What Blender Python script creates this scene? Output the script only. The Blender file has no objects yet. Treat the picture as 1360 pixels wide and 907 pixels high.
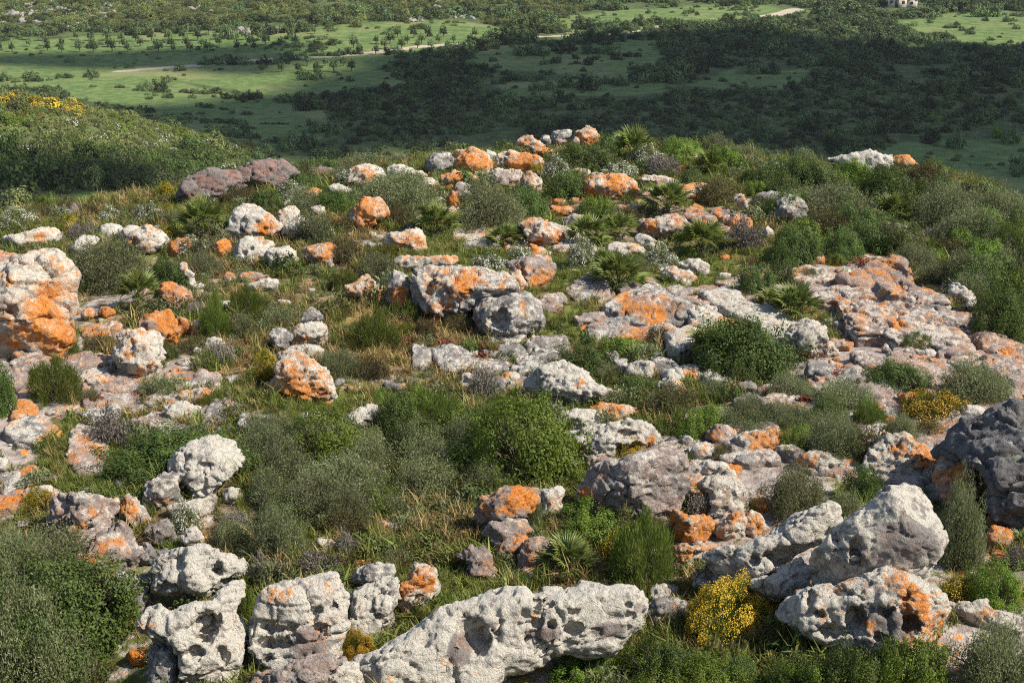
import bpy, math, random
import numpy as np
from mathutils import Vector, Matrix

# ------------------------------------------------------------------ camera, light, exposure
scene = bpy.context.scene
col = scene.collection
CAM_Z = 6.6
PITCH = math.radians(19.0)
LENS = 50.0
cam_data = bpy.data.cameras.new("camera")
cam_data.lens = LENS
cam_data.clip_start = 0.1
cam_data.clip_end = 9000
camera = bpy.data.objects.new("camera", cam_data)
camera.location = (0, 0, CAM_Z)
camera.rotation_euler = (math.radians(90) - PITCH, 0, 0)
col.objects.link(camera)
scene.camera = camera

SUN_EL = math.radians(46)
SUN_AZ = math.radians(107)          # clockwise from +Y (the view direction)
SUN_DIR = Vector((math.sin(SUN_AZ) * math.cos(SUN_EL), math.cos(SUN_AZ) * math.cos(SUN_EL), math.sin(SUN_EL)))
world = bpy.data.worlds.new("World")
scene.world = world
world.use_nodes = True
wn = world.node_tree
sky = wn.nodes.new("ShaderNodeTexSky")
sky.sky_type = 'NISHITA'
sky.sun_disc = False
sky.sun_elevation = SUN_EL
sky.sun_rotation = SUN_AZ
wn.links.new(sky.outputs[0], wn.nodes["Background"].inputs[0])
wn.nodes["Background"].inputs[1].default_value = 0.10
sun_data = bpy.data.lights.new("sun", 'SUN')
sun_data.energy = 5.0
sun_data.angle = math.radians(0.5)
sun_data.color = (1.0, 0.925, 0.79)
sun = bpy.data.objects.new("sun", sun_data)
sun.rotation_euler = SUN_DIR.to_track_quat('Z', 'Y').to_euler()
sun.location = (60, -20, 60)
col.objects.link(sun)
scene.view_settings.view_transform = 'Standard'
scene.view_settings.look = 'None'
scene.view_settings.exposure = 0.56
scene.view_settings.gamma = 1.0
scene.cycles.use_denoising = False
scene.cycles.filter_width = 1.1
scene.cycles.max_bounces = 6
scene.cycles.diffuse_bounces = 3
scene.cycles.transparent_max_bounces = 8

rng = np.random.default_rng(7)
random.seed(7)
FPX = LENS / 36.0 * 1360.0
CP, SP = math.cos(PITCH), math.sin(PITCH)
CAM = np.array([0.0, 0.0, CAM_Z])
FWD = np.array([0, CP, -SP]); UP = np.array([0, SP, CP]); RIGHT = np.array([1.0, 0, 0])

# ------------------------------------------------------------------ noise
_r = np.random.default_rng(3)
_PERM = _r.permutation(4096).astype(np.int64)
_VAL = (_r.random(4096) * 2 - 1).astype(np.float32)
def vnoise(x, y, z):
    x = np.asarray(x, dtype=np.float64); y = np.asarray(y, dtype=np.float64) + 0 * x; z = np.asarray(z, dtype=np.float64) + 0 * x
    xi = np.floor(x).astype(np.int64); yi = np.floor(y).astype(np.int64); zi = np.floor(z).astype(np.int64)
    fx = (x - xi).astype(np.float32); fy = (y - yi).astype(np.float32); fz = (z - zi).astype(np.float32)
    ux = fx * fx * fx * (fx * (fx * 6 - 15) + 10); uy = fy * fy * fy * (fy * (fy * 6 - 15) + 10); uz = fz * fz * fz * (fz * (fz * 6 - 15) + 10)
    a0 = _PERM[xi & 4095]; a1 = _PERM[(xi + 1) & 4095]
    def h(a, b, c): return _VAL[_PERM[(_PERM[(a + b) & 4095] + c) & 4095]]
    y1 = yi + 1; z1 = zi + 1
    c00 = h(a0, yi, zi) * (1 - ux) + h(a1, yi, zi) * ux
    c10 = h(a0, y1, zi) * (1 - ux) + h(a1, y1, zi) * ux
    c01 = h(a0, yi, z1) * (1 - ux) + h(a1, yi, z1) * ux
    c11 = h(a0, y1, z1) * (1 - ux) + h(a1, y1, z1) * ux
    return (c00 * (1 - uy) + c10 * uy) * (1 - uz) + (c01 * (1 - uy) + c11 * uy) * uz
def fbm(x, y, z, octaves=4, lac=2.07, gain=0.5):
    t = 0; a = 1.0; s = 0
    for i in range(octaves):
        t = t + a * vnoise(x + 17.3 * i, y - 9.1 * i, z + 5.7 * i); s += a; a *= gain
        x = x * lac; y = y * lac; z = z * lac
    return t / s
def facets3(x, y, z, seed=0):
    """broken-stone relief: every cell of a 3-D cell pattern is a tilted chip"""
    x = np.asarray(x, float) + seed * 1.31; y = np.asarray(y, float); z = np.asarray(z, float)
    xi = np.floor(x).astype(np.int64); yi = np.floor(y).astype(np.int64); zi = np.floor(z).astype(np.int64)
    best = np.full(x.shape, 1e9); val = np.zeros(x.shape); sec = np.full(x.shape, 1e9)
    for a in (-1, 0, 1):
        for b in (-1, 0, 1):
            for c in (-1, 0, 1):
                X = xi + a; Y = yi + b; Z = zi + c
                h = _PERM[(_PERM[(_PERM[X & 4095] + Y) & 4095] + Z) & 4095]
                dx = x - (X + .5 + .45 * _VAL[h]); dy = y - (Y + .5 + .45 * _VAL[(h * 7 + 11) & 4095]); dz = z - (Z + .5 + .45 * _VAL[(h * 13 + 5) & 4095])
                d = dx * dx + dy * dy + dz * dz
                v = dx * _VAL[(h * 3 + 1) & 4095] + dy * _VAL[(h * 5 + 2) & 4095] + dz * _VAL[(h * 11 + 3) & 4095] + .35 * _VAL[(h * 17 + 9) & 4095]
                m = d < best
                sec = np.where(m, best, np.minimum(sec, d))
                val = np.where(m, v, val); best = np.where(m, d, best)
    return val, np.sqrt(sec) - np.sqrt(best)
def sstep(a, b, x):
    t = np.clip((x - a) / (b - a), 0, 1); return t * t * (3 - 2 * t)

# ------------------------------------------------------------------ polygons
def poly_sd(poly, X, Y):
    """signed distance, negative inside"""
    P = np.asarray(poly, dtype=np.float64)
    d2 = np.full(X.shape, 1e18); inside = np.zeros(X.shape, bool)
    n = len(P)
    for i in range(n):
        x0, y0 = P[i]; x1, y1 = P[(i + 1) % n]
        ex, ey = x1 - x0, y1 - y0
        L = ex * ex + ey * ey + 1e-12
        t = np.clip(((X - x0) * ex + (Y - y0) * ey) / L, 0, 1)
        d2 = np.minimum(d2, (X - x0 - t * ex) ** 2 + (Y - y0 - t * ey) ** 2)
        c = ((y0 <= Y) & (y1 > Y)) | ((y1 <= Y) & (y0 > Y))
        if abs(ey) > 1e-12:
            inside ^= c & (X < x0 + (Y - y0) / ey * ex)
    d = np.sqrt(d2)
    return np.where(inside, -d, d)

# ------------------------------------------------------------------ pixel <-> world layout
def pix_dir(px, py):
    d = FWD[None] * FPX + RIGHT[None] * (np.atleast_1d(px) - 680.0)[:, None] - UP[None] * (np.atleast_1d(py) - 453.5)[:, None]
    return d / FPX                       # unit depth along FWD
def to_pix(P):
    v = np.asarray(P) - CAM
    dep = v @ FWD
    dep = np.where(dep < 0.1, 0.1, dep)
    return 680 + (v @ RIGHT) / dep * FPX, 453.5 - (v @ UP) / dep * FPX, dep
def on_plane(px, py, z=0.0):
    d = pix_dir(px, py)
    t = (z - CAM_Z) / d[:, 2]
    return CAM[None] + d * t[:, None]

# ------------------------------------------------------------------ terrain
_edge_px = np.array([(-420, 372), (-150, 325), (0, 300), (60, 288), (170, 266), (230, 262), (330, 248), (400, 240), (470, 238), (520, 228), (560, 226), (610, 216), (650, 214),
                     (690, 203), (740, 201), (800, 201), (860, 208), (900, 206), (960, 214), (1010, 232), (1060, 230), (1110, 236), (1225, 244), (1290, 284), (1372, 342), (1480, 400), (1700, 480)], float)
_edge = on_plane(_edge_px[:, 0], _edge_px[:, 1])[:, :2]
EDGE = np.vstack([_edge, [(26, 6), (30, -60), (-30, -60), (-26, 6)]])
def valley(x, y):
    z = -35.0 + 1.6 * vnoise(x / 90.0, y / 70.0, 1.5) + 0.5 * vnoise(x / 23.0, y / 23.0, 7.5)
    z = z + 9.5 * sstep(-30, -72, x) * np.exp(-((y - 188) / np.where(y < 188, 17.0, 30.0)) ** 2)       # the near left hill
    z = z + 4.5 * sstep(-8, -26, x) * sstep(195, 160, y)                                              # meadow at its foot
    z = z + 0.055 * np.clip(y - 330, 0, None) * sstep(0, -70, x) * sstep(600, 400, y)
    z = z + 62.0 * sstep(500, 1500, y) + 14.0 * sstep(600, 1200, y) * vnoise(x / 300.0, y / 300.0, 4.4)
    return z
def H(x, y):
    x = np.asarray(x, float); y = np.asarray(y, float)
    d = poly_sd(EDGE, x, y)
    k = 0.22 * vnoise(x / 4.3, y / 4.3, 3.3) + 0.10 * vnoise(x / 1.6, y / 1.6, 9.3) + 0.03 * vnoise(x / 0.5, y / 0.5, 2.3)
    k = k + 5.0 * sstep(8.5, -2.5, y)
    k = k - 0.75 * np.exp(-(((x + 3.9) / 1.25) ** 2 + ((y - 11.0) / 1.6) ** 2))
    out = np.clip(d, 0, None)
    k = k - (np.sqrt(out ** 2 + 4.0) - 2.0) * 0.62
    v = valley(x, y)
    w = 3.0
    hh = np.clip(0.5 + 0.5 * (k - v) / w, 0, 1)
    return v * (1 - hh) + k * hh + w * hh * (1 - hh)
_T = np.geomspace(5.0, 1500.0, 900)
def hit(px, py):
    """where the ray through photo pixel (px, py) meets the ground"""
    px = np.atleast_1d(np.asarray(px, float)); py = np.atleast_1d(np.asarray(py, float))
    d = pix_dir(px, py)
    P = CAM[None, None] + d[:, None, :] * _T[None, :, None]
    below = P[..., 2] < H(P[..., 0], P[..., 1])
    i = np.argmax(below, axis=1); i = np.where(below.any(axis=1), np.maximum(i, 1), len(_T) - 1)
    lo = _T[i - 1]; hi = _T[i]
    for _ in range(14):
        m = 0.5 * (lo + hi)
        Q = CAM[None] + d * m[:, None]
        b = Q[:, 2] < H(Q[:, 0], Q[:, 1])
        hi = np.where(b, m, hi); lo = np.where(b, lo, m)
    return CAM[None] + d * hi[:, None]

def near_hit(px, py):
    """like hit, but for things on the knoll: step down the photo until the ray meets the knoll itself"""
    for k in range(60):
        B = hit([px], [py])[0]
        if B[1] < 46 and poly_sd(EDGE, B[:1], B[1:2])[0] < 1.6: return B
        py += 1.5
    return B
# ------------------------------------------------------------------ mesh helpers
def mesh_from(name, V, F, mats, smooth=True, attrs=None, mat_idx=None):
    me = bpy.data.meshes.new(name)
    V = np.ascontiguousarray(V, dtype=np.float32); F = np.ascontiguousarray(F, dtype=np.int32)
    k = F.shape[1]
    me.vertices.add(len(V)); me.vertices.foreach_set("co", V.ravel())
    me.loops.add(F.size); me.loops.foreach_set("vertex_index", F.ravel())
    me.polygons.add(len(F))
    me.polygons.foreach_set("loop_start", np.arange(0, F.size, k, dtype=np.int32))
    me.polygons.foreach_set("loop_total", np.full(len(F), k, dtype=np.int32))
    for m in (mats if isinstance(mats, (list, tuple)) else [mats]): me.materials.append(m)
    if mat_idx is not None: me.polygons.foreach_set("material_index", np.ascontiguousarray(mat_idx, dtype=np.int32))
    me.update(calc_edges=True)
    if smooth: me.polygons.foreach_set("use_smooth", np.ones(len(F), bool))
    for k_, a in (attrs or {}).items():
        a = np.asarray(a, dtype=np.float32)
        if a.ndim == 1:
            at = me.attributes.new(k_, 'FLOAT', 'POINT'); at.data.foreach_set("value", a)
        else:
            at = me.attributes.new(k_, 'FLOAT_COLOR', 'POINT'); at.data.foreach_set("color", np.hstack([a, np.ones((len(a), 1), np.float32)]).ravel())
    return me
def link(name, me, parent=None, loc=None):
    o = bpy.data.objects.new(name, me); col.objects.link(o)
    if parent: o.parent = parent
    if loc is not None: o.location = [float(c) for c in loc]
    return o
LABELS = {}
def tag(o, label=None, cat=None, group=None, kind=None):
    if label:
        o["label"] = label
        LABELS.setdefault(label, []).append((o.name, group))
    if cat: o["category"] = cat
    if group: o["group"] = group
    if kind: o["kind"] = kind
    return o

# ------------------------------------------------------------------ implicit surfaces -> quads
def surface_nets(f, origin, cell):
    nx, ny, nz = f.shape
    s = f < 0
    cs = np.zeros((nx - 1, ny - 1, nz - 1), np.int8)
    for a in (0, 1):
        for b in (0, 1):
            for c in (0, 1):
                cs += s[a:nx - 1 + a, b:ny - 1 + b, c:nz - 1 + c]
    act = (cs > 0) & (cs < 8)
    I, J, K = np.nonzero(act)
    if len(I) == 0: return np.zeros((0, 3)), np.zeros((0, 4), int)
    idx = np.full(act.shape, -1, np.int64); idx[I, J, K] = np.arange(len(I))
    acc = np.zeros((len(I), 3)); cnt = np.zeros(len(I))
    corners = [(a, b, c) for a in (0, 1) for b in (0, 1) for c in (0, 1)]
    for p in corners:
        for ax in range(3):
            if p[ax]: continue
            q = list(p); q[ax] = 1
            f0 = f[I + p[0], J + p[1], K + p[2]]; f1 = f[I + q[0], J + q[1], K + q[2]]
            m = (f0 < 0) != (f1 < 0)
            t = np.where(m, f0 / np.where(m, f0 - f1, 1), 0)
            for d in range(3):
                acc[:, d] += m * (p[d] + (t if d == ax else 0))
            cnt += m
    V = (acc / cnt[:, None] + np.stack([I, J, K], 1)) * np.asarray(cell) + np.asarray(origin)
    quads = []
    for ax in range(3):
        u, v = [(1, 2), (2, 0), (0, 1)][ax]
        sl0 = [slice(None)] * 3; sl1 = [slice(None)] * 3
        sl0[ax] = slice(0, -1); sl1[ax] = slice(1, None)
        a = s[tuple(sl0)]; b = s[tuple(sl1)]
        e = np.stack(np.nonzero(a != b), 1)
        ok = (e[:, u] > 0) & (e[:, v] > 0) & (e[:, u] < f.shape[u] - 1) & (e[:, v] < f.shape[v] - 1)
        e = e[ok]
        fl = a[tuple(e.T)]
        def at(du, dv):
            g = e.copy(); g[:, u] -= du; g[:, v] -= dv
            return idx[g[:, 0], g[:, 1], g[:, 2]]
        q = np.stack([at(1, 1), at(0, 1), at(0, 0), at(1, 0)], 1)
        q = np.where(fl[:, None], q, q[:, ::-1])
        quads.append(q)
    Q = np.vstack(quads)
    Q = Q[(Q >= 0).all(1)]
    return V, Q
def vert_normals(V, Q):
    n = np.cross(V[Q[:, 2]] - V[Q[:, 0]], V[Q[:, 3]] - V[Q[:, 1]])
    N = np.zeros_like(V)
    for i in range(4): np.add.at(N, Q[:, i], n)
    return N / (np.linalg.norm(N, axis=1, keepdims=True) + 1e-12)
# ------------------------------------------------------------------ materials
class N:
    def __init__(s, name, disp=False):
        s.m = bpy.data.materials.new(name); s.m.use_nodes = True
        s.t = s.m.node_tree; s.n = s.t.nodes; s.b = s.n["Principled BSDF"]; s.out = s.n["Material Output"]
    def new(s, ty, **kw):
        x = s.n.new(ty)
        for k, v in kw.items(): setattr(x, k, v)
        return x
    def set(s, sock, v):
        if isinstance(v, bpy.types.NodeSocket): s.t.links.new(v, sock)
        elif v is not None:
            if sock.type == 'RGBA' and len(v) == 3: v = (*v, 1)
            sock.default_value = v
    def math(s, op, a, b=None, clamp=False):
        x = s.new("ShaderNodeMath", operation=op, use_clamp=clamp); s.set(x.inputs[0], a)
        if b is not None: s.set(x.inputs[1], b)
        return x.outputs[0]
    def mix(s, f, a, b, blend='MIX'):
        x = s.new("ShaderNodeMix", data_type='RGBA', blend_type=blend)
        s.set(x.inputs[0], f); s.set(x.inputs[6], a); s.set(x.inputs[7], b)
        return x.outputs[2]
    def noise(s, vec, scale, detail=4, rough=0.55, dist=0.0):
        x = s.new("ShaderNodeTexNoise"); s.set(x.inputs["Vector"], vec)
        x.inputs["Scale"].default_value = scale; x.inputs["Detail"].default_value = detail
        x.inputs["Roughness"].default_value = rough; x.inputs["Distortion"].default_value = dist
        return x.outputs["Fac"]
    def vor(s, vec, scale, feature='F1', rnd=1.0):
        x = s.new("ShaderNodeTexVoronoi", feature=feature); s.set(x.inputs["Vector"], vec)
        x.inputs["Scale"].default_value = scale; x.inputs["Randomness"].default_value = rnd
        return x.outputs["Distance"]
    def ramp(s, v, a, b, lo=0.0, hi=1.0):
        x = s.new("ShaderNodeMapRange"); x.interpolation_type = 'SMOOTHSTEP'
        s.set(x.inputs[0], v); s.set(x.inputs[1], a); s.set(x.inputs[2], b); s.set(x.inputs[3], lo); s.set(x.inputs[4], hi)
        return x.outputs[0]
    def attr(s, name, kind='GEOMETRY', out="Fac"):
        x = s.new("ShaderNodeAttribute", attribute_name=name, attribute_type=kind); return x.outputs[out]
    def bump(s, h, strength, dist, nrm=None):
        x = s.new("ShaderNodeBump"); x.inputs["Strength"].default_value = strength; x.inputs["Distance"].default_value = dist
        s.set(x.inputs["Height"], h)
        if nrm is not None: s.set(x.inputs["Normal"], nrm)
        return x.outputs[0]

def rock_material():
    k = N("lichened_rock")
    pos = k.new("ShaderNodeNewGeometry").outputs["Position"]
    base = k.attr("tone", out="Color")
    pale = k.attr("pale"); lich = k.attr("lichen")
    nl = k.noise(pos, 1.7, 5, 0.6); nm = k.noise(pos, 7.0, 6, 0.65, 0.3); nf = k.noise(pos, 34.0, 5, 0.7); nx = k.noise(pos, 130.0, 3, 0.7)
    n0 = k.noise(pos, 3.0, 7, 0.68, 0.35); n9 = k.noise(pos, 14.0, 6, 0.75, 0.2)
    # bare stone: warm and cool drift, fine grain
    c = k.mix(k.ramp(nm, 0.34, 0.66), k.mix(1.0, base, (0.60, 0.56, 0.55), 'MULTIPLY'), base)
    c = k.mix(k.ramp(nl, 0.45, 0.68, 0.0, 0.55), c, k.mix(1.0, c, (0.98, 0.80, 0.74), 'MULTIPLY'))
    # grey weathering in big ragged areas
    wm = k.math('SUBTRACT', k.math('ADD', n0, k.math('MULTIPLY', n9, 0.35)), k.math('MULTIPLY', pale, 0.10))
    c = k.mix(k.ramp(wm, 0.62, 0.76, 0.0, 0.75), c, k.mix(n9, (0.13, 0.125, 0.12), (0.36, 0.35, 0.34)))
    # pale crust lichen in blotches with ragged rims
    pm = k.math('ADD', k.math('ADD', k.math('MULTIPLY', nm, 0.85), k.math('MULTIPLY', n9, 0.85)), k.math('MULTIPLY', pale, 0.45))
    pcol = k.mix(nf, (0.55, 0.515, 0.44), (0.86, 0.815, 0.725))
    c = k.mix(k.ramp(pm, 1.01, 1.13, 0.0, 0.92), c, pcol)
    # a little yellow-green crust
    gm = k.noise(pos, 3.1, 5, 0.65)
    c = k.mix(k.ramp(gm, 0.62, 0.74, 0.0, 0.35), c, (0.50, 0.49, 0.27))
    # fine grey speckle: shade of tiny pits put into the colour
    c = k.mix(k.ramp(k.math('ADD', n9, k.math('MULTIPLY', nf, 0.5)), 0.80, 0.94, 0.0, 0.45), c, (0.27, 0.26, 0.245))
    # black specks and weather stains
    dk = k.noise(pos, 10.0, 8, 0.82, 0.5)
    c = k.mix(k.ramp(dk, 0.575, 0.67, 0.0, 0.75), c, (0.085, 0.08, 0.075))
    sp = k.vor(pos, 46.0)
    c = k.mix(k.math('MULTIPLY', k.ramp(sp, 0.22, 0.10), k.ramp(nm, 0.46, 0.58, 0.0, 0.45)), c, (0.07, 0.065, 0.06))
    # orange lichen: thalli that meet in ragged patches
    on = k.math('ADD', k.math('MULTIPLY', k.noise(pos, 4.4, 8, 0.74, 0.5), 1.0), k.math('MULTIPLY', nf, 0.42))
    om = k.math('ADD', k.math('ADD', k.math('MULTIPLY', on, 1.9), k.math('MULTIPLY', k.math('ADD', n9, nf), 0.55)), k.math('MULTIPLY', lich, 0.66))
    f_or = k.ramp(om, 2.03, 2.24, 0.0, 0.94)
    ocol = k.mix(k.ramp(nf, 0.35, 0.68), (0.58, 0.155, 0.012), (0.88, 0.325, 0.030))
    ocol = k.mix(k.ramp(dk, 0.57, 0.66, 0.0, 0.6), ocol, (0.26, 0.12, 0.05))
    ocol = k.mix(k.ramp(n9, 0.53, 0.62, 0.0, 0.35), ocol, (0.70, 0.48, 0.30))
    ocol = k.mix(k.ramp(nx, 0.55, 0.72, 0.0, 0.6), ocol, (0.72, 0.52, 0.30))
    f_or = k.math('MULTIPLY', f_or, k.ramp(k.noise(pos, 8.0, 7, 0.8, 0.3), 0.38, 0.50, 0.42, 1.0))
    c = k.mix(f_or, c, ocol)
    # grain
    c = k.mix(k.ramp(nx, 0.25, 0.62), k.mix(1.0, c, (0.74, 0.73, 0.72), 'MULTIPLY'), c)
    k.set(k.b.inputs["Base Color"], c)
    k.b.inputs["Roughness"].default_value = 0.92
    k.b.inputs["Specular IOR Level"].default_value = 0.18
    pit = k.vor(pos, 15.0); 
    h = k.math('ADD', k.math('MULTIPLY', n9, 0.9), k.math('ADD', k.math('MULTIPLY', nf, 0.65), k.math('MULTIPLY', nx, 0.22)))
    h = k.math('ADD', h, k.math('MULTIPLY', k.ramp(pit, 0.02, 0.30), 0.10))
    ck = k.new("ShaderNodeTexVoronoi", feature='DISTANCE_TO_EDGE'); ck.inputs["Scale"].default_value = 2.6
    wv = k.new("ShaderNodeVectorMath", operation='ADD'); k.set(wv.inputs[0], pos)
    nc = k.new("ShaderNodeTexNoise"); nc.inputs["Scale"].default_value = 5.0; k.set(nc.inputs["Vector"], pos)
    sc_ = k.new("ShaderNodeVectorMath", operation='SCALE'); k.set(sc_.inputs[0], nc.outputs["Color"]); sc_.inputs["Scale"].default_value = 0.25
    k.set(wv.inputs[1], sc_.outputs[0]); k.set(ck.inputs["Vector"], wv.outputs[0])
    h = k.math('ADD', h, k.math('MULTIPLY', k.ramp(ck.outputs["Distance"], 0.0, 0.03), 0.10))
    k.set(k.b.inputs["Normal"], k.bump(h, 1.0, 0.055))
    return k.m

def leaf_material(name, c0, c1, transl=0.3, rough=0.55, vary=0.35, spec=0.25):
    k = N(name)
    t = k.attr("tint")
    oi = k.new("ShaderNodeObjectInfo").outputs["Random"]
    c = k.mix(t, c0, c1)
    hs = k.new("ShaderNodeHueSaturation"); k.set(hs.inputs["Color"], c)
    k.set(hs.inputs["Value"], k.ramp(oi, 0, 1, 1 - vary * 0.6, 1 + vary * 0.6)); k.set(hs.inputs["Hue"], k.ramp(oi, 0, 1, 0.485, 0.51))
    k.set(k.b.inputs["Base Color"], hs.outputs[0]); k.b.inputs["Roughness"].default_value = rough
    k.b.inputs["Specular IOR Level"].default_value = spec
    tr = k.new("ShaderNodeBsdfTranslucent"); k.set(tr.inputs["Color"], hs.outputs[0])
    mx = k.new("ShaderNodeMixShader"); mx.inputs[0].default_value = transl
    k.t.links.new(k.b.outputs[0], mx.inputs[1]); k.t.links.new(tr.outputs[0], mx.inputs[2]); k.t.links.new(mx.outputs[0], k.out.inputs[0])
    return k.m
def plain(name, colr, rough=0.85, scale=8.0, var=0.3):
    k = N(name)
    pos = k.new("ShaderNodeNewGeometry").outputs["Position"]
    n = k.noise(pos, scale, 5, 0.6)
    c = k.mix(k.ramp(n, 0.3, 0.7), tuple(v * (1 - var) for v in colr), tuple(min(1, v * (1 + var)) for v in colr))
    k.set(k.b.inputs["Base Color"], c); k.b.inputs["Roughness"].default_value = rough; k.b.inputs["Specular IOR Level"].default_value = 0.2
    k.set(k.b.inputs["Normal"], k.bump(n, 0.4, 0.02))
    return k.m

def ground_material():
    k = N("ground_cover")
    pos = k.new("ShaderNodeNewGeometry").outputs["Position"]
    far = k.attr("far"); lush = k.attr("lush"); bare = k.attr("bare"); trk = k.attr("track"); scrub = k.attr("scrub")
    n1 = k.noise(pos, 0.9, 6, 0.6); n2 = k.noise(pos, 6.0, 6, 0.65); n3 = k.noise(pos, 40.0, 4, 0.7)
    soil = k.mix(k.ramp(n2, 0.35, 0.65), (0.10, 0.066, 0.040), (0.24, 0.17, 0.105))
    green = k.mix(k.ramp(n2, 0.3, 0.7), (0.070, 0.092, 0.020), (0.17, 0.18, 0.05))
    straw = k.mix(n3, (0.20, 0.14, 0.05), (0.36, 0.27, 0.10))
    stone = k.mix(k.ramp(n2, 0.35, 0.7), (0.24, 0.20, 0.18), (0.46, 0.41, 0.37))
    stone = k.mix(k.ramp(k.math('ADD', k.noise(pos, 3.0, 7, 0.7, 0.4), k.math('MULTIPLY', n3, 0.3)), 0.72, 0.80), stone, (0.66, 0.24, 0.04))
    near = k.mix(k.ramp(n1, 0.40, 0.60), soil, green)
    near = k.mix(k.ramp(k.noise(pos, 2.3, 5, 0.65), 0.52, 0.66), near, straw)
    near = k.mix(lush, near, green)
    near = k.mix(k.ramp(k.math('ADD', bare, k.math('MULTIPLY', k.math('SUBTRACT', n2, 0.5), 0.9)), 0.45, 0.6), near, stone)
    # valley floor: meadow, dim scrub floor, pale tracks
    f1 = k.noise(pos, 0.05, 6, 0.6); f2 = k.noise(pos, 0.45, 5, 0.7); f3 = k.noise(pos, 1.7, 5, 0.72)
    mead = k.mix(k.ramp(f2, 0.35, 0.68), (0.080, 0.135, 0.040), (0.170, 0.220, 0.078))
    mead = k.mix(k.ramp(f1, 0.50, 0.66, 0.0, 0.6), mead, (0.25, 0.24, 0.11))
    mead = k.mix(k.ramp(f3, 0.5, 0.75, 0.0, 0.6), mead, (0.075, 0.105, 0.038))
    scr = k.mix(k.ramp(f2, 0.35, 0.65), (0.045, 0.066, 0.026), (0.105, 0.132, 0.052))
    vc = k.mix(k.ramp(k.math('ADD', scrub, k.math('MULTIPLY', k.math('SUBTRACT', f2, 0.5), 0.8)), 0.35, 0.65), mead, scr)
    vc = k.mix(k.ramp(k.math('ADD', trk, k.math('MULTIPLY', k.math('SUBTRACT', f3, 0.5), 0.5)), 0.4, 0.62), vc, (0.42, 0.36, 0.27))
    c = k.mix(far, near, vc)
    k.set(k.b.inputs["Base Color"], c); k.b.inputs["Roughness"].default_value = 0.95; k.b.inputs["Specular IOR Level"].default_value = 0.1
    h = k.math('ADD', k.math('MULTIPLY', n2, 0.7), k.math('MULTIPLY', n3, 0.4))
    b1 = k.bump(h, 0.9, 0.05)
    k.set(k.b.inputs["Normal"], k.bump(k.math('ADD', k.math('MULTIPLY', f2, 1.0), f3), k.math('MULTIPLY', far, 1.0) if False else 0.35, 0.35, b1))
    return k.m

M_ROCK = rock_material()
M_GROUND = ground_material()
M_LEAF = {
 'dark':   leaf_material("dark_leaves", (0.036, 0.066, 0.014), (0.130, 0.185, 0.040)),
 'bright': leaf_material("bright_leaves", (0.075, 0.135, 0.016), (0.210, 0.290, 0.042), 0.35),
 'grey':   leaf_material("grey_green_leaves", (0.090, 0.112, 0.042), (0.270, 0.290, 0.145), 0.28),
 'broom':  leaf_material("broom_needles", (0.060, 0.095, 0.014), (0.185, 0.230, 0.045), 0.35),
 'gorse':  leaf_material("gorse_needles", (0.080, 0.105, 0.012), (0.220, 0.230, 0.030), 0.3),
 'twig':   leaf_material("dry_twigs", (0.115, 0.098, 0.078), (0.300, 0.270, 0.235), 0.1, 0.8),
 'palm':   leaf_material("palm_leaves", (0.075, 0.115, 0.018), (0.245, 0.285, 0.075), 0.3, 0.42, 0.3, 0.4),
 'grass':  leaf_material("green_grass", (0.095, 0.128, 0.022), (0.255, 0.275, 0.065), 0.35),
 'straw':  leaf_material("dry_grass", (0.200, 0.135, 0.050), (0.460, 0.350, 0.150), 0.3, 0.7),
 'brown':  leaf_material("brown_leaves", (0.060, 0.055, 0.018), (0.150, 0.135, 0.048), 0.25),
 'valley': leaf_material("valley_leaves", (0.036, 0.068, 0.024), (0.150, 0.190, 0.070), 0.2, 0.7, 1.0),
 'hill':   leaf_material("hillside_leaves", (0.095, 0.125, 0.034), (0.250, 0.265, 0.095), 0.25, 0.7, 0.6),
 'red':    leaf_material("red_stonecrop", (0.10, 0.022, 0.014), (0.24, 0.06, 0.035), 0.2),
}
M_YEL = leaf_material("yellow_flowers", (0.42, 0.27, 0.015), (0.66, 0.45, 0.05), 0.25)
M_WHI = leaf_material("white_flowers", (0.62, 0.62, 0.56), (0.82, 0.82, 0.78), 0.25)
M_BARK = plain("grey_bark", (0.15, 0.12, 0.095), 0.9, 20)
# ------------------------------------------------------------------ rocks
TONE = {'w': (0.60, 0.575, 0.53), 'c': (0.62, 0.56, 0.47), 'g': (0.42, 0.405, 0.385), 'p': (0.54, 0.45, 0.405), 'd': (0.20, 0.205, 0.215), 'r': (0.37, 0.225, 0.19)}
PALE = {'w': 0.62, 'c': 0.45, 'g': 0.25, 'p': 0.16, 'd': 0.0, 'r': -0.45}
RPX = 1024 / 1360.0
N_TRI = [0]
def seg_dist(pts, X, Y):
    d = np.full(X.shape, 1e9)
    for (x0, y0), (x1, y1) in zip(pts[:-1], pts[1:]):
        ex, ey = x1 - x0, y1 - y0
        t = np.clip(((X - x0) * ex + (Y - y0) * ey) / (ex * ex + ey * ey + 1e-9), 0, 1)
        d = np.minimum(d, np.hypot(X - x0 - t * ex, Y - y0 - t * ey))
    return d
def smax(a, b, k):
    h = np.clip(0.5 + 0.5 * (a - b) / k, 0, 1)
    return b * (1 - h) + a * h + k * h * (1 - h)
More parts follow.
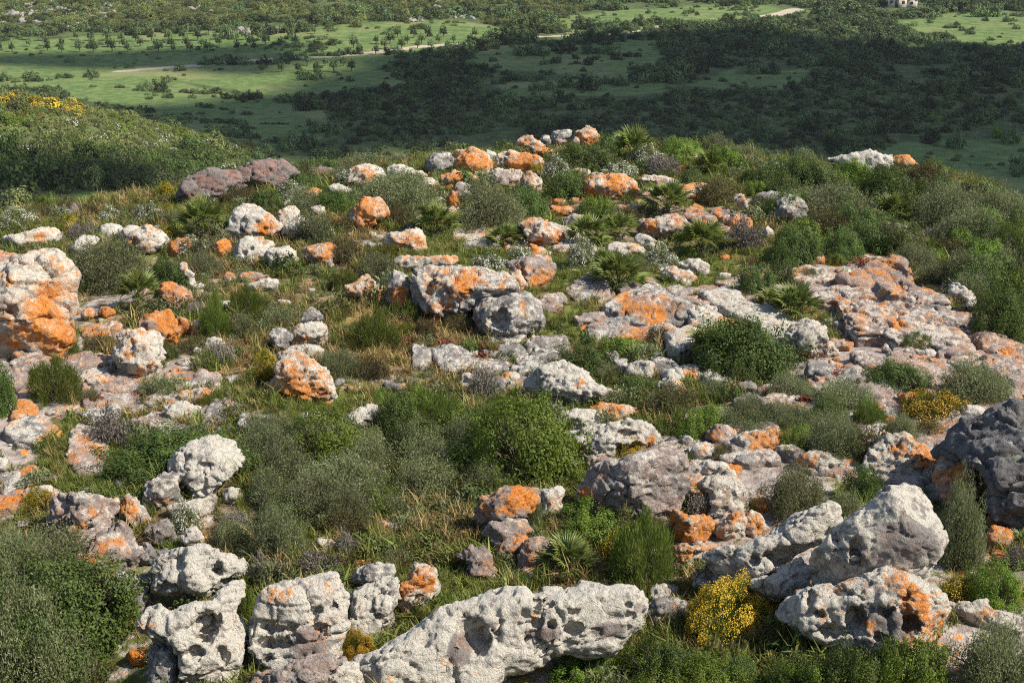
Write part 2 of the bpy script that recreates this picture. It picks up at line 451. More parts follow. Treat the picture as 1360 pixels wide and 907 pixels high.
def finish_rock(name, V, Q, o, tone, pale, spots_px, rough, size, seed, base_pt, cracks, bare=()):
    """roughen the surface, store colours, return the object"""
    for rep in range(1):
        Nn = vert_normals(V, Q)
        sx = seed * 3.7
        wv = 0.10 * size
        wx_ = V[:, 0] + wv * vnoise(V[:, 0] / (.4 * size) + 7, V[:, 1] / (.4 * size), V[:, 2] / (.4 * size))
        wz_ = V[:, 2] + wv * vnoise(V[:, 0] / (.4 * size) + 31, V[:, 1] / (.4 * size), V[:, 2] / (.4 * size))
        f1 = 1.0 / max(0.14, 0.42 * size)
        fa, ea = facets3(wx_ * f1 + sx, V[:, 1] * f1, wz_ * f1 * 1.3, seed)
        f2 = 1.0 / max(0.07, 0.15 * size)
        fb, eb = facets3(wx_ * f2 + sx, V[:, 1] * f2, wz_ * f2 * 1.4, seed + 3)
        pitk = 1.0 if (size > .8 and tone == 'w') else .3
        es = min(size, .55)
        d = 0.075 * es * rough * fa + 0.034 * es * rough * fb
        d = d - 0.022 * es * rough * np.exp(-(ea / .05) ** 2) - 0.006 * rough * np.exp(-(eb / .07) ** 2)
        f3 = 1.0 / max(0.16, 0.34 * size)
        d = d + 0.022 * es * rough * fbm(V[:, 0] * f3 + sx, V[:, 1] * f3, V[:, 2] * f3, 3)
        rd = 1 - np.abs(fbm(V[:, 0] * 4.2 + sx, V[:, 1] * 4.2, V[:, 2] * 6.2, 4)) * 2.2
        d = d + 0.014 * rough * rd + 0.012 * rough * fbm(V[:, 0] * 13, V[:, 1] * 13, V[:, 2] * 15, 3)
        gate = sstep(-.05, .35, vnoise(V[:, 0] * 1.7 + sx, V[:, 1] * 1.7, V[:, 2] * 1.7))
        h = vnoise(V[:, 0] * 8.5 + 3.1, V[:, 1] * 8.5, V[:, 2] * 11 + sx)
        d = d - pitk * 0.10 * rough * gate * np.clip(h - 0.36, 0, 1)
        h = vnoise(V[:, 0] * 19 + 3.1, V[:, 1] * 19 + sx, V[:, 2] * 19)
        d = d - pitk * 0.05 * rough * gate * np.clip(h - 0.36, 0, 1) + 0.008 * rough * vnoise(V[:, 0] * 31, V[:, 1] * 31, V[:, 2] * 31)
        if cracks:
            cn = fbm(V[:, 0] * 1.5 / max(size, .4) + sx + 40, V[:, 1] * 1.5 / max(size, .4), V[:, 2] * 1.9 / max(size, .4), 3)
            d = d - cracks * 0.055 * min(size, 1.2) * np.exp(-(cn / 0.028) ** 2)
            cn = fbm(V[:, 0] * 1.1 / max(size, .4) + sx + 90, V[:, 1] * 1.1 / max(size, .4), V[:, 2] * 3.1 / max(size, .4), 3)
            d = d - cracks * 0.04 * min(size, 1.2) * np.exp(-(cn / 0.025) ** 2)
        V = V + Nn * d[:, None]
    Nn = vert_normals(V, Q)
    px, py, dep = to_pix(V)
    lich = np.full(len(V), -0.17 + 0.74 * o) + 0.55 * fbm(V[:, 0] * 1.5 + sx, V[:, 1] * 1.3, V[:, 2] * 1.3, 3)
    for (qx, qy, r) in spots_px:
        g = np.exp(-(((px - qx) ** 2 + (py - qy) ** 2) / (1.9 * r * r)))
        lich = lich + g * (0.52 - 0.15 * o)
    pa = np.full(len(V), pale) + 0.3 * fbm(V[:, 0] * 0.9 + sx, V[:, 1] * 0.9 + 4, V[:, 2] * 0.9, 2) + 0.18 * Nn[:, 2]
    jit = 1 + 0.10 * math.sin(seed * 12.9)
    tn = np.tile(np.array(TONE[tone]) * jit, (len(V), 1))
    for (qx, qy, rx_, ry_) in bare:              # crust fallen off: naked pinkish stone
        g = np.exp(-(((px - qx) / rx_) ** 2 + ((py - qy) / ry_) ** 2) ** 2)
        g = np.clip(g * 1.3 + .35 * fbm(V[:, 0] * 5 + sx, V[:, 1] * 5, V[:, 2] * 5, 3) * (g > .05), 0, 1)
        pa = pa - 1.3 * g; tn = tn * (1 - g[:, None]) + np.array((.40, .32, .285)) * g[:, None]
    me = mesh_from(name, V - base_pt, Q, M_ROCK, True, {"lichen": lich, "pale": pa, "tone": tn})
    N_TRI[0] += 2 * len(Q)
    return link(name, me, None, base_pt)
FOOT = []          # ground footprints (world polygons), to keep grass off the stone
def cell_for(dep, dims, q=1.6, cap=900000):
    c = dep / (FPX * RPX) * q
    n = dims[0] * dims[1] * dims[2] / c ** 3
    if n > cap: c *= (n / cap) ** (1 / 3)
    m = min(dims[0], dims[1]) / 9.0
    return min(c, m)
def boulder(name, pts, o, tone, seed, T=0.95, A=0.5, by=None, pits=(), strokes=(), spots=(), rough=1.0, facets=12, cut=0.69, cracks=0.6, push=0.55, q=1.6, bare=()):
    pts = np.asarray(pts, float)
    x0, y0 = pts.min(0); x1, y1 = pts.max(0)
    cx, cy = 0.5 * (x0 + x1), 0.5 * (y0 + y1)
    base_y = by if by else y1
    B = near_hit(cx, base_y)
    D = (B - CAM) @ FWD
    s0 = D / FPX
    rad = 0.5 * min(x1 - x0, y1 - y0) * s0
    D = D + push * T * rad
    s = D / FPX
    C = CAM + pix_dir([cx], [cy])[0] * D
    W = (C - CAM) / np.linalg.norm(C - CAM)
    R = np.cross(W, [0, 0, 1.0]); R /= np.linalg.norm(R); U = np.cross(R, W)
    # outline in local metres
    Pw = CAM + pix_dir(pts[:, 0], pts[:, 1]) * D
    # intersect each outline ray with the plane through C facing the camera
    dirs = Pw - CAM; t = ((C - CAM) @ W) / (dirs @ W); Pw = CAM + dirs * t[:, None]
    L = np.stack([(Pw - C) @ R, (Pw - C) @ U], 1)
    hgt = (y1 - y0) * s
    low = L[:, 1] < L[:, 1].min() + 0.28 * hgt
    if not by: L[low, 1] -= 0.10 * hgt
    size = max(min((x1 - x0), (y1 - y0)) * s, 0.05)
    big = max((x1 - x0), (y1 - y0)) * s
    Th0 = T * 0.5 * size
    m = 0.16 * size + 0.04
    lo = np.array([L[:, 0].min() - m, L[:, 1].min() - m, -Th0 - m]); hi = np.array([L[:, 0].max() + m, L[:, 1].max() + m, Th0 + m])
    dims = hi - lo
    c = cell_for(D, dims, q)
    n = np.maximum(np.ceil(dims / c).astype(int) + 1, 6)
    gu = lo[0] + c * np.arange(n[0]); gv = lo[1] + c * np.arange(n[1]); gw = lo[2] + c * np.arange(n[2])
    U2, V2 = np.meshgrid(gu, gv, indexing='ij')
    ws = 1.0 / (0.35 * size)
    wa = 0.05 * size
    S = poly_sd(L, U2 + wa * vnoise(U2 * ws + seed, V2 * ws, 0.5), V2 + wa * vnoise(U2 * ws, V2 * ws + seed, 8.5))
    inr = max(-S.min(), 0.1 * size)
    Th = T * inr; Ar = min(A * inr, Th * 0.98)
    q0 = (S + Ar)[:, :, None]; q1 = (np.abs(gw) - (Th - Ar))[None, None, :]
    F = np.sqrt(np.clip(q0, 0, None) ** 2 + np.clip(q1, 0, None) ** 2) + np.minimum(np.maximum(q0, q1), 0) - Ar
    r_ = np.random.default_rng(seed + 11)
    ext = np.array([0.5 * (x1 - x0) * s, 0.5 * hgt, Th])
    for i in range(facets):
        nv = r_.normal(size=3) * np.array([1, 1, 0.9]); nv[2] = -abs(nv[2]) - 0.35; nv /= np.linalg.norm(nv)
        off = np.sqrt(((nv * ext) ** 2).sum()) * (cut + 0.1 * r_.random())
        pl = nv[0] * gu[:, None, None] + nv[1] * gv[None, :, None] + nv[2] * gw[None, None, :] - off
        F = smax(F, pl, 0.025 * size)
    ks = [((np.asarray(p, float) - [cx, cy]) * [s, -s], wd * s, am * s) for p, wd, am in strokes]
    for p, wd, am in ks:
        g = am * np.exp(-(seg_dist(p, U2, V2) / wd) ** 2)
        F = F - g[:, :, None] * (0.5 - 0.5 * np.tanh(gw / (0.3 * Th + 1e-6)))[None, None, :]
    band = np.abs(F) < 0.22 * size + 2 * c
    I, J, K = np.nonzero(band)
    f1 = 1.0 / (0.42 * size)
    F[I, J, K] += 0.065 * size * rough ** 0.5 * fbm(gu[I] * f1 + seed * 1.7, gv[J] * f1, gw[K] * f1, 3)
    for p in pits:
        qx, qy, ru = p[0], p[1], p[2]; rv = p[3] if len(p) > 3 else ru; dp = p[4] if len(p) > 4 else 1.0
        pu, pv = (qx - cx) * s, (cy - qy) * s
        i = int(np.clip(round((pu - lo[0]) / c), 0, n[0] - 1)); j = int(np.clip(round((pv - lo[1]) / c), 0, n[1] - 1))
        ins = np.nonzero(F[i, j] < 0)[0]
        if not len(ins): continue
        w0 = gw[ins[0]]
        ru_, rv_ = ru * s, rv * s; rw_ = dp * max(min(ru_, rv_) * 2.0, 0.75 * max(ru_, rv_))
        E = np.sqrt(((gu - pu) / ru_)[:, None, None] ** 2 + ((gv - pv) / rv_)[None, :, None] ** 2 + ((gw - w0) / rw_)[None, None, :] ** 2)
        iE = np.nonzero(E < 1.9)
        E[iE] += 0.42 * fbm(gu[iE[0]] / ru_ * 1.1 + seed, gv[iE[1]] / rv_ * 1.1, gw[iE[2]] / rw_ * 1.1, 3)
        F = smax(F, (1 - E) * min(ru_, rv_), 0.15 * min(ru_, rv_))
    F[0], F[-1], F[:, 0], F[:, -1], F[:, :, 0], F[:, :, -1] = [1e-3 + np.abs(x) for x in (F[0], F[-1], F[:, 0], F[:, -1], F[:, :, 0], F[:, :, -1])]
    V, Q = surface_nets(F, lo, (c, c, c))
    Vw = C + V[:, :1] * R + V[:, 1:2] * U + V[:, 2:] * W
    wx = np.stack([R, U, W])
    if np.dot(np.cross(R, U), W) < 0: Q = Q[:, ::-1]
    bp = np.array([C[0], C[1], Vw[:, 2].min() if not by else C[2] - hgt * 0.5])
    ob = finish_rock(name, Vw, Q, o, tone, PALE[tone], spots, rough, size, seed, bp, cracks, bare)
    zg = Vw[np.abs(Vw[:, 2] - H(Vw[:, 0], Vw[:, 1])) < 0.25]
    if len(zg) > 6:
        a, b = zg[:, :2].min(0), zg[:, :2].max(0)
        FOOT.append(('e', 0.5 * (a + b), 0.46 * (b - a)))
    return ob
def slab(name, pts, o, tone, seed, h=0.18, spots=(), rough=1.0, cracks=1.0, bury=0.2, q=1.6, tilt=None):
    h = 0.7 * h
    pts = np.asarray(pts, float)
    G = hit(pts[:, 0], pts[:, 1])
    for it in range(2):                       # the outline is that of the raised top face
        zt = H(G[:, 0], G[:, 1]) + 0.75 * h
        d = pix_dir(pts[:, 0], pts[:, 1]); t = (zt - CAM_Z) / d[:, 2]
        G = CAM + d * t[:, None]
    P = G[:, :2]
    z = H(P[:, 0], P[:, 1])
    c0 = P.mean(0)
    Am = np.c_[P - c0, np.ones(len(P))]
    co, *_ = np.linalg.lstsq(Am, z, rcond=None)
    co[:2] = np.clip(co[:2], -0.22, 0.22)
    zc = co[2]
    dep = float(((np.array([c0[0], c0[1], zc]) - CAM) @ FWD))
    P = P - c0
    ext = P.max(0) - P.min(0); size = float(min(ext)); size = max(size, 0.1)
    m = 0.12 * size + 0.05
    lo = np.array([P[:, 0].min() - m, P[:, 1].min() - m, -bury]); hi = np.array([P[:, 0].max() + m, P[:, 1].max() + m, h * 1.6 + 0.12])
    c = dep / (FPX * RPX) * q
    cx_, cy_, cz_ = c, c * 1.7, c
    nn = np.prod((hi - lo) / [cx_, cy_, cz_])
    k = max(1.0, (nn / 900000.0) ** (1 / 3)); cell = np.minimum(np.array([cx_, cy_, cz_]) * k, [ext[0] / 9, ext[1] / 9, max(h, 0.05) / 3])
    n = np.maximum(np.ceil((hi - lo) / cell).astype(int) + 1, 6)
    gx, gy, gz = [lo[i] + cell[i] * np.arange(n[i]) for i in range(3)]
    X, Y = np.meshgrid(gx, gy, indexing='ij')
    ws = 1.0 / (0.3 * size); wa = 0.05 * size
    S = poly_sd(P, X + wa * vnoise(X * ws + seed, Y * ws, 0.5), Y + wa * vnoise(X * ws, Y * ws + seed, 4.5))
    inr = max(-S.min(), 0.1 * size)
    r_ = np.random.default_rng(seed + 5)
    top = h * (0.85 + 0.35 * fbm(X / (0.5 * size) + seed, Y / (0.5 * size), 0.3, 3)) + 0.10 * h * np.clip(-S / inr, 0, 1)
    ter = vnoise(X / (0.7 * size) + seed * 2.1, Y / (0.45 * size), 5.5)
    top = top - 0.35 * h * sstep(0.05, 0.12, ter)          # a stepped ledge
    rad = min(0.32 * h, 0.2 * inr) + 1e-4
    q0 = (S + rad)[:, :, None]; q1 = gz[None, None, :] - (top - rad)[:, :, None]
    F = np.sqrt(np.clip(q0, 0, None) ** 2 + np.clip(q1, 0, None) ** 2) + np.minimum(np.maximum(q0, q1), 0) - rad
    band = np.abs(F) < 0.3 * h + 2 * max(cell)
    I, J, K = np.nonzero(band)
    f1 = 1.0 / max(0.12, min(0.35 * size, 0.5))
    F[I, J, K] += min(0.04 * size, 0.22 * h) * rough * fbm(gx[I] * f1 + seed, gy[J] * f1, gz[K] * f1 * 1.6, 3)
    F[:, :, 0] = 1e-3 + np.abs(F[:, :, 0]); F[:, :, -1] = 1e-3 + np.abs(F[:, :, -1])
    for e in (0, -1): F[e] = 1e-3 + np.abs(F[e]); F[:, e] = 1e-3 + np.abs(F[:, e])
    V, Q = surface_nets(F, lo, cell)
    V[:, 2] += zc + V[:, 0] * co[0] + V[:, 1] * co[1]
    V[:, :2] += c0
    bp = np.array([c0[0], c0[1], zc - bury])
    ob = finish_rock(name, V, Q, o, tone, PALE[tone], spots, rough * 0.55, min(size, 3 * h + 0.2), seed, bp, cracks)
    FOOT.append(('p', P + c0))
    return ob

TILES = {}
for c_ in range(4):
    for r_i in range(3): TILES[f"{c_}{r_i}"] = (340 * c_, 170 + 227 * r_i, 4.0)
TILES.update(M=(450, 300, 2.926), N=(900, 300, 2.926), Q=(0, 597, 2.926), W=(450, 597, 2.926), Z=(900, 597, 2.926), P=(0, 0, 1.0),
             A=(0, 0, 2.926), B=(450, 0, 2.926), C=(900, 0, 2.926), D=(0, 300, 2.926))
def px_of(t, a):
    x0, y0, s = TILES[t]
    a = np.asarray(a, float).reshape(-1, 2)
    return a / s + [x0, y0]
_seed = [100]
def R(t, flat, o, tone, label, kind='b', by=None, pits=(), spots=(), strokes=(), name=None, group=None, **kw):
    x0, y0, s = TILES[t]
    pts = px_of(t, flat)
    cc = np.array([pts[:, 0].mean(), pts[:, 1].max() if kind == 'b' else pts[:, 1].mean()])
    if np.ptp(pts[:, 0]) < 130 and pts[:, 0].min() > -20: pts = cc + (pts - cc) * (1.13 if kind == 'b' else 1.09)
    _seed[0] += 1
    sp = [(p[0] / s + x0, p[1] / s + y0, p[2] / s) for p in spots]
    nm = name or ('flat_rock' if kind == 's' else 'boulder')
    if kind == 's':
        ob = slab(nm, pts, o, tone, _seed[0], spots=sp, **kw)
    else:
        pt = [(p[0] / s + x0, p[1] / s + y0, p[2] / s, (p[3] if len(p) > 3 else p[2]) / s, p[4] if len(p) > 4 else 1.0) for p in pits]
        st = [([(a / s + x0, b / s + y0) for a, b in p], w / s, am / s) for p, w, am in strokes]
        if 'bare' in kw: kw['bare'] = [(a / s + x0, b / s + y0, c / s, d / s) for a, b, c, d in kw['bare']]
        ob = boulder(nm, pts, o, tone, _seed[0], by=None if by is None else by / s + y0, pits=pt, strokes=st, spots=sp, **kw)
    tag(ob, label, 'flat rock' if kind == 's' else 'rock', group)
    return ob

# short landmarks, to say where a thing stands
MARK = [("the huge cream boulder",45,400),("the dusky bush",146,350),("the left fan palm",186,395),("the purple outcrop",330,240),("the long-faced boulder",335,300),("the cave boulder",372,345),("the domed orange boulder",488,290),
 ("the hooked orange rock",410,265),("the white-capped orange boulder",622,222),("the orange peak rock",782,188),("the tilted skyline slab",708,198),("the pinkish block",645,243),("the hollowed pale boulder",715,312),("the long orange boulder",812,250),
 ("the spiky palm",885,275),("the tile-like slabs",960,292),("the lone fan palm",1185,285),("the right skyline rock",1170,215),("the orange-nosed boulder",1047,288),("the big rim slab",1190,410),("the bright fan palm",1060,410),
 ("the wedge boulder",605,385),("the bowl boulder",675,430),("the central pavement",880,415),("the dark upright palm",820,370),("the long sloping slab",1030,420),("the big dark palm",975,480),("the upright stones",1215,470),("the dark crag",1320,620),
 ("the large gorse",1225,550),("the table rock",1190,605),("the giant hump",1170,710),("the cratered boulder",1150,790),("the golden gorse",975,830),("the orange cream outcrop",975,680),("the pinkish grey boulder",850,640),("the cave-eyed boulder",765,515),
 ("the cup-topped boulder",810,590),("the middle mound",690,610),("the orange stack",690,700),("the long white boulder",700,825),("the tall white block",500,800),("the hollowed block",390,830),("the white tower",260,790),("the ridge-backed rock",275,630),
 ("the clean white boulder",415,577),("the triangular boulder",395,505),("the small rock tower",410,445),("the head-shaped boulder",185,475),("the rounded broom",75,510),("the cracked pavement",280,555),("the long pinkish slab",115,600),("the sunlit ledge",115,700),
 ("the orchard",200,55),("the pale track",400,76),("the lit meadow strip",200,122),("the left hill's crest",60,140),("the left hill's end",310,205),("the far grove",690,45),("the stone house",1195,5),("the house field",1290,40),("the right meadow",1300,240),("the middle pasture",790,85),("the cleft meadow",100,262),("the dark meadow edge",440,160),("the far track end",1045,18),("the bright pocket field",990,103)]
DIRS = ["right of", "lower right of", "below", "lower left of", "left of", "upper left of", "above", "upper right of"]
def where_label(base, px, py, size=None):
    d = sorted(((px - a) ** 2 + ((py - b) * 1.6) ** 2, n, a, b) for n, a, b in MARK)
    for i, (q, n, a, b) in enumerate(d[:3]):
        w = DIRS[int(round(math.atan2(py - b, px - a) / (math.pi / 4))) % 8]
        for lead in (("just " if q < 38 ** 2 else "well " if q > 90 ** 2 else "") + w + " " + n, w + " " + n + ", toward " + d[(i + 1) % 3][1]):
            lab = base + ", " + lead
            if len(lab.split()) <= 16 and lab not in LABELS: return lab
    for i in range(3):
        for wd in ("taller one ", "smaller one ", "outer one ", "inner one "):
            pass
    return base + ", " + w + " " + n
# ------------------------------------------------------------------ the rocks, each with its outline read off the photo
# --- far left
R('P', [-45,385,-20,362,18,356,42,334,64,327,82,339,92,352,100,366,92,395,97,412,90,440,75,457,50,468,14,472,5,482,-45,490], .45, 'c', "huge cream boulder at the far left, streaked orange, with a dark eye-like hole",
  T=.8, A=.6, pits=[(15,412,8,11)], spots=[(72,440,17),(42,436,26),(68,384,12),(55,402,14),(8,425,10),(88,450,12),(62,418,10),(30,452,12)], strokes=[([(20,370),(70,350),(85,370)],14,7),([(40,400),(90,395)],6,-5),([(0,445),(60,425)],4,-4)], facets=6, cracks=1)
R('00', [-70,700,-60,640,0,635,90,650,130,660,155,690,120,720,60,745,0,742], .45, 'p', "pinkish rock behind the upper end of the huge cream boulder", 's', h=.3)
R('00', [-70,850,-60,750,0,745,70,760,75,790,30,840,0,860], .15, 'w', "pale rock cut by the photo's left edge above the huge cream boulder", T=.7)
R('00', [10,600,80,570,190,550,300,540,338,560,340,610,280,632,140,642,20,632], .12, 'w', "long low pale rock lying alone near the left edge of the knoll", T=.8)
R('00', [205,545,215,520,260,522,300,530,290,547], .1, 'g', "small grey rock peeping out behind the long low pale rock", T=.7)
R('00', [370,690,385,630,440,585,500,592,535,605,470,650,440,692], .05, 'w', "white rock at the upper left of the big dusky bush", T=.8)
R('00', [530,590,540,530,570,517,640,520,655,545,640,592], .15, 'w', "squat pale rock between white rock and twin-lumped rock behind the dusky bush", T=.9)
R('00', [680,620,700,570,760,540,830,540,860,575,885,600,880,660,840,690,800,655,740,640], .3, 'w', "twin-lumped pale rock with a dark hollow and orange lower rim above the dusky bush", T=.9, pits=[(722,600,24,20)], spots=[(780,640,30),(700,625,20)])
R('00', [628,600,640,545,700,522,745,535,720,570,690,612], .1, 'w', "pale rounded rock leaning on the twin-lumped rock", T=.9)
R('00', [800,545,830,518,880,520,870,545], .1, 'g', "small flat grey rock just behind the twin-lumped rock", T=.7)
R('00', [885,660,890,620,950,600,1000,600,1010,640,980,680,920,692], .75, 'p', "low orange-sided rock beside the white-flowered shrub", T=.8)
R('00', [1120,690,1125,630,1180,605,1220,605,1225,660,1190,692], .85, 'p', "small bright orange block in front of the long-faced boulder", T=.9)
R('00', [945,740,970,725,1010,770,1040,830,1045,880,1020,892,1000,820], .15, 'w', "narrow white shard of rock sloping down behind the left palm", T=1.2)
R('00', [830,850,880,838,930,848,1000,868,1012,900,1000,940,970,985,930,960,890,925], .8, 'p', "orange-splashed rock to the right of the left fan palm", T=.9)
R('00', [890,390,970,345,985,300,1050,262,1130,235,1240,225,1300,280,1290,340,1310,385,1200,388,1060,412,960,420], -.5, 'r', "dull purple rock mass with gorse at its left edge", T=.6, rough=.9, cracks=1.5, facets=10)
R('00', [1230,235,1290,212,1380,180,1500,175,1570,190,1590,250,1550,300,1480,332,1400,335,1300,345], -.5, 'r', "broken purple outcrop on the left rim against the meadow", T=.5, rough=.9, cracks=1.5, facets=10)
R('00', [1590,250,1650,225,1720,212,1790,228,1770,258,1690,268], -.5, 'r', "small flat purple rock right of the purple outcrop", T=.6)
R('00', [370,465,375,420,400,412,418,440,420,472], -.5, 'r', "small upright purple stone at the rim by white flowers", T=.9)
R('00', [420,488,440,470,490,468,495,490], .5, 'p', "tiny orange-tinged stone beside the upright purple stone", T=.9)
# --- c1 r0
R('00', [1215,575,1235,480,1270,440,1320,425,1390,450,1440,490,1480,540,1530,605,1500,620,1440,600,1350,585,1290,605,1235,590], .3, 'w', "long-faced pale boulder with a black eye hole and orange belly", T=.9, pits=[(1290,540,16,14)], spots=[(1430,560,50),(1370,575,40)])
R('00', [1240,680,1260,620,1310,590,1390,600,1445,620,1420,680,1380,720,1310,722,1250,705], .25, 'w', "pitted pale boulder directly under the long-faced boulder", T=.9, pits=[(1300,660,14),(1340,640,12),(1380,690,14)])
R('10', [40,730,50,680,90,645,150,640,195,660,220,710,222,752,160,755,60,755], 0, 'w', "round pale boulder with a small arched cave at its foot", T=1, pits=[(115,728,30,26)])
R('10', [240,720,245,670,290,640,380,628,430,650,440,690,430,732,340,748,260,742], .3, 'g', "rounded grey boulder with pink-orange front beside the cave boulder", T=1, spots=[(370,680,45)])
R('10', [432,722,437,672,455,680,457,712], 0, 'w', "little white knob against the right side of the rounded grey boulder", T=1)
R('10', [220,430,215,390,260,350,320,330,380,330,370,350,320,362,300,395,305,425,260,432], .8, 'c', "orange hooked rock curving round a dark bush", T=.9)
R('10', [285,430,320,415,365,430,367,470,335,478,310,452], .25, 'w', "small pale stone below the hooked orange rock", T=.9)
R('10', [365,330,380,305,430,300,470,320,520,330,520,357,490,362,440,345,380,347], 0, 'w', "white low rock on top of the hooked orange rock", T=.8)
R('10', [110,510,130,460,190,420,225,450,215,490,170,540,140,562], .5, 'w', "tilted white and orange rock, upper of a leaning pair", T=.9)
R('10', [140,562,180,520,230,485,270,510,267,557,230,602,210,607,170,582], .15, 'w', "tilted pale rock, lower of a leaning pair", T=.9)
R('10', [130,430,145,395,190,390,195,420,160,442], 0, 'w', "small white rock behind the leaning pair", T=.9)
R('10', [475,320,490,260,520,230,570,208,630,212,670,250,677,275,620,292,560,302,525,335], .2, 'w', "high-shouldered white boulder on the skyline with a shaded left flank", T=1, spots=[(590,265,40)])
R('10', [675,262,700,215,760,203,820,220,852,240,840,267,770,282,700,277], 0, 'w', "clean white rounded rock right of the high-shouldered white boulder", T=.9)
R('10', [840,245,880,230,912,255,905,275,860,265], 0, 'w', "small white rock trailing off the clean white rounded rock", T=.9)
R('10', [870,300,890,275,930,270,965,295,972,342,950,347,920,317,885,314], .2, 'c', "cream pebble-shaped rock with orange foot", T=.9, spots=[(960,330,22)])
R('10', [910,222,915,175,960,150,1020,145,1042,160,1032,212,1000,252,950,247], -.3, 'g', "smooth plain grey block leaning on the orange-capped boulder", T=1, cracks=.2)
R('10', [1035,240,1045,160,1080,135,1140,125,1200,140,1235,170,1242,217,1200,252,1120,252,1060,242], .55, 'w', "large skyline boulder with white cap and broad orange face", T=1, spots=[(1140,190,70),(1200,200,40)])
R('10', [975,302,1000,250,1060,235,1130,250,1200,262,1197,287,1110,292,1030,312], .6, 'c', "orange step of rock under the white-capped orange boulder", T=.9)
R('10', [1205,272,1225,235,1290,222,1360,235,1420,245,1420,270,1360,267,1290,257,1240,282], 0, 'c', "low cream rock between the orange step and the pinkish block", T=.9)
R('20', [-130,310,-120,270,-60,250,10,245,60,245,80,290,70,325,0,322], .2, 'p', "pinkish block of rock on the upper slope", T=.9)
R('20', [50,310,40,262,90,245,150,285,155,352,130,367,90,342], .65, 'c', "orange-washed end block beside the pinkish block", T=.9)
R('10', [1200,155,1230,125,1270,140,1282,182,1240,187], 0, 'w', "small white stone wedged on the skyline behind the orange-capped boulder", T=.9)
R('20', [-80,182,-60,145,0,132,70,145,150,170,177,202,120,232,20,250,-50,232], .45, 'c', "broad cream rock streaked orange below the skyline ridge", T=.8, spots=[(0,210,40),(90,160,40)])
R('10', [990,432,1020,380,1060,320,1110,305,1162,322,1130,352,1080,372,1070,422,1040,447], .5, 'g', "leaning fin of rock, dark above and orange below, by the large round bush", T=1, spots=[(1030,415,40)])
R('10', [1070,382,1130,340,1162,330,1150,347,1100,392], 0, 'w', "thin white rock at the right of the leaning fin", T=1)
R('10', [480,552,490,490,540,420,570,385,640,395,690,440,705,477,640,492,600,532,540,562], .95, 'c', "domed boulder almost wholly covered in orange lichen", T=1)
R('10', [410,512,425,475,465,475,460,532,430,532], 1, 'p', "small orange stone left of the domed orange boulder", T=1)
R('10', [550,402,560,372,600,375,590,397], 1, 'p', "orange stone peeping over the domed orange boulder", T=1)
R('10', [700,442,740,440,747,482,710,482], 1, 'p', "orange stone under the grey-green bush right of the domed boulder", T=1)
R('10', [685,612,700,580,780,565,860,545,900,570,907,622,870,672,830,657,780,642,720,637], .45, 'w', "flat-topped boulder with a rusty orange end in the grass", T=.8, spots=[(860,620,50)])
R('10', [780,565,800,530,850,505,872,542,820,565], -.2, 'd', "dark grey rock behind the flat-topped boulder", T=.9)
R('10', [580,640,600,610,640,615,630,655], -.2, 'g', "small grey stone in the grass left of the flat-topped boulder", T=.8)
# --- centre
R('M', [285,182,300,166,380,160,430,155,510,165,600,175,650,190,680,215,690,262,660,290,600,302,540,322,470,365,400,384,360,372,300,362,283,300,285,230], .15, 'g', "great wedge-shaped grey boulder overhanging in the middle of the knoll", T=1.15, A=.45, cut=.8, facets=6, cracks=1.2,
  by=384, spots=[(400,315,42),(640,210,26),(490,262,16),(520,200,40),(480,230,24)], strokes=[([(330,275),(385,345),(410,370)],24,26),([(330,275),(300,330)],30,-26),([(300,175),(320,250)],18,16),([(350,190),(350,250)],20,-16),([(420,260),(560,240),(680,240)],20,16),([(600,280),(680,265)],14,-20)])
R('M', [600,180,640,170,700,200,730,250,728,287,690,292,690,230,650,190], .8, 'c', "orange slab rock standing behind the wedge-shaped grey boulder", T=1)
R('M', [190,232,210,190,250,190,270,230,285,300,275,342,240,352,215,312,190,282], .1, 'g', "upright dark grey block with an orange foot, left of the wedge boulder", T=1, spots=[(250,310,42),(230,270,24)])
R('M', [15,257,60,225,110,208,145,230,175,270,180,307,130,307,60,272], .7, 'c', "orange pointed rock in the grass left of the upright dark block", T=.9)
R('M', [195,162,210,130,260,120,320,130,420,122,470,125,462,150,400,160,320,168,250,172], .55, 'c', "long flat orange-edged rock lying behind the wedge boulder", T=.9, by=185)
R('M', [655,162,720,140,800,135,835,165,837,212,790,242,750,252,710,217,680,187], .35, 'p', "rounded pinkish boulder with orange foot, upper right of the wedge boulder", T=1, spots=[(790,215,35),(700,170,24)])
R('M', [525,402,540,340,570,310,640,295,720,290,770,320,780,372,765,412,700,460,640,457,590,442,545,432], -.05, 'g', "round grey boulder with a scooped bowl in its face, propped before the wedge boulder", T=1.05, cracks=.4, pits=[(610,365,52,50,.55)], spots=[(720,325,20)], strokes=[([(650,340),(640,400),(640,450)],20,12)])
R('M', [755,292,790,270,870,265,880,285,862,322,800,322], .2, 'p', "flat pale slab in the grass right of the bowl boulder", 's', h=.14)
R('M', [890,242,930,215,970,205,1000,225,985,262,920,272], -.1, 'g', "low grey slab beside the clump of fan palm", 's', h=.2)
R('M', [960,282,990,265,1020,265,1010,292], -.1, 'w', "small white stone near the grey slab by the palm", T=.8)
R('20', [20,517,60,495,130,500,210,525,260,560,272,602,240,642,190,652,150,642,100,602,80,562], .4, 'w', "pale rounded boulder with eaten-out orange hollows, upper middle", T=1, pits=[(135,615,34,20),(95,575,14,20)], spots=[(130,600,40),(250,600,24)])
R('20', [80,622,130,640,170,690,177,712,120,702,90,682], .85, 'c', "orange lower rock beneath the hollowed pale boulder", T=.9)
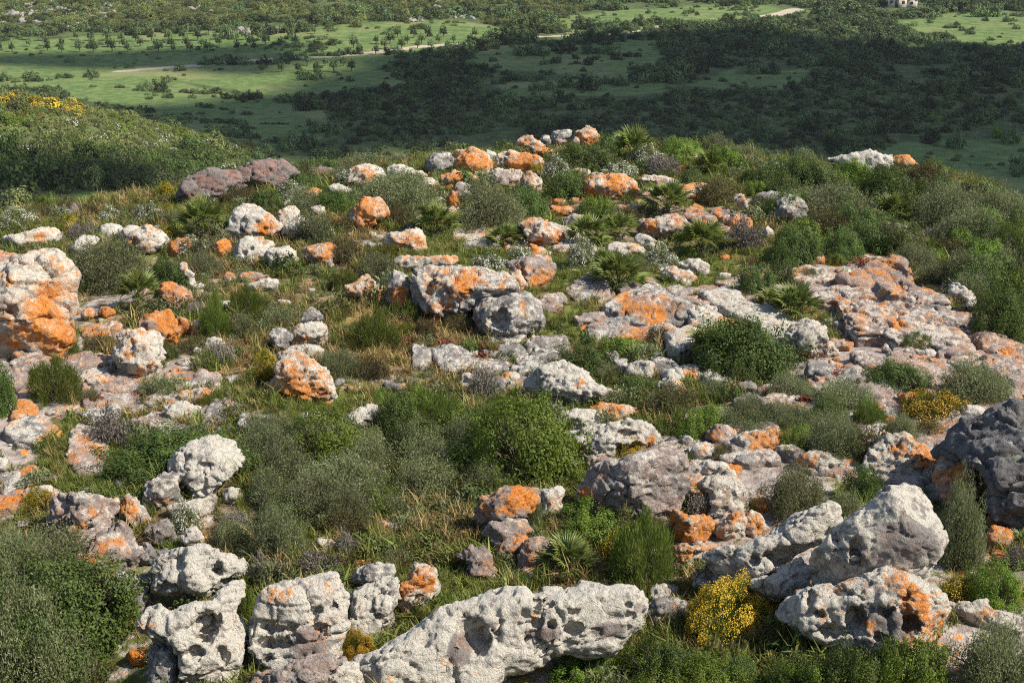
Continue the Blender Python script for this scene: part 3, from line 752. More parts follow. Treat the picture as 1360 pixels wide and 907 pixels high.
# --- skyline
R('20', [0,82,20,50,50,38,110,70,180,110,225,145,232,182,190,187,140,167,100,122,40,102], .6, 'w', "tilted skyline slab running down to the right, orange-edged", T=.8, spots=[(50,60,30),(150,150,40),(200,150,30)])
R('20', [140,77,170,40,195,45,218,90,195,102,160,87], -.6, 'g', "grey pointed rock on the skyline, first right of the tilted slab", T=1)
R('20', [205,57,225,30,290,10,320,20,315,50,270,67,220,72], -.6, 'g', "grey humped rock on the skyline between the pointed rock and the orange peak", T=1, by=90)
R('20', [220,82,240,55,290,75,282,97,230,97], 0, 'p', "small brownish rock under the grey humped skyline rock", T=1)
R('20', [335,52,345,30,400,0,430,5,450,50,480,102,450,112,400,97,360,102], .75, 'c', "orange peak rock topping the skyline", T=1, spots=[(420,60,40)])
R('20', [318,97,330,55,355,55,362,97], .45, 'p', "narrow pink rock leaning on the orange peak rock", T=1)
R('20', [310,247,320,225,360,218,410,230,422,252,380,262,340,260], .25, 'c', "round cream stone below the skyline shrubs", T=.9)
R('20', [410,264,425,242,470,240,492,257,470,270], 0, 'w', "small pale stone right of the round cream stone", T=.9)
R('20', [345,332,370,310,410,280,500,265,600,258,645,290,680,320,697,372,650,387,560,382,450,377,370,367], .5, 'c', "long orange and cream boulder with blocky top, front of the ledge", T=.8, spots=[(640,330,50),(560,270,40),(370,350,30)], cracks=1.2)
R('20', [640,262,700,262,840,265,890,280,902,322,860,337,800,317,760,292,690,285], .45, 'c', "thin orange-ended ledge behind the long orange boulder", T=.9)
R('20', [690,342,710,320,770,318,782,342,740,352], 0, 'w', "small white stone in the gap under the thin ledge", T=.9)
R('20', [205,402,230,380,280,385,277,412,220,420], 1, 'p', "small flat orange stone left of the orange dot stone", T=.9)
R('20', [308,402,320,370,350,370,357,402], 1, 'p', "orange dot-like stone below the long orange boulder", T=.9)
R('20', [190,442,220,420,300,420,340,450,337,472,280,467,220,457], .6, 'c', "low orange-fronted rock below the flat orange stone", T=.9)
R('20', [255,532,270,490,330,468,390,475,417,502,330,515,290,542], -.2, 'c', "smooth cream rock half hidden by palms", T=.9, cracks=.2)
R('20', [530,442,540,415,620,415,680,420,710,430,702,452,640,462,620,472,580,472], .4, 'p', "flat pinkish ledge left of the spiky palm", T=.8, spots=[(610,445,30)])
R('20', [895,472,910,440,960,415,1010,430,1022,457,960,492,920,492], .6, 'p', "orange cracked slab, uppermost left of the tile-like group", 's', h=.3)
R('20', [935,492,1020,450,1080,470,1160,535,1157,562,1060,557,990,532], .5, 'p', "orange cracked slab, largest and lowest of the tile-like group", 's', h=.3)
R('20', [1050,432,1140,418,1157,450,1100,482,1060,462], .75, 'p', "orange cracked slab, small upper one of the tile-like group", 's', h=.3)
R('20', [1110,482,1200,450,1260,500,1282,517,1200,542,1150,522], .75, 'p', "orange cracked slab, right hand one of the tile-like group", 's', h=.3)
R('20', [1140,352,1200,355,1240,400,1260,450,1330,490,1332,517,1270,497,1220,452,1200,392,1150,372], .8, 'c', "orange rib of rock running down the right of the tile-like slabs", T=1)
R('20', [665,532,690,500,780,495,860,472,900,480,947,525,900,547,840,562,820,602,760,602,690,572], .25, 'p', "broad pinkish boulder with flat lit top right of the palms", T=.8, spots=[(890,510,30),(720,530,30)])
R('20', [635,572,680,565,740,595,810,620,812,642,760,657,700,632,650,592], -.3, 'w', "pale sloping rock tucked under the broad pinkish boulder", T=.9)
R('20', [490,642,510,620,580,615,640,620,690,650,697,692,650,697,580,697,510,672], .4, 'w', "low white-topped boulder with an orange side above the dark palm", T=.9, spots=[(650,665,40)])
R('20', [800,772,820,740,870,740,880,760,930,760,970,800,940,832,890,837,840,812], .65, 'w', "jumbled orange and white rock among grass tufts", T=1)
R('20', [880,732,920,710,990,705,1040,740,1047,782,1000,792,950,762], .2, 'w', "pale rock behind the jumbled orange and white rock", T=1)
R('20', [1085,792,1110,770,1165,780,1172,802,1120,812], .4, 'w', "little pale stone in yellow grass, alone", T=.9)
# --- right rim
R('30', [340,182,420,160,540,135,570,145,600,160,645,158,655,230,690,245,640,262,560,245,480,245,420,205], -.1, 'w', "big white flat-topped rock on the right skyline", T=.9)
R('30', [645,168,700,150,740,155,792,202,740,207,700,237,658,236,645,195], 1, 'c', "bright orange end of the right skyline rock", T=.9)
R('30', [640,272,700,262,760,270,790,305,772,332,730,347,710,302,660,292], -.2, 'w', "grey-white rounded rock under the right skyline rock", T=1)
R('30', [-90,410,-70,372,0,360,30,347,90,365,87,402,40,422,0,442], -.3, 'g', "rough grey rock left of the orange-nosed grey boulder", T=1)
R('30', [40,352,100,345,107,362,60,367], 1, 'c', "flat orange cap stone on the rough grey rock", T=1, by=425)
R('30', [10,472,40,430,110,385,160,380,190,420,197,482,180,517,100,527,40,522,15,502], -.35, 'g', "grey rounded boulder with a single orange patch on its crown", T=1, spots=[(145,405,22)], cracks=.5)
R('30', [-30,592,-20,560,0,525,25,555,32,582], .3, 'w', "small pale stone at the foot of the grey twiggy bush", T=1)
R('30', [605,537,640,518,720,520,748,545,747,607,715,592,690,562,640,562], 0, 'w', "white rock among the right slope bushes, below the lone fan palm", T=1)
R('30', [810,692,850,682,905,720,892,742,840,717], -.3, 'w', "small white rock deep in the right slope bushes", T=1)
R('30', [950,842,940,815,1000,830,1060,870,1100,907,1095,960,1060,990,1040,930,980,902], -.1, 'w', "ragged white rock at the edge of the dark hollow", T=.9)
R('30', [235,702,250,685,300,685,302,722,240,727], 1, 'p', "orange stub of rock standing before the bright bush", T=1)
R('30', [380,780,480,730,560,715,600,700,700,695,735,730,772,792,760,812,690,802,600,782,480,792], .5, 'p', "upper orange-blotched slab of the right hand outcrop", 's', h=.35)
R('30', [110,762,200,740,300,750,372,787,330,802,200,797,130,792], .3, 'c', "pale tongue of slab left of the upper orange-blotched slab", 's', h=.2)
R('31', [150,-45,300,-75,420,-95,600,-100,720,-95,850,-70,950,-20,1000,60,1070,170,1105,220,1120,262,1000,242,900,202,780,188,700,200,600,172,480,172,420,130,375,60,360,0,300,-20], .28, 'p', "largest bare slab of the outcrop, wide and sunlit at the right rim", 's', h=.45, cracks=1.3, spots=[(380,40,45),(690,130,35),(1050,210,50),(870,-40,35),(700,-60,40),(500,130,30)])
R('31', [1060,110,1130,105,1190,160,1180,190,1110,200,1070,160], .55, 'c', "orange-spotted knob at the upper end of the rim slab", T=.9)
R('31', [1110,190,1200,170,1260,200,1330,230,1380,280,1400,360,1330,330,1230,290,1150,260], .45, 'p', "orange-flecked slab running down the right rim", 's', h=.3)
R('31', [1130,300,1250,300,1340,340,1460,400,1460,520,1380,500,1280,440,1190,400,1150,350], .35, 'p', "lower orange-flecked slab at the photo's right edge", 's', h=.28)
R('31', [1260,470,1330,455,1470,520,1470,570,1380,545,1280,530], 0, 'p', "plain pinkish slab just above the dark shaded crag", 's', h=.2)
R('31', [1190,382,1200,345,1250,340,1302,370,1260,402], -.1, 'w', "round white stone on the lower rim slab", T=.9)
# --- centre right slabs
R('M', [1010,302,1050,268,1130,235,1240,215,1320,235,1346,270,1400,290,1430,320,1346,345,1280,342,1200,362,1120,347,1060,322], .3, 'g', "domed grey slab, upper one of the central pavement", 's', h=.4, spots=[(1130,325,26),(1100,260,30),(1230,350,24)])
R('21', [400,142,500,100,620,95,720,120,800,110,900,150,840,192,700,212,600,232,520,212,430,192], .1, 'g', "flat grey slab, lower left one of the central pavement", 's', h=.22, spots=[(660,195,40),(600,225,30)])
R('21', [820,192,900,170,960,140,940,80,980,40,1060,30,1120,70,1180,120,1217,192,1100,192,1000,232,900,272,840,232], .25, 'c', "pale stepped slab above the big palm bush", 's', h=.35, spots=[(1140,110,40),(960,125,28)])
R('21', [330,102,400,70,480,60,560,90,500,112,420,122,350,122], .35, 'p', "small pinkish slab at the tip of the central pavement", 's', h=.16)
R('N', [85,242,200,225,260,260,330,300,420,350,490,385,500,420,480,462,420,482,340,462,310,402,250,372,180,332,120,282], 0, 'c', "long bare sloping slab between the two palm clumps", 's', h=.25, cracks=.7)
R('N', [430,400,500,385,560,412,620,492,560,517,480,517,420,482], -.1, 'c', "smooth pale slab end below the green palm", T=.8, cracks=.3)
R('N', [230,297,270,280,340,290,330,312,260,312], .5, 'c', "small orange-lipped ledge on the long bare slab", 's', h=.25)
R('31', [200,342,320,330,440,310,520,360,510,432,420,402,300,387,230,382], .25, 'g', "grey blotched ledge below the smooth pale slab end", 's', h=.3)
R('31', [315,377,330,335,400,365,427,392,360,397], .8, 'c', "small orange wedge sitting on the grey blotched ledge", T=1)
R('31', [210,402,330,390,470,410,500,452,400,472,280,482,240,452], .3, 'p', "layered pink ledge beneath the orange wedge", 's', h=.22)
R('31', [460,292,520,270,620,290,680,310,780,340,830,400,880,470,897,522,860,522,780,452,700,382,600,342,500,332], .05, 'p', "curving pinkish slab rim under the row of upright stones", 's', h=.3)
R('31', [605,272,625,245,650,270,642,292], -.2, 'w', "pointed white stone, first of the row of upright stones", T=1)
R('31', [660,302,670,265,705,262,722,292,700,307], -.3, 'g', "grey stone, second of the row of upright stones", T=1)
R('31', [700,302,735,265,765,290,762,322,715,317], -.3, 'g', "tilted grey stone, third of the row of upright stones", T=1)
R('31', [765,312,780,270,830,275,837,307,790,322], 0, 'p', "pinkish stone, fourth of the row of upright stones", T=1)
R('31', [830,322,840,280,890,285,902,322,850,332], -.2, 'w', "pale stone, fifth of the row of upright stones", T=1)
R('31', [890,342,895,285,930,290,937,352,905,357], .55, 'p', "orange-sided stone, last of the row of upright stones", T=1)
R('31', [325,222,400,190,445,230,432,252,340,242], .7, 'p', "orange low rock beside the dry grass below the big rim slab", 's', h=.16)
R('31', [688,562,700,505,800,520,832,547,740,602,700,592], .7, 'p', "orange rock left of the yellow-green gorse", T=.9)
R('31', [598,672,605,635,650,630,682,662,650,682], .85, 'p', "small orange rock below the orange rock by the gorse", T=.9)
R('31', [900,522,960,515,1030,545,1032,572,980,562], .9, 'p', "bright orange chip behind the yellow-green gorse", T=.9)
R('31', [1010,590,1100,575,1160,590,1150,625,1060,640], 0, 'w', "pale rock between the gorse and the dark shaded crag", T=.8)
R('P', [1235,600,1258,585,1272,570,1300,553,1322,541,1345,534,1420,528,1430,740,1360,712,1335,700,1318,672,1316,645,1300,612,1275,606], -1.2, 'd', "large dark shaded crag at the photo's right edge", T=1.3, A=.5, facets=7, rough=1.3, cracks=1.4, pits=[(1290,572,9,5)], by=722)  # dark tone puts the shade of the side facing the view into the colour
R('31', [540,832,640,760,760,752,897,785,862,832,890,907,870,962,700,967,560,962,540,902], .4, 'c', "pale orange-edged table rock above the giant white boulder", T=.8, A=.35, facets=3, spots=[(840,820,45),(850,880,40),(680,770,30)], cracks=1)
R('31', [365,802,480,760,600,740,610,767,560,802,480,832,390,832], -.3, 'g', "grey low rock at the left of the table rock", T=.9)
R('31', [320,782,340,750,420,730,500,715,600,705,602,722,460,747,390,792,340,802], .35, 'w', "thin line of pale rock above the grey low rock", T=.9)
R('31', [60,600,100,575,190,580,230,600,190,622,110,622], .5, 'p', "orange speckled ledge among grey bushes, left of the green cushion", 's', h=.15)
R('31', [120,560,180,548,210,566,150,582], .6, 'p', "small orange slab beside red stonecrop", 's', h=.12)
R('21', [1180,802,1190,750,1240,720,1340,710,1400,700,1440,762,1420,802,1350,837,1260,842,1200,832], .35, 'w', "blocky pale boulder with orange right side near the green cushion", T=.9, spots=[(1320,800,60),(1400,760,50)])
R('31', [40,832,60,790,120,785,220,832,180,872,100,872], .05, 'c', "cream rock just below the blocky pale boulder", T=.9)
R('31', [140,892,190,840,280,815,320,845,380,862,360,892,260,922,160,922], .05, 'c', "lumpy cream rock right of the cream rock, by the yellow moss", T=.9)
R('31', [920,882,960,865,1010,890,1000,960,940,950], .35, 'w', "white and orange capstone at the top of the square pillar", T=1)
R('31', [1010,892,1060,885,1082,910,1070,960,1010,950], 0, 'w', "white capstone beside the orange one on the square pillar", T=1)
# --- middle ground
R('21', [20,332,30,290,120,250,190,250,245,290,180,332,100,372,40,382], -.3, 'g', "smooth grey slab below the bowl boulder", 's', h=.2)
R('21', [-60,395,-60,360,0,345,40,372,0,385], -.2, 'g', "small grey slab left of the smooth grey slab", 's', h=.15)
R('21', [60,378,120,350,190,345,210,372,130,395], -.1, 'w', "narrow pale slab between smooth grey slab and cave-eyed boulder", 's', h=.15)
R('21', [508,292,550,290,620,330,622,372,570,362], -.3, 'g', "slanting grey slab at the right of the dark shrub", 's', h=.3)
R('21', [600,412,610,370,670,345,740,350,752,402,730,442,660,432,620,452], .3, 'w', "small blocky white boulder with rusty base in mid-slope", T=.95, spots=[(660,410,30)])
R('21', [730,312,780,295,880,340,872,372,780,372,740,342], -.4, 'g', "grey tilted slab at the left of the big palm bush", 's', h=.3)
R('21', [790,402,850,385,920,425,962,430,940,452,860,442,810,432], 0, 'w', "white low rock above the dark-nosed rock", T=.9)
R('21', [775,482,790,440,840,430,900,450,922,502,900,542,840,547,790,522], .35, 'w', "dark-nosed white rock with an orange side", T=1, pits=[(800,480,20,26)], spots=[(870,520,40)])
R('21', [940,510,960,485,985,495,980,520], -.1, 'w', "little white stone right of the dark-nosed rock", T=1)
R('21', [855,377,920,350,1000,355,1082,370,1060,412,980,422,900,402], .3, 'w', "pale ledge under the big palm bush, orange notched", 's', h=.25, spots=[(930,375,30),(960,410,24)])
R('21', [1010,442,1080,405,1140,430,1180,450,1202,482,1120,482,1040,462], -.1, 'w', "pale knobbly rock in front of the big palm bush", T=.8)
R('21', [1170,472,1230,445,1290,455,1302,492,1230,502,1180,502], .2, 'g', "grey knob right of the pale knobbly rock", T=.9)
R('21', [1280,492,1340,465,1362,482,1352,512,1300,512], .7, 'p', "orange knob at the end of the pale knobbly ledge", T=.9)
R('21', [1180,532,1260,500,1330,520,1342,542,1240,547], -.2, 'g', "flat grey stone behind the silver-grey bush", 's', h=.15)
R('21', [85,512,100,460,140,410,200,385,290,363,330,390,380,420,430,470,500,490,560,520,592,562,500,572,430,562,380,592,250,592,190,572,110,547], .05, 'w', "cave-eyed boulder with two hollows and an orange tail in mid-slope", T=.95, pits=[(255,540,42,26,.8),(436,535,14,30),(140,545,30,16)], spots=[(520,530,60),(340,470,30),(380,435,20),(350,540,24)], cracks=.7)
R('21', [400,592,480,565,600,580,690,600,697,642,640,662,540,642,490,622], .35, 'w', "stepped pale rock under the tail of the cave-eyed boulder", T=.9, spots=[(680,610,20),(450,590,30)])
R('21', [215,622,330,600,470,610,490,642,480,672,390,692,310,702,260,652], -.05, 'w', "white low rock between the bright bush and the yellow moss", T=.9)
R('21', [180,600,200,570,260,575,300,600,230,625], .2, 'p', "pinkish shelf under the cave-eyed boulder", T=.9)
R('21', [290,747,360,715,450,690,540,690,620,665,690,695,770,745,760,772,700,792,640,772,560,792,540,832,480,862,400,852,360,802], .1, 'w', "cream boulder with a cup-shaped hollow in its top behind yellow moss", T=.95, pits=[(620,708,55,22,.9)], spots=[(740,760,24)], cracks=.7)
R('21', [370,832,450,850,530,850,562,832,520,907,430,912,380,882], .25, 'p', "pink rock under the cup-topped boulder", T=.9)
R('22', [345,132,350,70,390,10,480,-20,600,-60,640,-80,740,-110,800,-160,870,-185,920,-150,937,-100,915,-40,935,60,930,92,910,122,860,222,780,272,690,332,680,272,640,232,520,212,420,192], .0, 'p', "large smooth pinkish grey boulder, white above, orange at its lower left", T=.85, A=.5, facets=6, spots=[(450,150,75),(490,30,26),(380,130,40)], strokes=[([(560,-20),(600,120),(690,200)],22,-12),([(640,-60),(800,-130)],40,14)], cracks=1)
R('21', [940,812,980,770,1070,770,1062,822,1010,872,960,852], 0, 'w', "white blocky rock right of the pinkish grey boulder's top", T=.95)
R('21', [900,772,900,735,950,735,972,772,930,802], 0, 'g', "small grey rock behind the white blocky rock", T=.95)
R('21', [1010,740,1060,690,1120,680,1180,705,1200,730,1130,770,1080,780], .35, 'p', "pink and orange rock left of the blocky pale boulder", T=.9)
R('21', [880,650,900,628,970,625,1040,640,1020,700,960,690], .45, 'w', "pale orange-edged rock left of the small green shrub", T=.9)
R('21', [1170,872,1190,835,1250,840,1287,872,1270,907,1210,912], -.3, 'g', "dark-bottomed grey cobble under the blocky pale boulder", T=1)
R('21', [920,905,1000,870,1080,880,1170,865,1182,912,1100,962,1020,962,940,945], -.05, 'c', "cream top block of the orange-footed cream outcrop", T=.9)
R('22', [1010,110,1060,50,1130,10,1190,40,1230,110,1252,182,1235,220,1190,240,1140,260,1085,240,1060,160], .05, 'c', "sunlit cream block leaning in the orange-footed cream outcrop", T=.9, facets=4)
R('22', [1080,262,1160,240,1220,245,1240,300,1230,380,1150,382,1110,342], .6, 'c', "orange-streaked foot of the cream outcrop", T=.9)
R('22', [1225,250,1270,235,1325,260,1357,322,1340,352,1260,362,1235,310], .5, 'w', "orange-cornered pale block at the right of the cream outcrop", T=.9, spots=[(1300,300,40)])
R('22', [830,302,870,240,910,262,1000,255,1060,312,1077,382,1040,412,940,407,880,392,830,342], 1, 'c', "vivid orange boulder between pinkish boulder and cream outcrop", T=.95)
R('22', [715,352,740,310,800,310,832,352,760,382], .6, 'p', "orange rock partly under the brown bush by the vivid boulder", T=.9)
R('22', [860,412,920,395,1060,400,1042,442,960,452,950,502,890,542,868,500], .65, 'w', "crumbled orange and white rock left of the long grey boulder", T=.9)
R('22', [865,192,860,125,930,110,952,160,935,192,890,202], .05, 'c', "rounded cream stone above the brown bush", T=1)
R('22', [940,160,960,130,1010,140,1020,180,970,190], .3, 'p', "small pinkish stone beside the rounded cream stone", T=1)
# --- left-centre
R('11', [245,122,250,95,300,55,330,65,357,107,300,132], -.4, 'g', "rounded grey capstone balanced on the small rock tower", T=1, by=270)
R('11', [188,242,200,180,250,140,300,125,352,105,362,160,367,242,290,252], .25, 'w', "lichen-flecked pale middle block of the small rock tower", T=1, by=285, spots=[(250,235,40)])
R('11', [185,292,190,258,300,250,372,258,372,292,290,327,230,302], .55, 'w', "orange-banded bottom block of the small rock tower", T=1)
R('11', [75,202,120,170,180,165,187,212,150,292,100,292], -.3, 'g', "dim grey rock left of the small rock tower", T=.9)
R('11', [45,482,100,430,150,330,200,310,270,320,320,372,360,402,397,492,370,522,290,517,165,567,120,567,90,522], .3, 'w', "triangular boulder, pale above with a broad orange skirt", T=.95, spots=[(350,470,58),(210,520,70),(270,490,40),(140,540,40)], strokes=[([(290,400),(290,500)],8,-8),([(270,370),(240,440)],14,12)], cracks=1)
R('11', [110,322,130,290,180,290,187,322,150,342], .1, 'p', "small pinkish rock behind the triangular boulder", T=.9)
R('11', [340,395,360,380,385,385,390,405], .2, 'w', "tiny pale stone at the right shoulder of the triangular boulder", T=.9)
R('11', [830,342,840,250,900,235,922,270,930,332,880,342], -.3, 'g', "grey slab at the left of the red-stained pavement", 's', h=.2)
R('11', [935,262,1000,245,1100,260,1140,300,1200,300,1290,320,1200,352,1080,372,980,362,960,312], -.3, 'g', "long pale grey pavement slab under the wedge boulder's shade", 's', h=.2)
R('11', [1090,452,1100,410,1170,400,1192,432,1130,492], -.1, 'w', "white rock left of the dark spiny bush", T=.9)
R('11', [1248,492,1270,430,1310,440,1322,502,1280,532], 0, 'd', "dark rock with a pale spot right of the dark spiny bush", T=.95)
R('11', [1300,430,1340,400,1400,400,1420,440,1340,470], .4, 'w', "orange flecked rock at the left of the cave-eyed boulder", T=.9)
R('11', [658,492,680,450,760,455,792,492,720,502], -.2, 'd', "dark low boulder with white streaks above the green cushion", T=.9)
R('11', [205,772,210,690,240,640,330,620,370,640,410,700,442,742,380,762,320,782], -.2, 'w', "clean white boulder with a grooved grey face by the green lawn", T=1, spots=[(275,660,20)], strokes=[([(220,700),(300,740)],8,-6),([(230,670),(320,720)],8,-6)])
R('11', [135,827,150,750,200,680,207,772,160,837], -.3, 'w', "white flank rock left of the clean white boulder", T=1)
R('11', [470,722,480,670,520,620,580,590,650,590,672,632,640,672,600,692,622,742,560,727], -.2, 'w', "white skull-like rock with a dark slot, right of the clean white boulder", T=1, pits=[(578,658,28,11),(600,700,14,22)])
R('11', [430,692,450,650,500,630,482,692,450,712], -.5, 'g', "grey rock leaning at the left of the skull-like rock", T=1)
R('11', [610,782,620,740,660,740,722,770,702,812,640,802], .35, 'w', "orange-topped pale rock below the skull-like rock", T=.9, spots=[(635,745,24)])
R('11', [770,752,780,710,860,710,882,742,840,762], -.2, 'c', "small cream rock in the middle of the grey-green scrub", T=.9)
R('01', [1275,642,1290,615,1340,615,1420,630,1500,650,1550,690,1480,700,1420,722,1330,692,1280,682], -.1, 'g', "grey rock slab on the near edge of the green lawn", 's', h=.3)
# --- left pavement
R('01', [590,212,640,200,720,190,790,215,840,260,862,310,840,352,830,392,790,422,700,442,660,402,640,352,615,310,640,262], .3, 'w', "mottled head-shaped boulder with a dark cave under its left cheek", T=1, pits=[(640,368,40,34)], spots=[(750,415,50),(680,300,18),(830,340,20)], cracks=.8, rough=1.2)
R('01', [340,342,430,320,560,300,622,315,570,352,580,392,500,402,420,392,380,362], .35, 'w', "pale slab running left from the head-shaped boulder", 's', h=.22, spots=[(470,365,50)])
R('01', [0,342,90,330,160,350,230,330,232,372,170,402,110,432,40,442,-30,432], .15, 'p', "pale layered slab at the left edge below the huge cream boulder", 's', h=.25)
R('01', [450,432,560,400,650,400,760,440,740,502,660,542,560,562,460,552,440,482], .45, 'p', "wide orange-blotched slab in front of the head-shaped boulder", 's', h=.14)
R('01', [455,440,490,412,550,412,572,445,520,472,470,462], .75, 'w', "small orange and white stone on the wide blotched slab", T=.8)
R('01', [420,602,460,570,560,545,620,562,640,602,600,642,480,642], .1, 'g', "grey slab between dry grass tufts, left pavement", 's', h=.14)
R('01', [740,152,760,110,850,85,920,80,932,132,960,190,977,232,930,272,880,242,800,202], .55, 'g', "grey slab boulder dyed orange below, left of the orange knuckle stones", T=.8, spots=[(860,150,40),(930,230,45),(900,100,30)])
R('01', [928,152,940,110,1010,115,1022,162,980,202,940,182], .65, 'p', "orange knuckle stone, left one of two", T=.95)
R('01', [1020,182,1030,115,1065,120,1062,182,1030,207], .65, 'w', "orange knuckle stone, right one of two with a white foot", T=.95)
R('01', [432,112,440,65,490,58,507,90,490,117], .95, 'p', "round orange cobble, left one of a pair below the palm", T=1)
R('01', [518,102,525,60,560,50,607,55,602,92,560,107], .95, 'p', "round orange cobble, right one of a pair below the palm", T=1)
R('01', [395,85,400,50,430,48,428,90], .7, 'p', "orange pebble tucked between the huge cream boulder and the cobbles", T=1)
R('01', [430,142,490,125,580,110,640,140,622,182,540,182,450,172], .6, 'p', "orange flat slab below the pair of round orange cobbles", 's', h=.18)
R('01', [1090,272,1095,215,1140,210,1202,240,1150,262,1130,277], -.1, 'w', "small white triangular rock at the foot of the rounded broom", T=.9)
R('01', [1025,282,1040,260,1085,280,1082,302,1040,302], .2, 'w', "little white stone left of the white triangular rock", T=.9)
R('01', [1145,25,1180,5,1240,10,1242,42,1180,42], -.2, 'g', "flat grey stone above the rounded broom", 's', h=.14)
R('10', [-105,802,-80,775,0,770,60,790,42,817,-30,822], .55, 'p', "flat orange stone in the grass under the cave boulder", T=.7)
R('10', [-40,850,-10,830,70,805,120,810,132,862,70,872,0,866], .15, 'w', "low white stone below the flat orange stone", T=.8)
R('01', [870,602,890,565,960,550,1060,580,1072,622,1030,662,960,662,900,652], .15, 'w', "rounded pale block at the top of the grey cracked pavement", T=.6, spots=[(1005,600,16),(890,640,22)])
R('01', [790,642,860,625,940,662,1050,662,1022,742,960,762,870,762,820,712], .05, 'g', "grey cracked pavement slab, left one with an orange spot", 's', h=.14, spots=[(850,690,22),(830,740,24)])
R('01', [1050,692,1070,632,1130,540,1200,530,1267,572,1262,622,1170,642,1120,692,1060,722], -.2, 'g', "grey cracked pavement slab, upper right one", 's', h=.14)
R('01', [1030,792,1060,722,1130,682,1250,650,1282,692,1200,722,1110,792], -.2, 'g', "grey cracked pavement slab, lower right one", 's', h=.14)
R('01', [930,535,980,500,1060,485,1140,470,1152,500,1080,530,960,552], .4, 'w', "white rock sheet with an orange rim above the cracked pavement", T=.6, spots=[(1120,490,30)])
R('01', [20,692,60,650,180,620,280,640,312,700,270,742,190,752,90,742,40,722], .0, 'g', "rounded grey slab with orange tips near the left edge", 's', h=.2, spots=[(30,660,36),(240,745,50),(300,710,30)])
R('01', [55,622,90,540,160,540,200,580,182,612,90,632], .9, 'p', "orange sheet of rock behind the rounded grey slab", 's', h=.14)
R('01', [360,812,380,700,420,665,500,690,530,730,582,792,570,862,520,907,407,912,365,862], .1, 'p', "long pinkish slab with an orange wedge of lichen", 's', h=.2, spots=[(460,765,60),(540,830,50),(385,840,30)])
R('01', [590,890,620,830,700,790,742,802,700,852,640,902], .35, 'p', "small pinkish slab right of the long pinkish slab", 's', h=.14)
R('01', [-25,942,-20,850,30,860,42,892,20,932], .1, 'c', "cream rock at the left edge above the flat grey stone", T=.8)
R('02', [0,112,20,60,80,10,150,15,157,40,90,72,50,122], -.4, 'g', "flat grey stone in grass at the left edge", 's', h=.18)
# --- bottom left
R('02', [105,192,110,150,150,105,230,92,300,115,320,152,200,142,150,192], .25, 'w', "pale arched rock behind the small gorse cushion", T=.9)
R('02', [285,310,300,200,320,160,400,170,480,180,580,190,602,230,560,300,540,350,470,402,400,502,365,492,320,400], .25, 'p', "sunlit orange-fringed ledge above the big olive bush", T=.75, A=.4, facets=4, spots=[(340,350,45),(380,460,45),(440,305,30),(500,230,24)], cracks=1.2)
R('02', [640,212,650,180,700,155,740,200,770,240,792,302,760,332,700,282,660,252], .25, 'w', "white rock with an orange band leaning toward the ledge", T=1, spots=[(690,205,34)])
R('02', [410,522,450,450,520,380,640,325,690,370,712,410,740,500,720,590,600,622,500,602,440,572], .2, 'p', "broad smooth ledge half in the shade of the white tower", T=.8, A=.4, facets=4, spots=[(470,530,45),(640,380,30),(560,400,24),(430,560,30)], cracks=.8)
R('02', [535,642,570,600,700,570,810,560,820,640,790,740,720,850,660,830,570,692], 0, 'g', "rust-blotched grey block in the cleft beneath the broad ledge", T=.9, rough=1.3, spots=[(640,640,16),(690,780,16)])
R('02', [720,472,740,400,780,400,830,450,900,425,925,442,830,505,780,525], -.4, 'g', "grey jutting rock at the left of the white tower's head", T=1)
R('02', [775,400,790,330,830,290,880,270,920,330,930,400,870,430,800,425], -.1, 'g', "lichen-grey rock behind the white tower's head", T=1)
R('02', [970,372,990,320,1030,308,1080,362,1062,402,1000,402], -.3, 'w', "egg-like white stone on top of the white tower", T=1, by=470)
R('02', [800,652,820,520,850,450,940,420,1040,415,1100,400,1180,440,1260,440,1325,502,1300,547,1240,572,1210,622,1160,662,1080,682,1000,692,950,672,880,702], -.2, 'w', "white head of the rock tower with a round black hole", T=1, A=.6, pits=[(1160,532,44,42,1.3),(880,600,60,26),(1200,610,26)], strokes=[([(965,450),(960,600)],26,-28),([(840,460),(960,430)],24,16),([(1020,520),(1060,640)],40,20),([(980,690),(1150,670)],18,-14)], rough=.85, facets=6, by=760)
R('Q', [525,692,560,620,610,600,660,650,720,620,820,600,900,520,950,510,962,562,930,622,947,702,932,862,925,985,700,1000,700,902,700,800,640,752,580,742], -.15, 'w', "white hollowed lower column of the rock tower with a gaping hole", T=.95, A=.6, pits=[(800,690,66,62,1.1),(752,786,44,27),(858,814,25,36)], spots=[(590,690,24)], strokes=[([(690,650),(690,780)],20,12),([(620,720),(690,760)],16,-10)], rough=.85, by=985)
R('Q', [590,985,580,760,640,765,705,815,705,985], -.3, 'g', "dark shaded foot of the rock tower in the cleft", T=.8, by=985)
R('02', [758,182,780,100,840,50,920,40,932,110,960,180,900,232,820,232], .1, 'g', "shadowed grey rock left of the white ridge-backed rock", T=1, spots=[(820,150,30),(900,180,30)])
R('Q', [672,152,685,70,720,20,790,-15,880,-10,930,10,977,42,930,72,870,112,830,182,760,192,700,202], -.25, 'w', "white ridge-backed rock standing above the leaning ledges", T=1, strokes=[([(735,50),(745,170)],16,12),([(800,60),(790,150)],14,-14)], rough=1.3, by=205)
R('Q', [640,252,700,215,770,195,842,190,830,242,760,252,700,272,660,272], .15, 'c', "cream flat rock under the white ridge-backed rock", T=.9)
R('Q', [862,202,880,160,930,160,937,200,890,217], .05, 'c', "small cream stone in the grass right of the cream flat rock", T=.9)
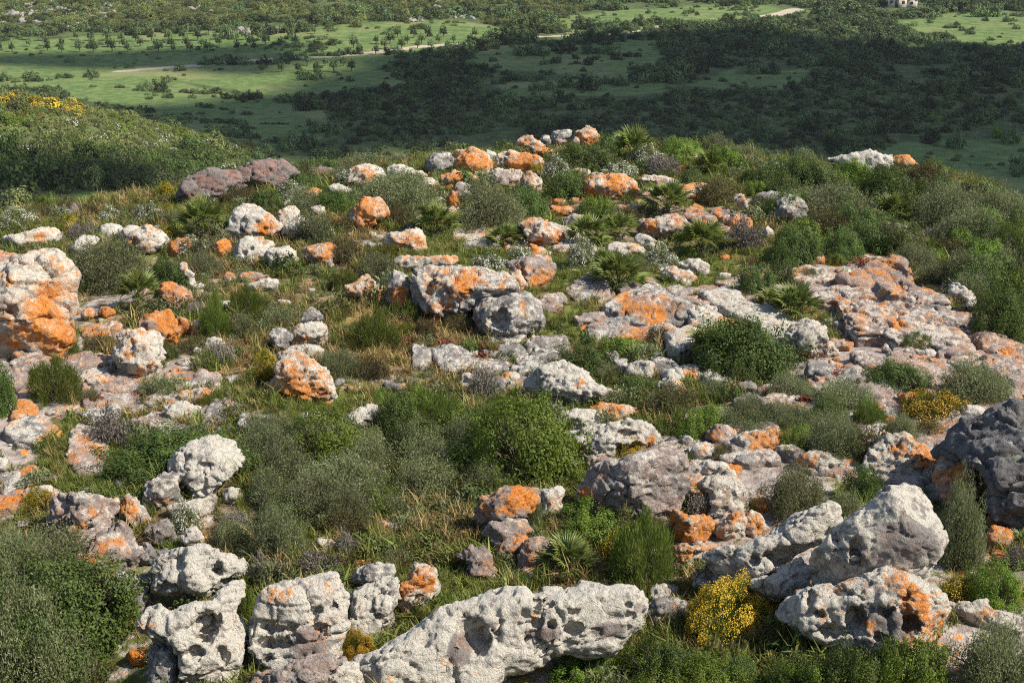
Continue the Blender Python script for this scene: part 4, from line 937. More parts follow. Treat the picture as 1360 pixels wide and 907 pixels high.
R('Q', [960,892,965,765,985,640,1010,550,1040,525,1150,500,1300,495,1322,550,1346,570,1346,702,1310,782,1250,832,1190,832,1100,862,1010,872], .0, 'w', "squarish white boulder riddled with dark hollows, bottom left", T=.9, A=.4, facets=3, cut=.95, pits=[(1060,690,62,20,1),(1070,742,74,26,1),(1040,792,26,16),(1240,628,18,14),(1295,624,18,14),(1238,705,36,28,1),(1215,650,16,26),(1140,690,26,22)], spots=[(1060,570,20),(1130,555,16),(1305,520,24),(1130,520,20),(1100,580,14)], rough=.85, bare=[(1200,760,70,70)], cracks=.9)
R('Q', [970,905,1000,875,1100,865,1190,835,1290,815,1350,790,1350,842,1290,882,1250,985,990,985], -.1, 'p', "pinkish broken rock under the squarish hollowed boulder", T=.8)
R('Q', [1255,985,1290,900,1346,840,1400,850,1420,985], .2, 'w', "pale rock at the bottom edge left of the sloping white boulder", T=.8)
R('12', [525,602,530,540,590,520,720,515,727,602,640,622,560,622], -.2, 'g', "small grey block on top of the tall white block", T=1, by=700)
R('12', [512,842,525,700,580,640,660,615,732,610,742,682,727,792,690,852,600,892,540,872], -.1, 'w', "tall white block with a flat lichen-dotted face", T=.9, A=.4, facets=3, spots=[(610,815,12)])
R('12', [498,522,510,495,570,485,637,490,640,512,540,530], .75, 'c', "orange-crusted flat stone above the small grey block", T=.9)
R('12', [735,812,745,690,770,640,820,600,850,520,900,510,960,550,977,622,930,692,850,722,800,742,780,802], .25, 'w', "cracked pale block with orange veins beside the tall white block", T=.9, A=.4, spots=[(800,625,40),(880,580,40),(960,580,40),(760,650,24),(920,630,30)], cracks=1.2)
R('12', [660,292,690,275,770,290,792,332,740,342,690,322], .55, 'p', "orange-tinged flat stone lying in dry grass", T=.7)
R('12', [325,412,330,370,400,370,432,402,400,432], -.3, 'c', "cream stone beside grey dead twigs", T=.8)
R('12', [1050,102,1060,50,1110,40,1132,82,1100,112], -.5, 'g', "dim grey stone under the bright shrub mass", T=.9)
R('12', [770,115,790,95,840,100,850,125,800,130], .6, 'p', "orange scrap of stone in the grass below the scrub", T=.8)
R('12', [1080,472,1130,430,1190,420,1222,462,1272,542,1240,592,1170,602,1130,562,1150,502], .35, 'p', "pink rock with an orange lower half left of the orange stack", T=.9, spots=[(1210,560,50)])
R('12', [1092,382,1100,330,1150,310,1162,370,1130,387], .65, 'p', "small orange-brown stone left of the orange stack", T=.9)
R('22', [-195,292,-180,230,-140,170,-60,130,0,120,60,95,120,105,122,150,100,222,60,252,-20,272,-100,302,-160,307], .5, 'p', "top block of the orange stack, with a dark groove below", T=.95, by=420, spots=[(60,140,40),(-20,200,50)])
R('22', [-150,342,-100,302,-20,275,60,280,102,332,30,372,-50,392,-110,402], .5, 'p', "middle block of the orange stack", T=.95, by=480)
R('22', [-100,482,-90,410,-30,385,60,365,82,382,40,442,20,482,-40,492,-60,502], .65, 'p', "lower left block of the orange stack", T=.95)
R('22', [40,522,60,442,90,390,170,365,187,412,180,492,140,522,152,562,40,562], .6, 'p', "lower right block of the orange stack", T=.95)
R('22', [25,575,40,535,140,525,162,572,100,585], .9, 'p', "vivid orange base stone of the orange stack", T=.8)
R('22', [158,242,165,150,190,105,240,100,270,120,257,202,225,272,190,277], .2, 'w', "upright pale tooth of rock right of the orange stack", T=1)
R('22', [108,232,120,150,160,112,168,180,150,262], .1, 'g', "dark narrow rock behind the upright pale tooth", T=1)
R('22', [268,192,280,145,330,150,400,190,372,212,300,207], .85, 'p', "orange rock between the upright tooth and the pinkish boulder", T=.9)
# --- bottom centre: the long white boulder
R('W', [-5,985,0,862,60,812,160,772,300,702,420,640,520,590,580,550,680,533,742,546,768,566,800,553,860,540,930,492,980,510,1020,540,1130,520,1180,540,1192,600,1187,692,1120,752,1060,792,980,802,880,784,800,842,700,862,640,880,560,985], -.25, 'w', "long sloping white boulder eaten by small caves, bottom centre", T=.85, A=.5, facets=5, cut=.93, cracks=.6, rough=.75, bare=[(470,770,45,60),(790,720,60,30),(1050,700,60,30)], by=985, q=1.35,
  pits=[(748,676,36,15,1),(822,686,20,18),(902,704,40,24,1.1),(910,640,22,11),(765,600,13,22),(816,606,11),(1115,612,18,12),(1122,655,22,11),(755,752,16,11),(790,777,20,12),(822,752,9),(530,735,58,75,.7),(625,690,16,34,.6),(870,725,14)],
  spots=[(766,660,16),(835,797,16),(435,825,22),(730,722,24),(560,770,12),(865,822,10),(790,715,14)], strokes=[([(430,720),(540,640),(580,560)],26,-16),([(560,650),(660,640),(740,610)],30,14),([(900,760),(980,720),(1090,665)],11,-16),([(930,520),(900,590)],18,-12),([(800,620),(950,560),(1130,560)],34,12),([(150,840),(380,730)],14,-12),([(60,850),(300,760)],16,10)])
R('W', [1190,692,1200,622,1250,582,1310,592,1348,642,1348,684,1260,694], .1, 'g', "grey rock with two orange blots between long white boulder and gorse", T=.9, spots=[(1215,640,16),(1310,615,18),(1340,660,14)])
R('W', [1188,602,1230,540,1290,520,1322,552,1300,592,1230,604], .2, 'c', "cream rock above the grey rock with orange blots", T=.9)
# --- bottom right: the giant boulder
R('Z', [498,522,520,430,600,320,680,250,740,180,800,135,890,120,960,135,1000,190,1027,280,1012,402,980,482,962,542,900,522,800,482,680,512,620,532,540,552], -.35, 'w', "giant white hump of rock with a bare pinkish patch, bottom right", T=1, A=.7, facets=4, cut=.93, cracks=.5, rough=.6, bare=[(890,360,105,75)], by=770, q=1.35, pits=[(622,362,26,24,.9),(700,385,24,40,.8),(700,442,15,11),(985,440,16,30,.6),(945,515,28,20,.8)],
  strokes=[([(560,430),(700,270),(800,160)],30,10),([(660,330),(640,440)],26,-14)])
R('Z', [385,642,420,580,500,540,620,520,700,500,800,475,900,510,960,545,1010,560,1052,612,1042,702,1010,752,960,772,920,832,860,802,780,782,700,772,640,762,560,732,480,722,430,692], .0, 'w', "cratered lower boulder under the giant white hump, orange on its right", T=.95, A=.5, facets=5, cut=.92, cracks=.6, rough=.75, bare=[(850,690,70,60),(730,640,40,40)], by=835, q=1.35,
  pits=[(642,572,42,22,.9),(690,660,46,62,.9),(800,612,34,30,1),(893,655,40,44,1),(520,600,26,40),(600,715,60,30,1),(870,545,16,26),(790,715,30,16),(990,735,20,20),(560,660,24,20)],
  spots=[(975,640,70),(900,560,30),(860,480,24),(900,750,46),(745,690,26),(850,800,40),(930,590,40),(565,655,14),(1020,690,40),(815,500,18)], strokes=[([(500,640),(620,620),(720,560)],20,10),([(780,580),(850,620),(850,720)],18,12)])
R('Z', [290,562,300,530,380,490,470,440,495,470,502,562,440,602,380,592], -.4, 'w', "white wedge of rock between the long grey boulder and the giant hump", T=1, by=690)
R('Z', [36,570,40,520,60,450,150,390,260,360,340,340,420,300,500,240,580,215,617,220,627,292,540,362,490,402,400,472,300,542,200,572,100,582], -.3, 'w', "long white boulder with a shaded hollow flank left of the giant hump", T=1, A=.6, facets=5, rough=.7, by=660, pits=[(430,420,95,52,.7),(110,500,70,60,.5),(298,430,20,24,.8),(580,300,40,22,.7)], strokes=[([(330,380),(310,480)],26,14),([(60,440),(200,380)],20,12)], spots=[(120,455,16)])
R('Z', [1040,612,1120,605,1200,605,1230,630,1300,650,1400,660,1400,702,1250,692,1050,662], 0, 'c', "low cream ledge behind the bottom right olive bush", T=.8, spots=[(1195,625,22)])
R('Z', [1010,122,1030,60,1090,60,1140,70,1152,150,1142,272,1080,242,1040,192], .45, 'p', "square pink pillar with orange streaks right of the giant hump", T=.9, A=.35, facets=2, spots=[(1070,100,40),(1130,240,24)])
R('Z', [1190,312,1210,260,1260,270,1262,292,1222,312], 1, 'p', "orange stone, uppermost of three orange steps in the shade", T=.95)
R('Z', [1185,352,1230,315,1300,310,1292,352,1240,412,1200,402], .9, 'p', "orange stone, middle and largest of three orange steps", T=.95)
R('Z', [1130,432,1180,405,1222,420,1224,447], 1, 'p', "orange stone, lowest of three orange steps", T=.95)
R('Z', [-30,690,0,600,30,592,42,650,20,692], .05, 'g', "small grey rock at the left of the golden gorse", T=.95)
R('Z', [1280,480,1346,470,1400,500,1400,560,1300,540], .4, 'p', "flat pinkish rock at the right edge by the bright shrub", 's', h=.2)
# ------------------------------------------------------------------ the ground: one sheet from behind the camera to the far hills
MEADOW = [  # open grass of the valley, as seen in the photo
 [(-200,100),(100,95),(240,108),(330,128),(430,150),(440,170),(400,205),(330,200),(240,165),(150,140),(60,120),(-200,125)],
 [(-300,58),(0,55),(140,46),(300,38),(420,36),(620,30),(690,45),(640,62),(560,66),(500,92),(560,118),(380,132),(240,110),(-300,98)],
 [(720,25),(830,14),(960,10),(1080,14),(1040,24),(900,32),(760,46)],
 [(1185,30),(1260,18),(1600,14),(1600,56),(1300,58),(1215,48)],
 [(900,115),(985,92),(1075,92),(1060,118),(960,122)], [(1080,225),(1200,190),(1500,170),(1500,330),(1340,300),(1250,250)],
 [(760,50),(900,52),(880,80),(830,110),(680,95),(600,88),(640,66)], [(60,262),(180,250),(300,248),(260,275),(120,280)], [(640,110),(760,105),(900,112),(880,128),(700,128)],
]
TRACKS = [([(160,95),(240,89),(340,80),(430,76),(500,70),(560,62),(612,59)], 2.0), ([(1020,22),(1045,17),(1056,13)], 3.0), ([(700,50),(745,48),(830,46),(880,35)], 1.5)]
GREEN_PX = [(425,545,60),(90,580,45),(100,625,60),(600,330,60),(760,360,70),(760,430,50),(640,790,50),(560,790,60),(930,360,60),(460,880,60),(1000,330,40)]
def build_ground():
    ys = np.concatenate([np.linspace(-300, -10, 12), np.linspace(-9, 6.5, 26)[:-1], np.geomspace(6.5, 46, 380)[:-1], np.geomspace(46, 130, 60)[:-1], np.geomspace(130, 520, 260)[:-1], np.geomspace(520, 6000, 40)])
    t = np.linspace(-1, 1, 401); t = 0.52 * t + 0.9 * t ** 5 * np.abs(t) ** 2
    X = t[None, :] * (np.abs(ys)[:, None] * 1.0 + np.where(ys[:, None] < 12, 14, 2 + 0 * ys[:, None]) * 0 + 9.0)
    Y = np.repeat(ys[:, None], len(t), 1)
    Z = H(X, Y)
    V = np.stack([X, Y, Z], -1).reshape(-1, 3)
    nr, nc = X.shape
    i = np.arange(nr - 1)[:, None] * nc + np.arange(nc - 1)[None]
    F = np.stack([i, i + 1, i + nc + 1, i + nc], -1).reshape(-1, 4)
    px, py, dep = to_pix(V)
    d = poly_sd(EDGE, V[:, 0], V[:, 1])
    far = sstep(2.0, 14.0, d)
    infront = V[:, 1] > 60
    m = np.full(len(V), 1e9)
    for p in MEADOW:
        q = np.array(p, float)
        m = np.minimum(m, poly_sd(q, px, py * 1.0))
    mead = np.where(infront, sstep(6, -6, m + 4 * vnoise(V[:, 0] / 9, V[:, 1] / 9, 1.1)), 0)
    scrub = 1 - mead
    scrub = np.where((V[:, 1] > 350) , scrub * 0.75, scrub)
    trk = np.zeros(len(V))
    for p, w in TRACKS:
        G = hit([a for a, b in p], [b for a, b in p])[:, :2]
        trk = np.maximum(trk, sstep(w * 1.2, w * 0.5, seg_dist([tuple(g) for g in G], V[:, 0], V[:, 1])))
    lush = np.zeros(len(V))
    for x, y, r in GREEN_PX: lush = np.maximum(lush, np.exp(-(((px - x) / r) ** 2 + ((py - y) / (0.6 * r)) ** 2) ** 1.5))
    lush = np.where(V[:, 1] < 46, lush, 0)
    bare = 0.30 + 0.5 * fbm(V[:, 0] / 2.2, V[:, 1] / 2.2, 4.4, 3) + 0.34 * sstep(1.5, 5, V[:, 0]) + 0.2 * sstep(-4, -7, V[:, 0]) * sstep(26, 18, V[:, 1]) - 0.5 * lush - 0.6 * sstep(-4.5, -.8, d) - 0.35 * sstep(.40, .47, np.abs(V[:, 0]) / np.maximum(V[:, 1], 1))
    me = mesh_from("ground", V, F, M_GROUND, True, {"far": far, "scrub": scrub, "track": trk, "lush": lush, "bare": bare})
    N_TRI[0] += 2 * len(F)
    tag(link("ground", me), kind="structure")
build_ground()

# ------------------------------------------------------------------ bedrock between the named slabs, broken into jointed pieces
def clip_poly(P, a, n):
    """keep the side of the line through a where (p - a).n < 0"""
    out = []
    for i in range(len(P)):
        p, q = P[i], P[(i + 1) % len(P)]
        dp, dq = (p - a) @ n, (q - a) @ n
        if dp < 0: out.append(p)
        if (dp < 0) != (dq < 0): out.append(p + (q - p) * dp / (dp - dq))
    return np.array(out) if len(out) > 2 else np.zeros((0, 2))
def bedrock(zone_px, seed, step, ang, label, group, o, tone, keep, limit):
    r = np.random.default_rng(seed)
    Zp = np.array(zone_px, float); G = hit(Zp[:, 0], Zp[:, 1])[:, :2]
    lo, hi = G.min(0), G.max(0)
    ca, sa = math.cos(ang), math.sin(ang); Rm = np.array([[ca, -sa], [sa, ca]])
    c0 = .5 * (lo + hi); ext = np.abs(hi - lo).max() * .8
    sx, sy = step
    pts = []
    for i, u in enumerate(np.arange(-ext, ext, sx)):
        for v in np.arange(-ext, ext, sy):
            pts.append(c0 + Rm @ np.array([u + r.uniform(-.38, .38) * sx, v + (i % 2) * .5 * sy + r.uniform(-.38, .38) * sy]))
    pts = np.array(pts)
    inz = poly_sd(G, pts[:, 0], pts[:, 1]) < -.05
    nz = vnoise(pts[:, 0] / 1.9, pts[:, 1] / 1.9, seed + .5)
    n = 0
    for k in np.nonzero(inz & (nz > keep))[0]:
        a = pts[k]
        if any(f[0] == 'p' and poly_sd(f[1], a[:1], a[1:])[0] < -.02 for f in FOOT_NAMED): continue
        P = a + np.array([[-1, -1], [1, -1], [1, 1], [-1, 1]]) * 3 * max(sx, sy)
        dd = ((pts - a) ** 2).sum(1)
        for j in np.argsort(dd)[1:14]:
            nv = pts[j] - a; L = np.linalg.norm(nv); nv = nv / L
            P = clip_poly(P, a + nv * (L * .5 - r.uniform(.012, .045)), nv)
            if len(P) < 3: break
        if len(P) < 3 or np.ptp(P[:, 0]) > 2.2 * sx + sy: continue
        z = H(P[:, 0], P[:, 1])
        if poly_sd(EDGE, P[:, 0], P[:, 1]).max() > -.5: continue
        pp = np.stack(to_pix(np.c_[P, z])[:2], 1)
        _seed[0] += 1
        ob = slab("bedrock_piece", pp, o + r.uniform(-.25, .25), tone, _seed[0], h=float(r.uniform(.07, .24)), cracks=.8, q=1.9)
        mx, my = pp.mean(0); tag(ob, where_label(label, mx, my), 'bedrock', group)
        n += 1
        if n >= limit: break
FOOT_NAMED = list(FOOT)
bedrock([(740,470),(780,385),(930,375),(1010,360),(1110,350),(1230,380),(1300,430),(1400,500),(1400,600),(1260,600),(1240,660),(1150,640),(1000,700),(900,690),(880,600),(760,560),(640,500)], 41, (.95, .60), .35,
        "jointed pinkish bedrock piece", "jointed bedrock on the right half", .24, 'p', -.12, 170)
bedrock([(-40,490),(60,480),(150,470),(300,500),(350,560),(340,600),(250,620),(180,640),(60,690),(-40,660)], 42, (.75, .50), -.2,
        "jointed pale bedrock piece", "jointed bedrock on the left pavement", .30, 'p', -.2, 70)
bedrock([(560,470),(640,440),(720,440),(760,470),(740,500),(640,520)], 43, (.6, .45), .1,
        "flat grey bedrock piece", "bedrock pieces below the bowl boulder", .05, 'g', -.3, 30)
bedrock([(620,330),(560,260),(640,215),(760,200),(900,230),(1000,300),(960,350),(860,330),(740,340)], 44, (.8, .55), .1,
        "low orange-flecked bedrock piece", "bedrock pieces on the upper slope", .5, 'c', .12, 40)
# ------------------------------------------------------------------ plants: leaf clouds, twigs, fronds
def rand_unit(r, n):
    v = r.normal(size=(n, 3)); return v / np.linalg.norm(v, axis=1, keepdims=True)
def quads_at(Pc, Nn, T, ln, wd, fold=0.0):
    """a pointed leaf (rhombus) at every point"""
    B = np.cross(Nn, T); B /= np.linalg.norm(B, axis=1, keepdims=True) + 1e-9
    l = np.asarray(ln)[:, None]; w = np.asarray(wd)[:, None]
    V = np.stack([Pc - T * l * .5, Pc + B * w * .5 + Nn * fold * w, Pc + T * l * .5, Pc - B * w * .5 + Nn * fold * w], 1).reshape(-1, 3)
    F = np.arange(len(V)).reshape(-1, 4)
    return V, F
def dome_points(r, n, lobes=9, flat=0.75, stray=.10):
    """clump centres of an uneven half-dome, unit radius 1 and height ~flat"""
    d = rand_unit(r, n); d[:, 2] = np.abs(d[:, 2]) ** 0.8
    d /= np.linalg.norm(d, axis=1, keepdims=True)
    L = rand_unit(r, lobes); L[:, 2] = np.abs(L[:, 2])
    bump = np.max(np.clip(d @ L.T, 0, 1) ** 6, axis=1)
    rad = (0.70 + 0.30 * bump) * (0.86 + 0.14 * r.random(n))
    rad = np.where(r.random(n) < 0.3, rad * r.uniform(.45, .9, n), rad)
    rad = np.where(r.random(n) < stray, rad * r.uniform(1.1, 1.35, n), rad)
    p = d * rad[:, None]; p[:, 2] *= flat
    return p, d
def leaf_cloud(seed, n, clumps, leaf, style, flat=0.75, clump_r=0.16):
    """unit bush (radius 1 in plan, height ~flat): returns V,F,tint and the clump centres"""
    r = np.random.default_rng(seed)
    P, D = dome_points(r, clumps, flat=flat, stray=.10 if style != 'needle' else .02)
    k = r.integers(0, clumps, n)
    off = rand_unit(r, n) * (r.random((n, 1)) ** 0.5) * clump_r
    up = np.array([0, 0, 1.0])
    if style == 'leafy':
        pos = P[k] + off; nn = off / clump_r * 0.8 + D[k] * 0.6 + rand_unit(r, n) * 0.7 + up * .35
        ln = leaf * r.uniform(.7, 1.3, n); wd = ln * 0.55
    elif style == 'needle':
        pos = P[k] + off * np.array([1, 1, 1.2]); t = D[k] * .8 + off / clump_r * .9 + rand_unit(r, n) * .45 + up * .55
        ln = leaf * r.uniform(1.2, 2.6, n); wd = leaf * .26 * np.ones(n)
    elif style == 'spiny':
        pos = P[k] + off * 1.15; t = rand_unit(r, n) + D[k] * .6 + up * .2
        ln = leaf * r.uniform(.8, 1.8, n); wd = leaf * .38 * np.ones(n)
    pos[:, 2] = np.abs(pos[:, 2]) + 0.01
    if style == 'leafy':
        nn /= np.linalg.norm(nn, axis=1, keepdims=True)
        t = np.cross(nn, rand_unit(r, n)); t /= np.linalg.norm(t, axis=1, keepdims=True) + 1e-9
    else:
        t /= np.linalg.norm(t, axis=1, keepdims=True)
        nn = np.cross(t, rand_unit(r, n)); nn /= np.linalg.norm(nn, axis=1, keepdims=True) + 1e-9
        nn = np.where((nn * D[k]).sum(1, keepdims=True) < 0, -nn, nn)
    V, F = quads_at(pos, nn, t, ln, wd, 0.12)
    ct = r.random(clumps)
    tint = np.clip(0.62 * ct[k] ** 1.3 + 0.45 * r.random(n), 0, 1)
    return V, F, np.repeat(tint, 4), P, D
def sticks(A, B, ra, rb, sides=3):
    """tapered sticks from A to B"""
    A = np.asarray(A, float); B = np.asarray(B, float); n = len(A)
    ra = np.broadcast_to(np.asarray(ra, float), (n,)); rb = np.broadcast_to(np.asarray(rb, float), (n,))
    T = B - A; T = T / (np.linalg.norm(T, axis=1, keepdims=True) + 1e-9)
    X = np.cross(T, np.array([0.3, 0.9, 0.2])); X /= np.linalg.norm(X, axis=1, keepdims=True) + 1e-9
    Y = np.cross(T, X)
    ang = np.arange(sides) * 2 * np.pi / sides
    ring = X[:, None] * np.cos(ang)[None, :, None] + Y[:, None] * np.sin(ang)[None, :, None]
    V = np.concatenate([A[:, None] + ring * ra[:, None, None], B[:, None] + ring * rb[:, None, None]], 1).reshape(-1, 3)
    f = np.array([[i, (i + 1) % sides, sides + (i + 1) % sides, sides + i] for i in range(sides)])
    F = (np.arange(n)[:, None, None] * 2 * sides + f[None]).reshape(-1, 4)
    return V, F
def branch_mesh(name, seed, P, mat, r0=0.03, n=40):
    r = np.random.default_rng(seed)
    idx = r.permutation(len(P))[:n]
    base = np.c_[r.normal(0, .06, (len(idx), 2)), np.zeros(len(idx))]
    mid = 0.5 * (base + P[idx]) + r.normal(0, .05, (len(idx), 3)); mid[:, 2] = np.maximum(mid[:, 2], .03)
    V1, F1 = sticks(base, mid, r0, r0 * .6); V2, F2 = sticks(mid, P[idx], r0 * .6, r0 * .25)
    k = r.integers(0, len(idx), n * 2)
    V3, F3 = sticks(mid[k], mid[k] + (P[idx][k] - mid[k]) * .8 + r.normal(0, .15, (len(k), 3)), r0 * .4, r0 * .15)
    V = np.vstack([V1, V2, V3]); F = np.vstack([F1, F2 + len(V1), F3 + len(V1) + len(V2)])
    return mesh_from(name, V, F, mat, True, {"tint": r.random(len(V))})
def flower_mesh(name, seed, P, D, n, size, mat, top=0.1, cr=0.17):
    r = np.random.default_rng(seed)
    ok = np.nonzero((np.linalg.norm(P * [1, 1, 1.3], axis=1) > .55) & (P[:, 2] > top))[0]
    k = r.choice(ok, n)
    off = rand_unit(r, n) * cr; off = np.where((off * D[k]).sum(1, keepdims=True) < 0, -off, off)
    pos = P[k] + off * r.uniform(.8, 1.15, (n, 1)) + D[k] * .03
    nn = D[k] * .7 + rand_unit(r, n) * .6 + [0, 0, .5]; nn /= np.linalg.norm(nn, axis=1, keepdims=True)
    t = np.cross(nn, rand_unit(r, n)); t /= np.linalg.norm(t, axis=1, keepdims=True)
    s = size * r.uniform(.7, 1.3, n)
    V, F = quads_at(pos, nn, t, s, s * .85)
    return mesh_from(name, V, F, mat, False, {"tint": np.repeat(r.random(n), 4)})

# kinds of bush -> list of variants, each a list of (part name, mesh)
KIND = {}
def make_kind(key, variants, n, clumps, leaf, style, mat, flat, cr, bark=None, flower=None, nb=40):
    KIND[key] = []
    for v in range(variants):
        V, F, tint, P, D = leaf_cloud(1000 + 37 * v + sum(map(ord, key)), n, clumps, leaf, style, flat, cr)
        parts = [("foliage", mesh_from(key + "_foliage", V, F, M_LEAF[mat], False, {"tint": tint})),
                 ("branches", branch_mesh(key + "_branches", v + 5, P, bark or M_BARK, 0.022, nb))]
        N_TRI[0] += 2 * len(F)
        if flower:
            parts.append(("flowers", flower_mesh(key + "_flowers", v + 9, P, D, flower[0], flower[1], flower[2], flower[3] if len(flower) > 3 else .1)))
        KIND[key].append(parts)
make_kind('dark', 3, 7000, 90, .062, 'leafy', 'dark', .80, .20)
make_kind('dark_big', 2, 17000, 170, .040, 'leafy', 'dark', .80, .16)
make_kind('bright', 3, 8000, 110, .055, 'leafy', 'bright', .75, .17)
make_kind('bright_big', 2, 15000, 170, .040, 'leafy', 'bright', .72, .14)
make_kind('grey', 4, 6500, 120, .062, 'spiny', 'grey', .75, .21, nb=70)
make_kind('grey_big', 2, 17000, 210, .040, 'spiny', 'grey', .75, .17, nb=120)
make_kind('broom', 3, 9000, 120, .055, 'needle', 'broom', .82, .16)
make_kind('gorse', 3, 6500, 90, .060, 'needle', 'gorse', .75, .17, flower=(2200, .036, M_YEL))
make_kind('goldgorse', 2, 9000, 110, .042, 'needle', 'gorse', .72, .13, flower=(14000, .026, M_YEL, .0))
make_kind('cushion', 2, 7000, 100, .050, 'needle', 'gorse', .62, .14)
make_kind('daisy', 3, 5500, 90, .065, 'leafy', 'grey', .75, .20, flower=(520, .060, M_WHI))
make_kind('brown', 2, 5500, 100, .060, 'spiny', 'brown', .75, .2, nb=70)
make_kind('twig', 3, 4200, 120, .085, 'spiny', 'twig', .75, .26, nb=120)
NOUN = {'dark': ('dark green leafy bush', 'shrub'), 'dark_big': ('dark green leafy bush', 'shrub'), 'bright': ('bright green bush', 'shrub'), 'bright_big': ('bright green bush', 'shrub'),
        'grey': ('grey-green bush', 'shrub'), 'grey_big': ('grey-green bush', 'shrub'), 'broom': ('fine-needled green broom', 'shrub'), 'gorse': ('gorse with yellow flowers', 'shrub'),
        'goldgorse': ('golden flowering gorse', 'shrub'), 'cushion': ('yellow-green cushion plant', 'shrub'), 'daisy': ('white-flowered shrub', 'shrub'), 'brown': ('brownish bush', 'shrub'), 'twig': ('bare grey twiggy bush', 'shrub')}
NAME = {'dark': 'leafy_shrub', 'dark_big': 'leafy_shrub', 'bright': 'green_shrub', 'bright_big': 'green_shrub', 'grey': 'grey_shrub', 'grey_big': 'grey_shrub', 'broom': 'broom_shrub', 'gorse': 'gorse_bush',
        'goldgorse': 'gorse_bush', 'cushion': 'cushion_plant', 'daisy': 'flowering_shrub', 'brown': 'brown_shrub', 'twig': 'twiggy_shrub'}
_count = {}
def place_bush(kind, X, rx, ry, hz, label, cat='shrub', group=None, yaw=0.0):
    i = _count.get(kind, 0); _count[kind] = i + 1
    parts = KIND[kind][i % len(KIND[kind])]
    root = bpy.data.objects.new(NAME[kind], None); col.objects.link(root)
    root.location = [float(v) for v in X]; root.rotation_euler = (0, 0, yaw); root.empty_display_size = .1
    for nm, me in parts:
        o = bpy.data.objects.new(nm, me); col.objects.link(o); o.parent = root
        o.scale = (float(rx), float(ry), float(hz))
        if nm in ('foliage', 'flowers'): o["kind"] = "stuff"
    tag(root, label, cat, group)
    return root
def bush_spot(cx, base, w, h, flat=.78):
    B = near_hit(cx, base)
    D = (B - CAM) @ FWD; s = D / FPX
    pit = math.atan2(CAM_Z - B[2], math.hypot(B[0], B[1]))
    rx = 0.5 * w * s
    ry = min(rx, max(0.75 * rx, 0.35 * h * s))
    hh = max((h * s - 0.55 * ry * math.sin(pit)) / math.cos(pit), 0.30 * h * s)
    d = np.array([B[0], B[1]]) / math.hypot(B[0], B[1])
    C = np.array([B[0], B[1]]) + d * ry * .72
    z = float(H(C[0], C[1]))
    return np.array([C[0], C[1], min(z, B[2] + .15) - 0.03]), rx, ry, hh / flat
def S(t, x, y, w, h, kind, where):
    (cx, by), = px_of(t, [x, y]); s = TILES[t][2]
    X, rx, ry, hz = bush_spot(cx, by, w / s, h / s)
    k = kind
    if kind in ('dark', 'bright', 'grey') and w / s > 58: k = kind + '_big'
    place_bush(k, X, rx * 1.18, ry * 1.18, hz * 1.15, where.replace('@', NOUN[kind][0]), NOUN[kind][1], yaw=random.uniform(-.6, .6))

# dwarf fan palms: every frond is a part
def frond_mesh(seed, leaflets=15, spread=2.5):
    r = np.random.default_rng(seed)
    V = []; F = []; tint = []
    pl = .42
    a = sticks([[0, 0, 0]], [[pl, 0, .10]], .010, .007); V += a[0].tolist(); F += a[1].tolist(); tint += [.2] * len(a[0])
    c = np.array([pl, 0, .10])
    for i in range(leaflets):
        an = (i / (leaflets - 1) - .5) * spread
        L = .46 * (1 - .25 * abs(an) / 1.3) * r.uniform(.88, 1.08)
        d = np.array([math.cos(an), math.sin(an), .10 - .10 * abs(an)]); d /= np.linalg.norm(d)
        sd = np.array([-math.sin(an), math.cos(an), 0])
        n0 = len(V); wd = .024
        drop = np.array([0, 0, -.09 * r.uniform(.5, 1.4)])
        pts = [c + d * .02, c + d * L * .5 + sd * wd + [0, 0, .012], c + d * L * .5 - sd * wd + [0, 0, .012], c + d * L + drop, c + d * L * .5 - [0, 0, .012]]
        V += [list(p) for p in pts]
        F += [[n0, n0 + 4, n0 + 3, n0 + 1], [n0, n0 + 2, n0 + 3, n0 + 4]]
        tint += [.35 + .5 * r.random()] * 5
    return mesh_from("palm_frond", np.array(V), np.array(F), M_LEAF['palm'], False, {"tint": np.array(tint)})
FROND = [frond_mesh(i) for i in range(4)]
def palm_stem():
    r = np.random.default_rng(4)
    n = 26; z = np.linspace(0, .22, n); a = np.arange(n) * 2.4
    A = np.c_[.05 * np.cos(a), .05 * np.sin(a), z]; B = A + np.c_[.07 * np.cos(a), .07 * np.sin(a), np.full(n, .07)]
    V, F = sticks(np.vstack([A, [[0, 0, -.05]]]), np.vstack([B, [[0, 0, .24]]]), np.r_[np.full(n, .02), .07], np.r_[np.full(n, .006), .05], 6)
    return mesh_from("palm_stem", V, F, M_BARK)
STEM = palm_stem()
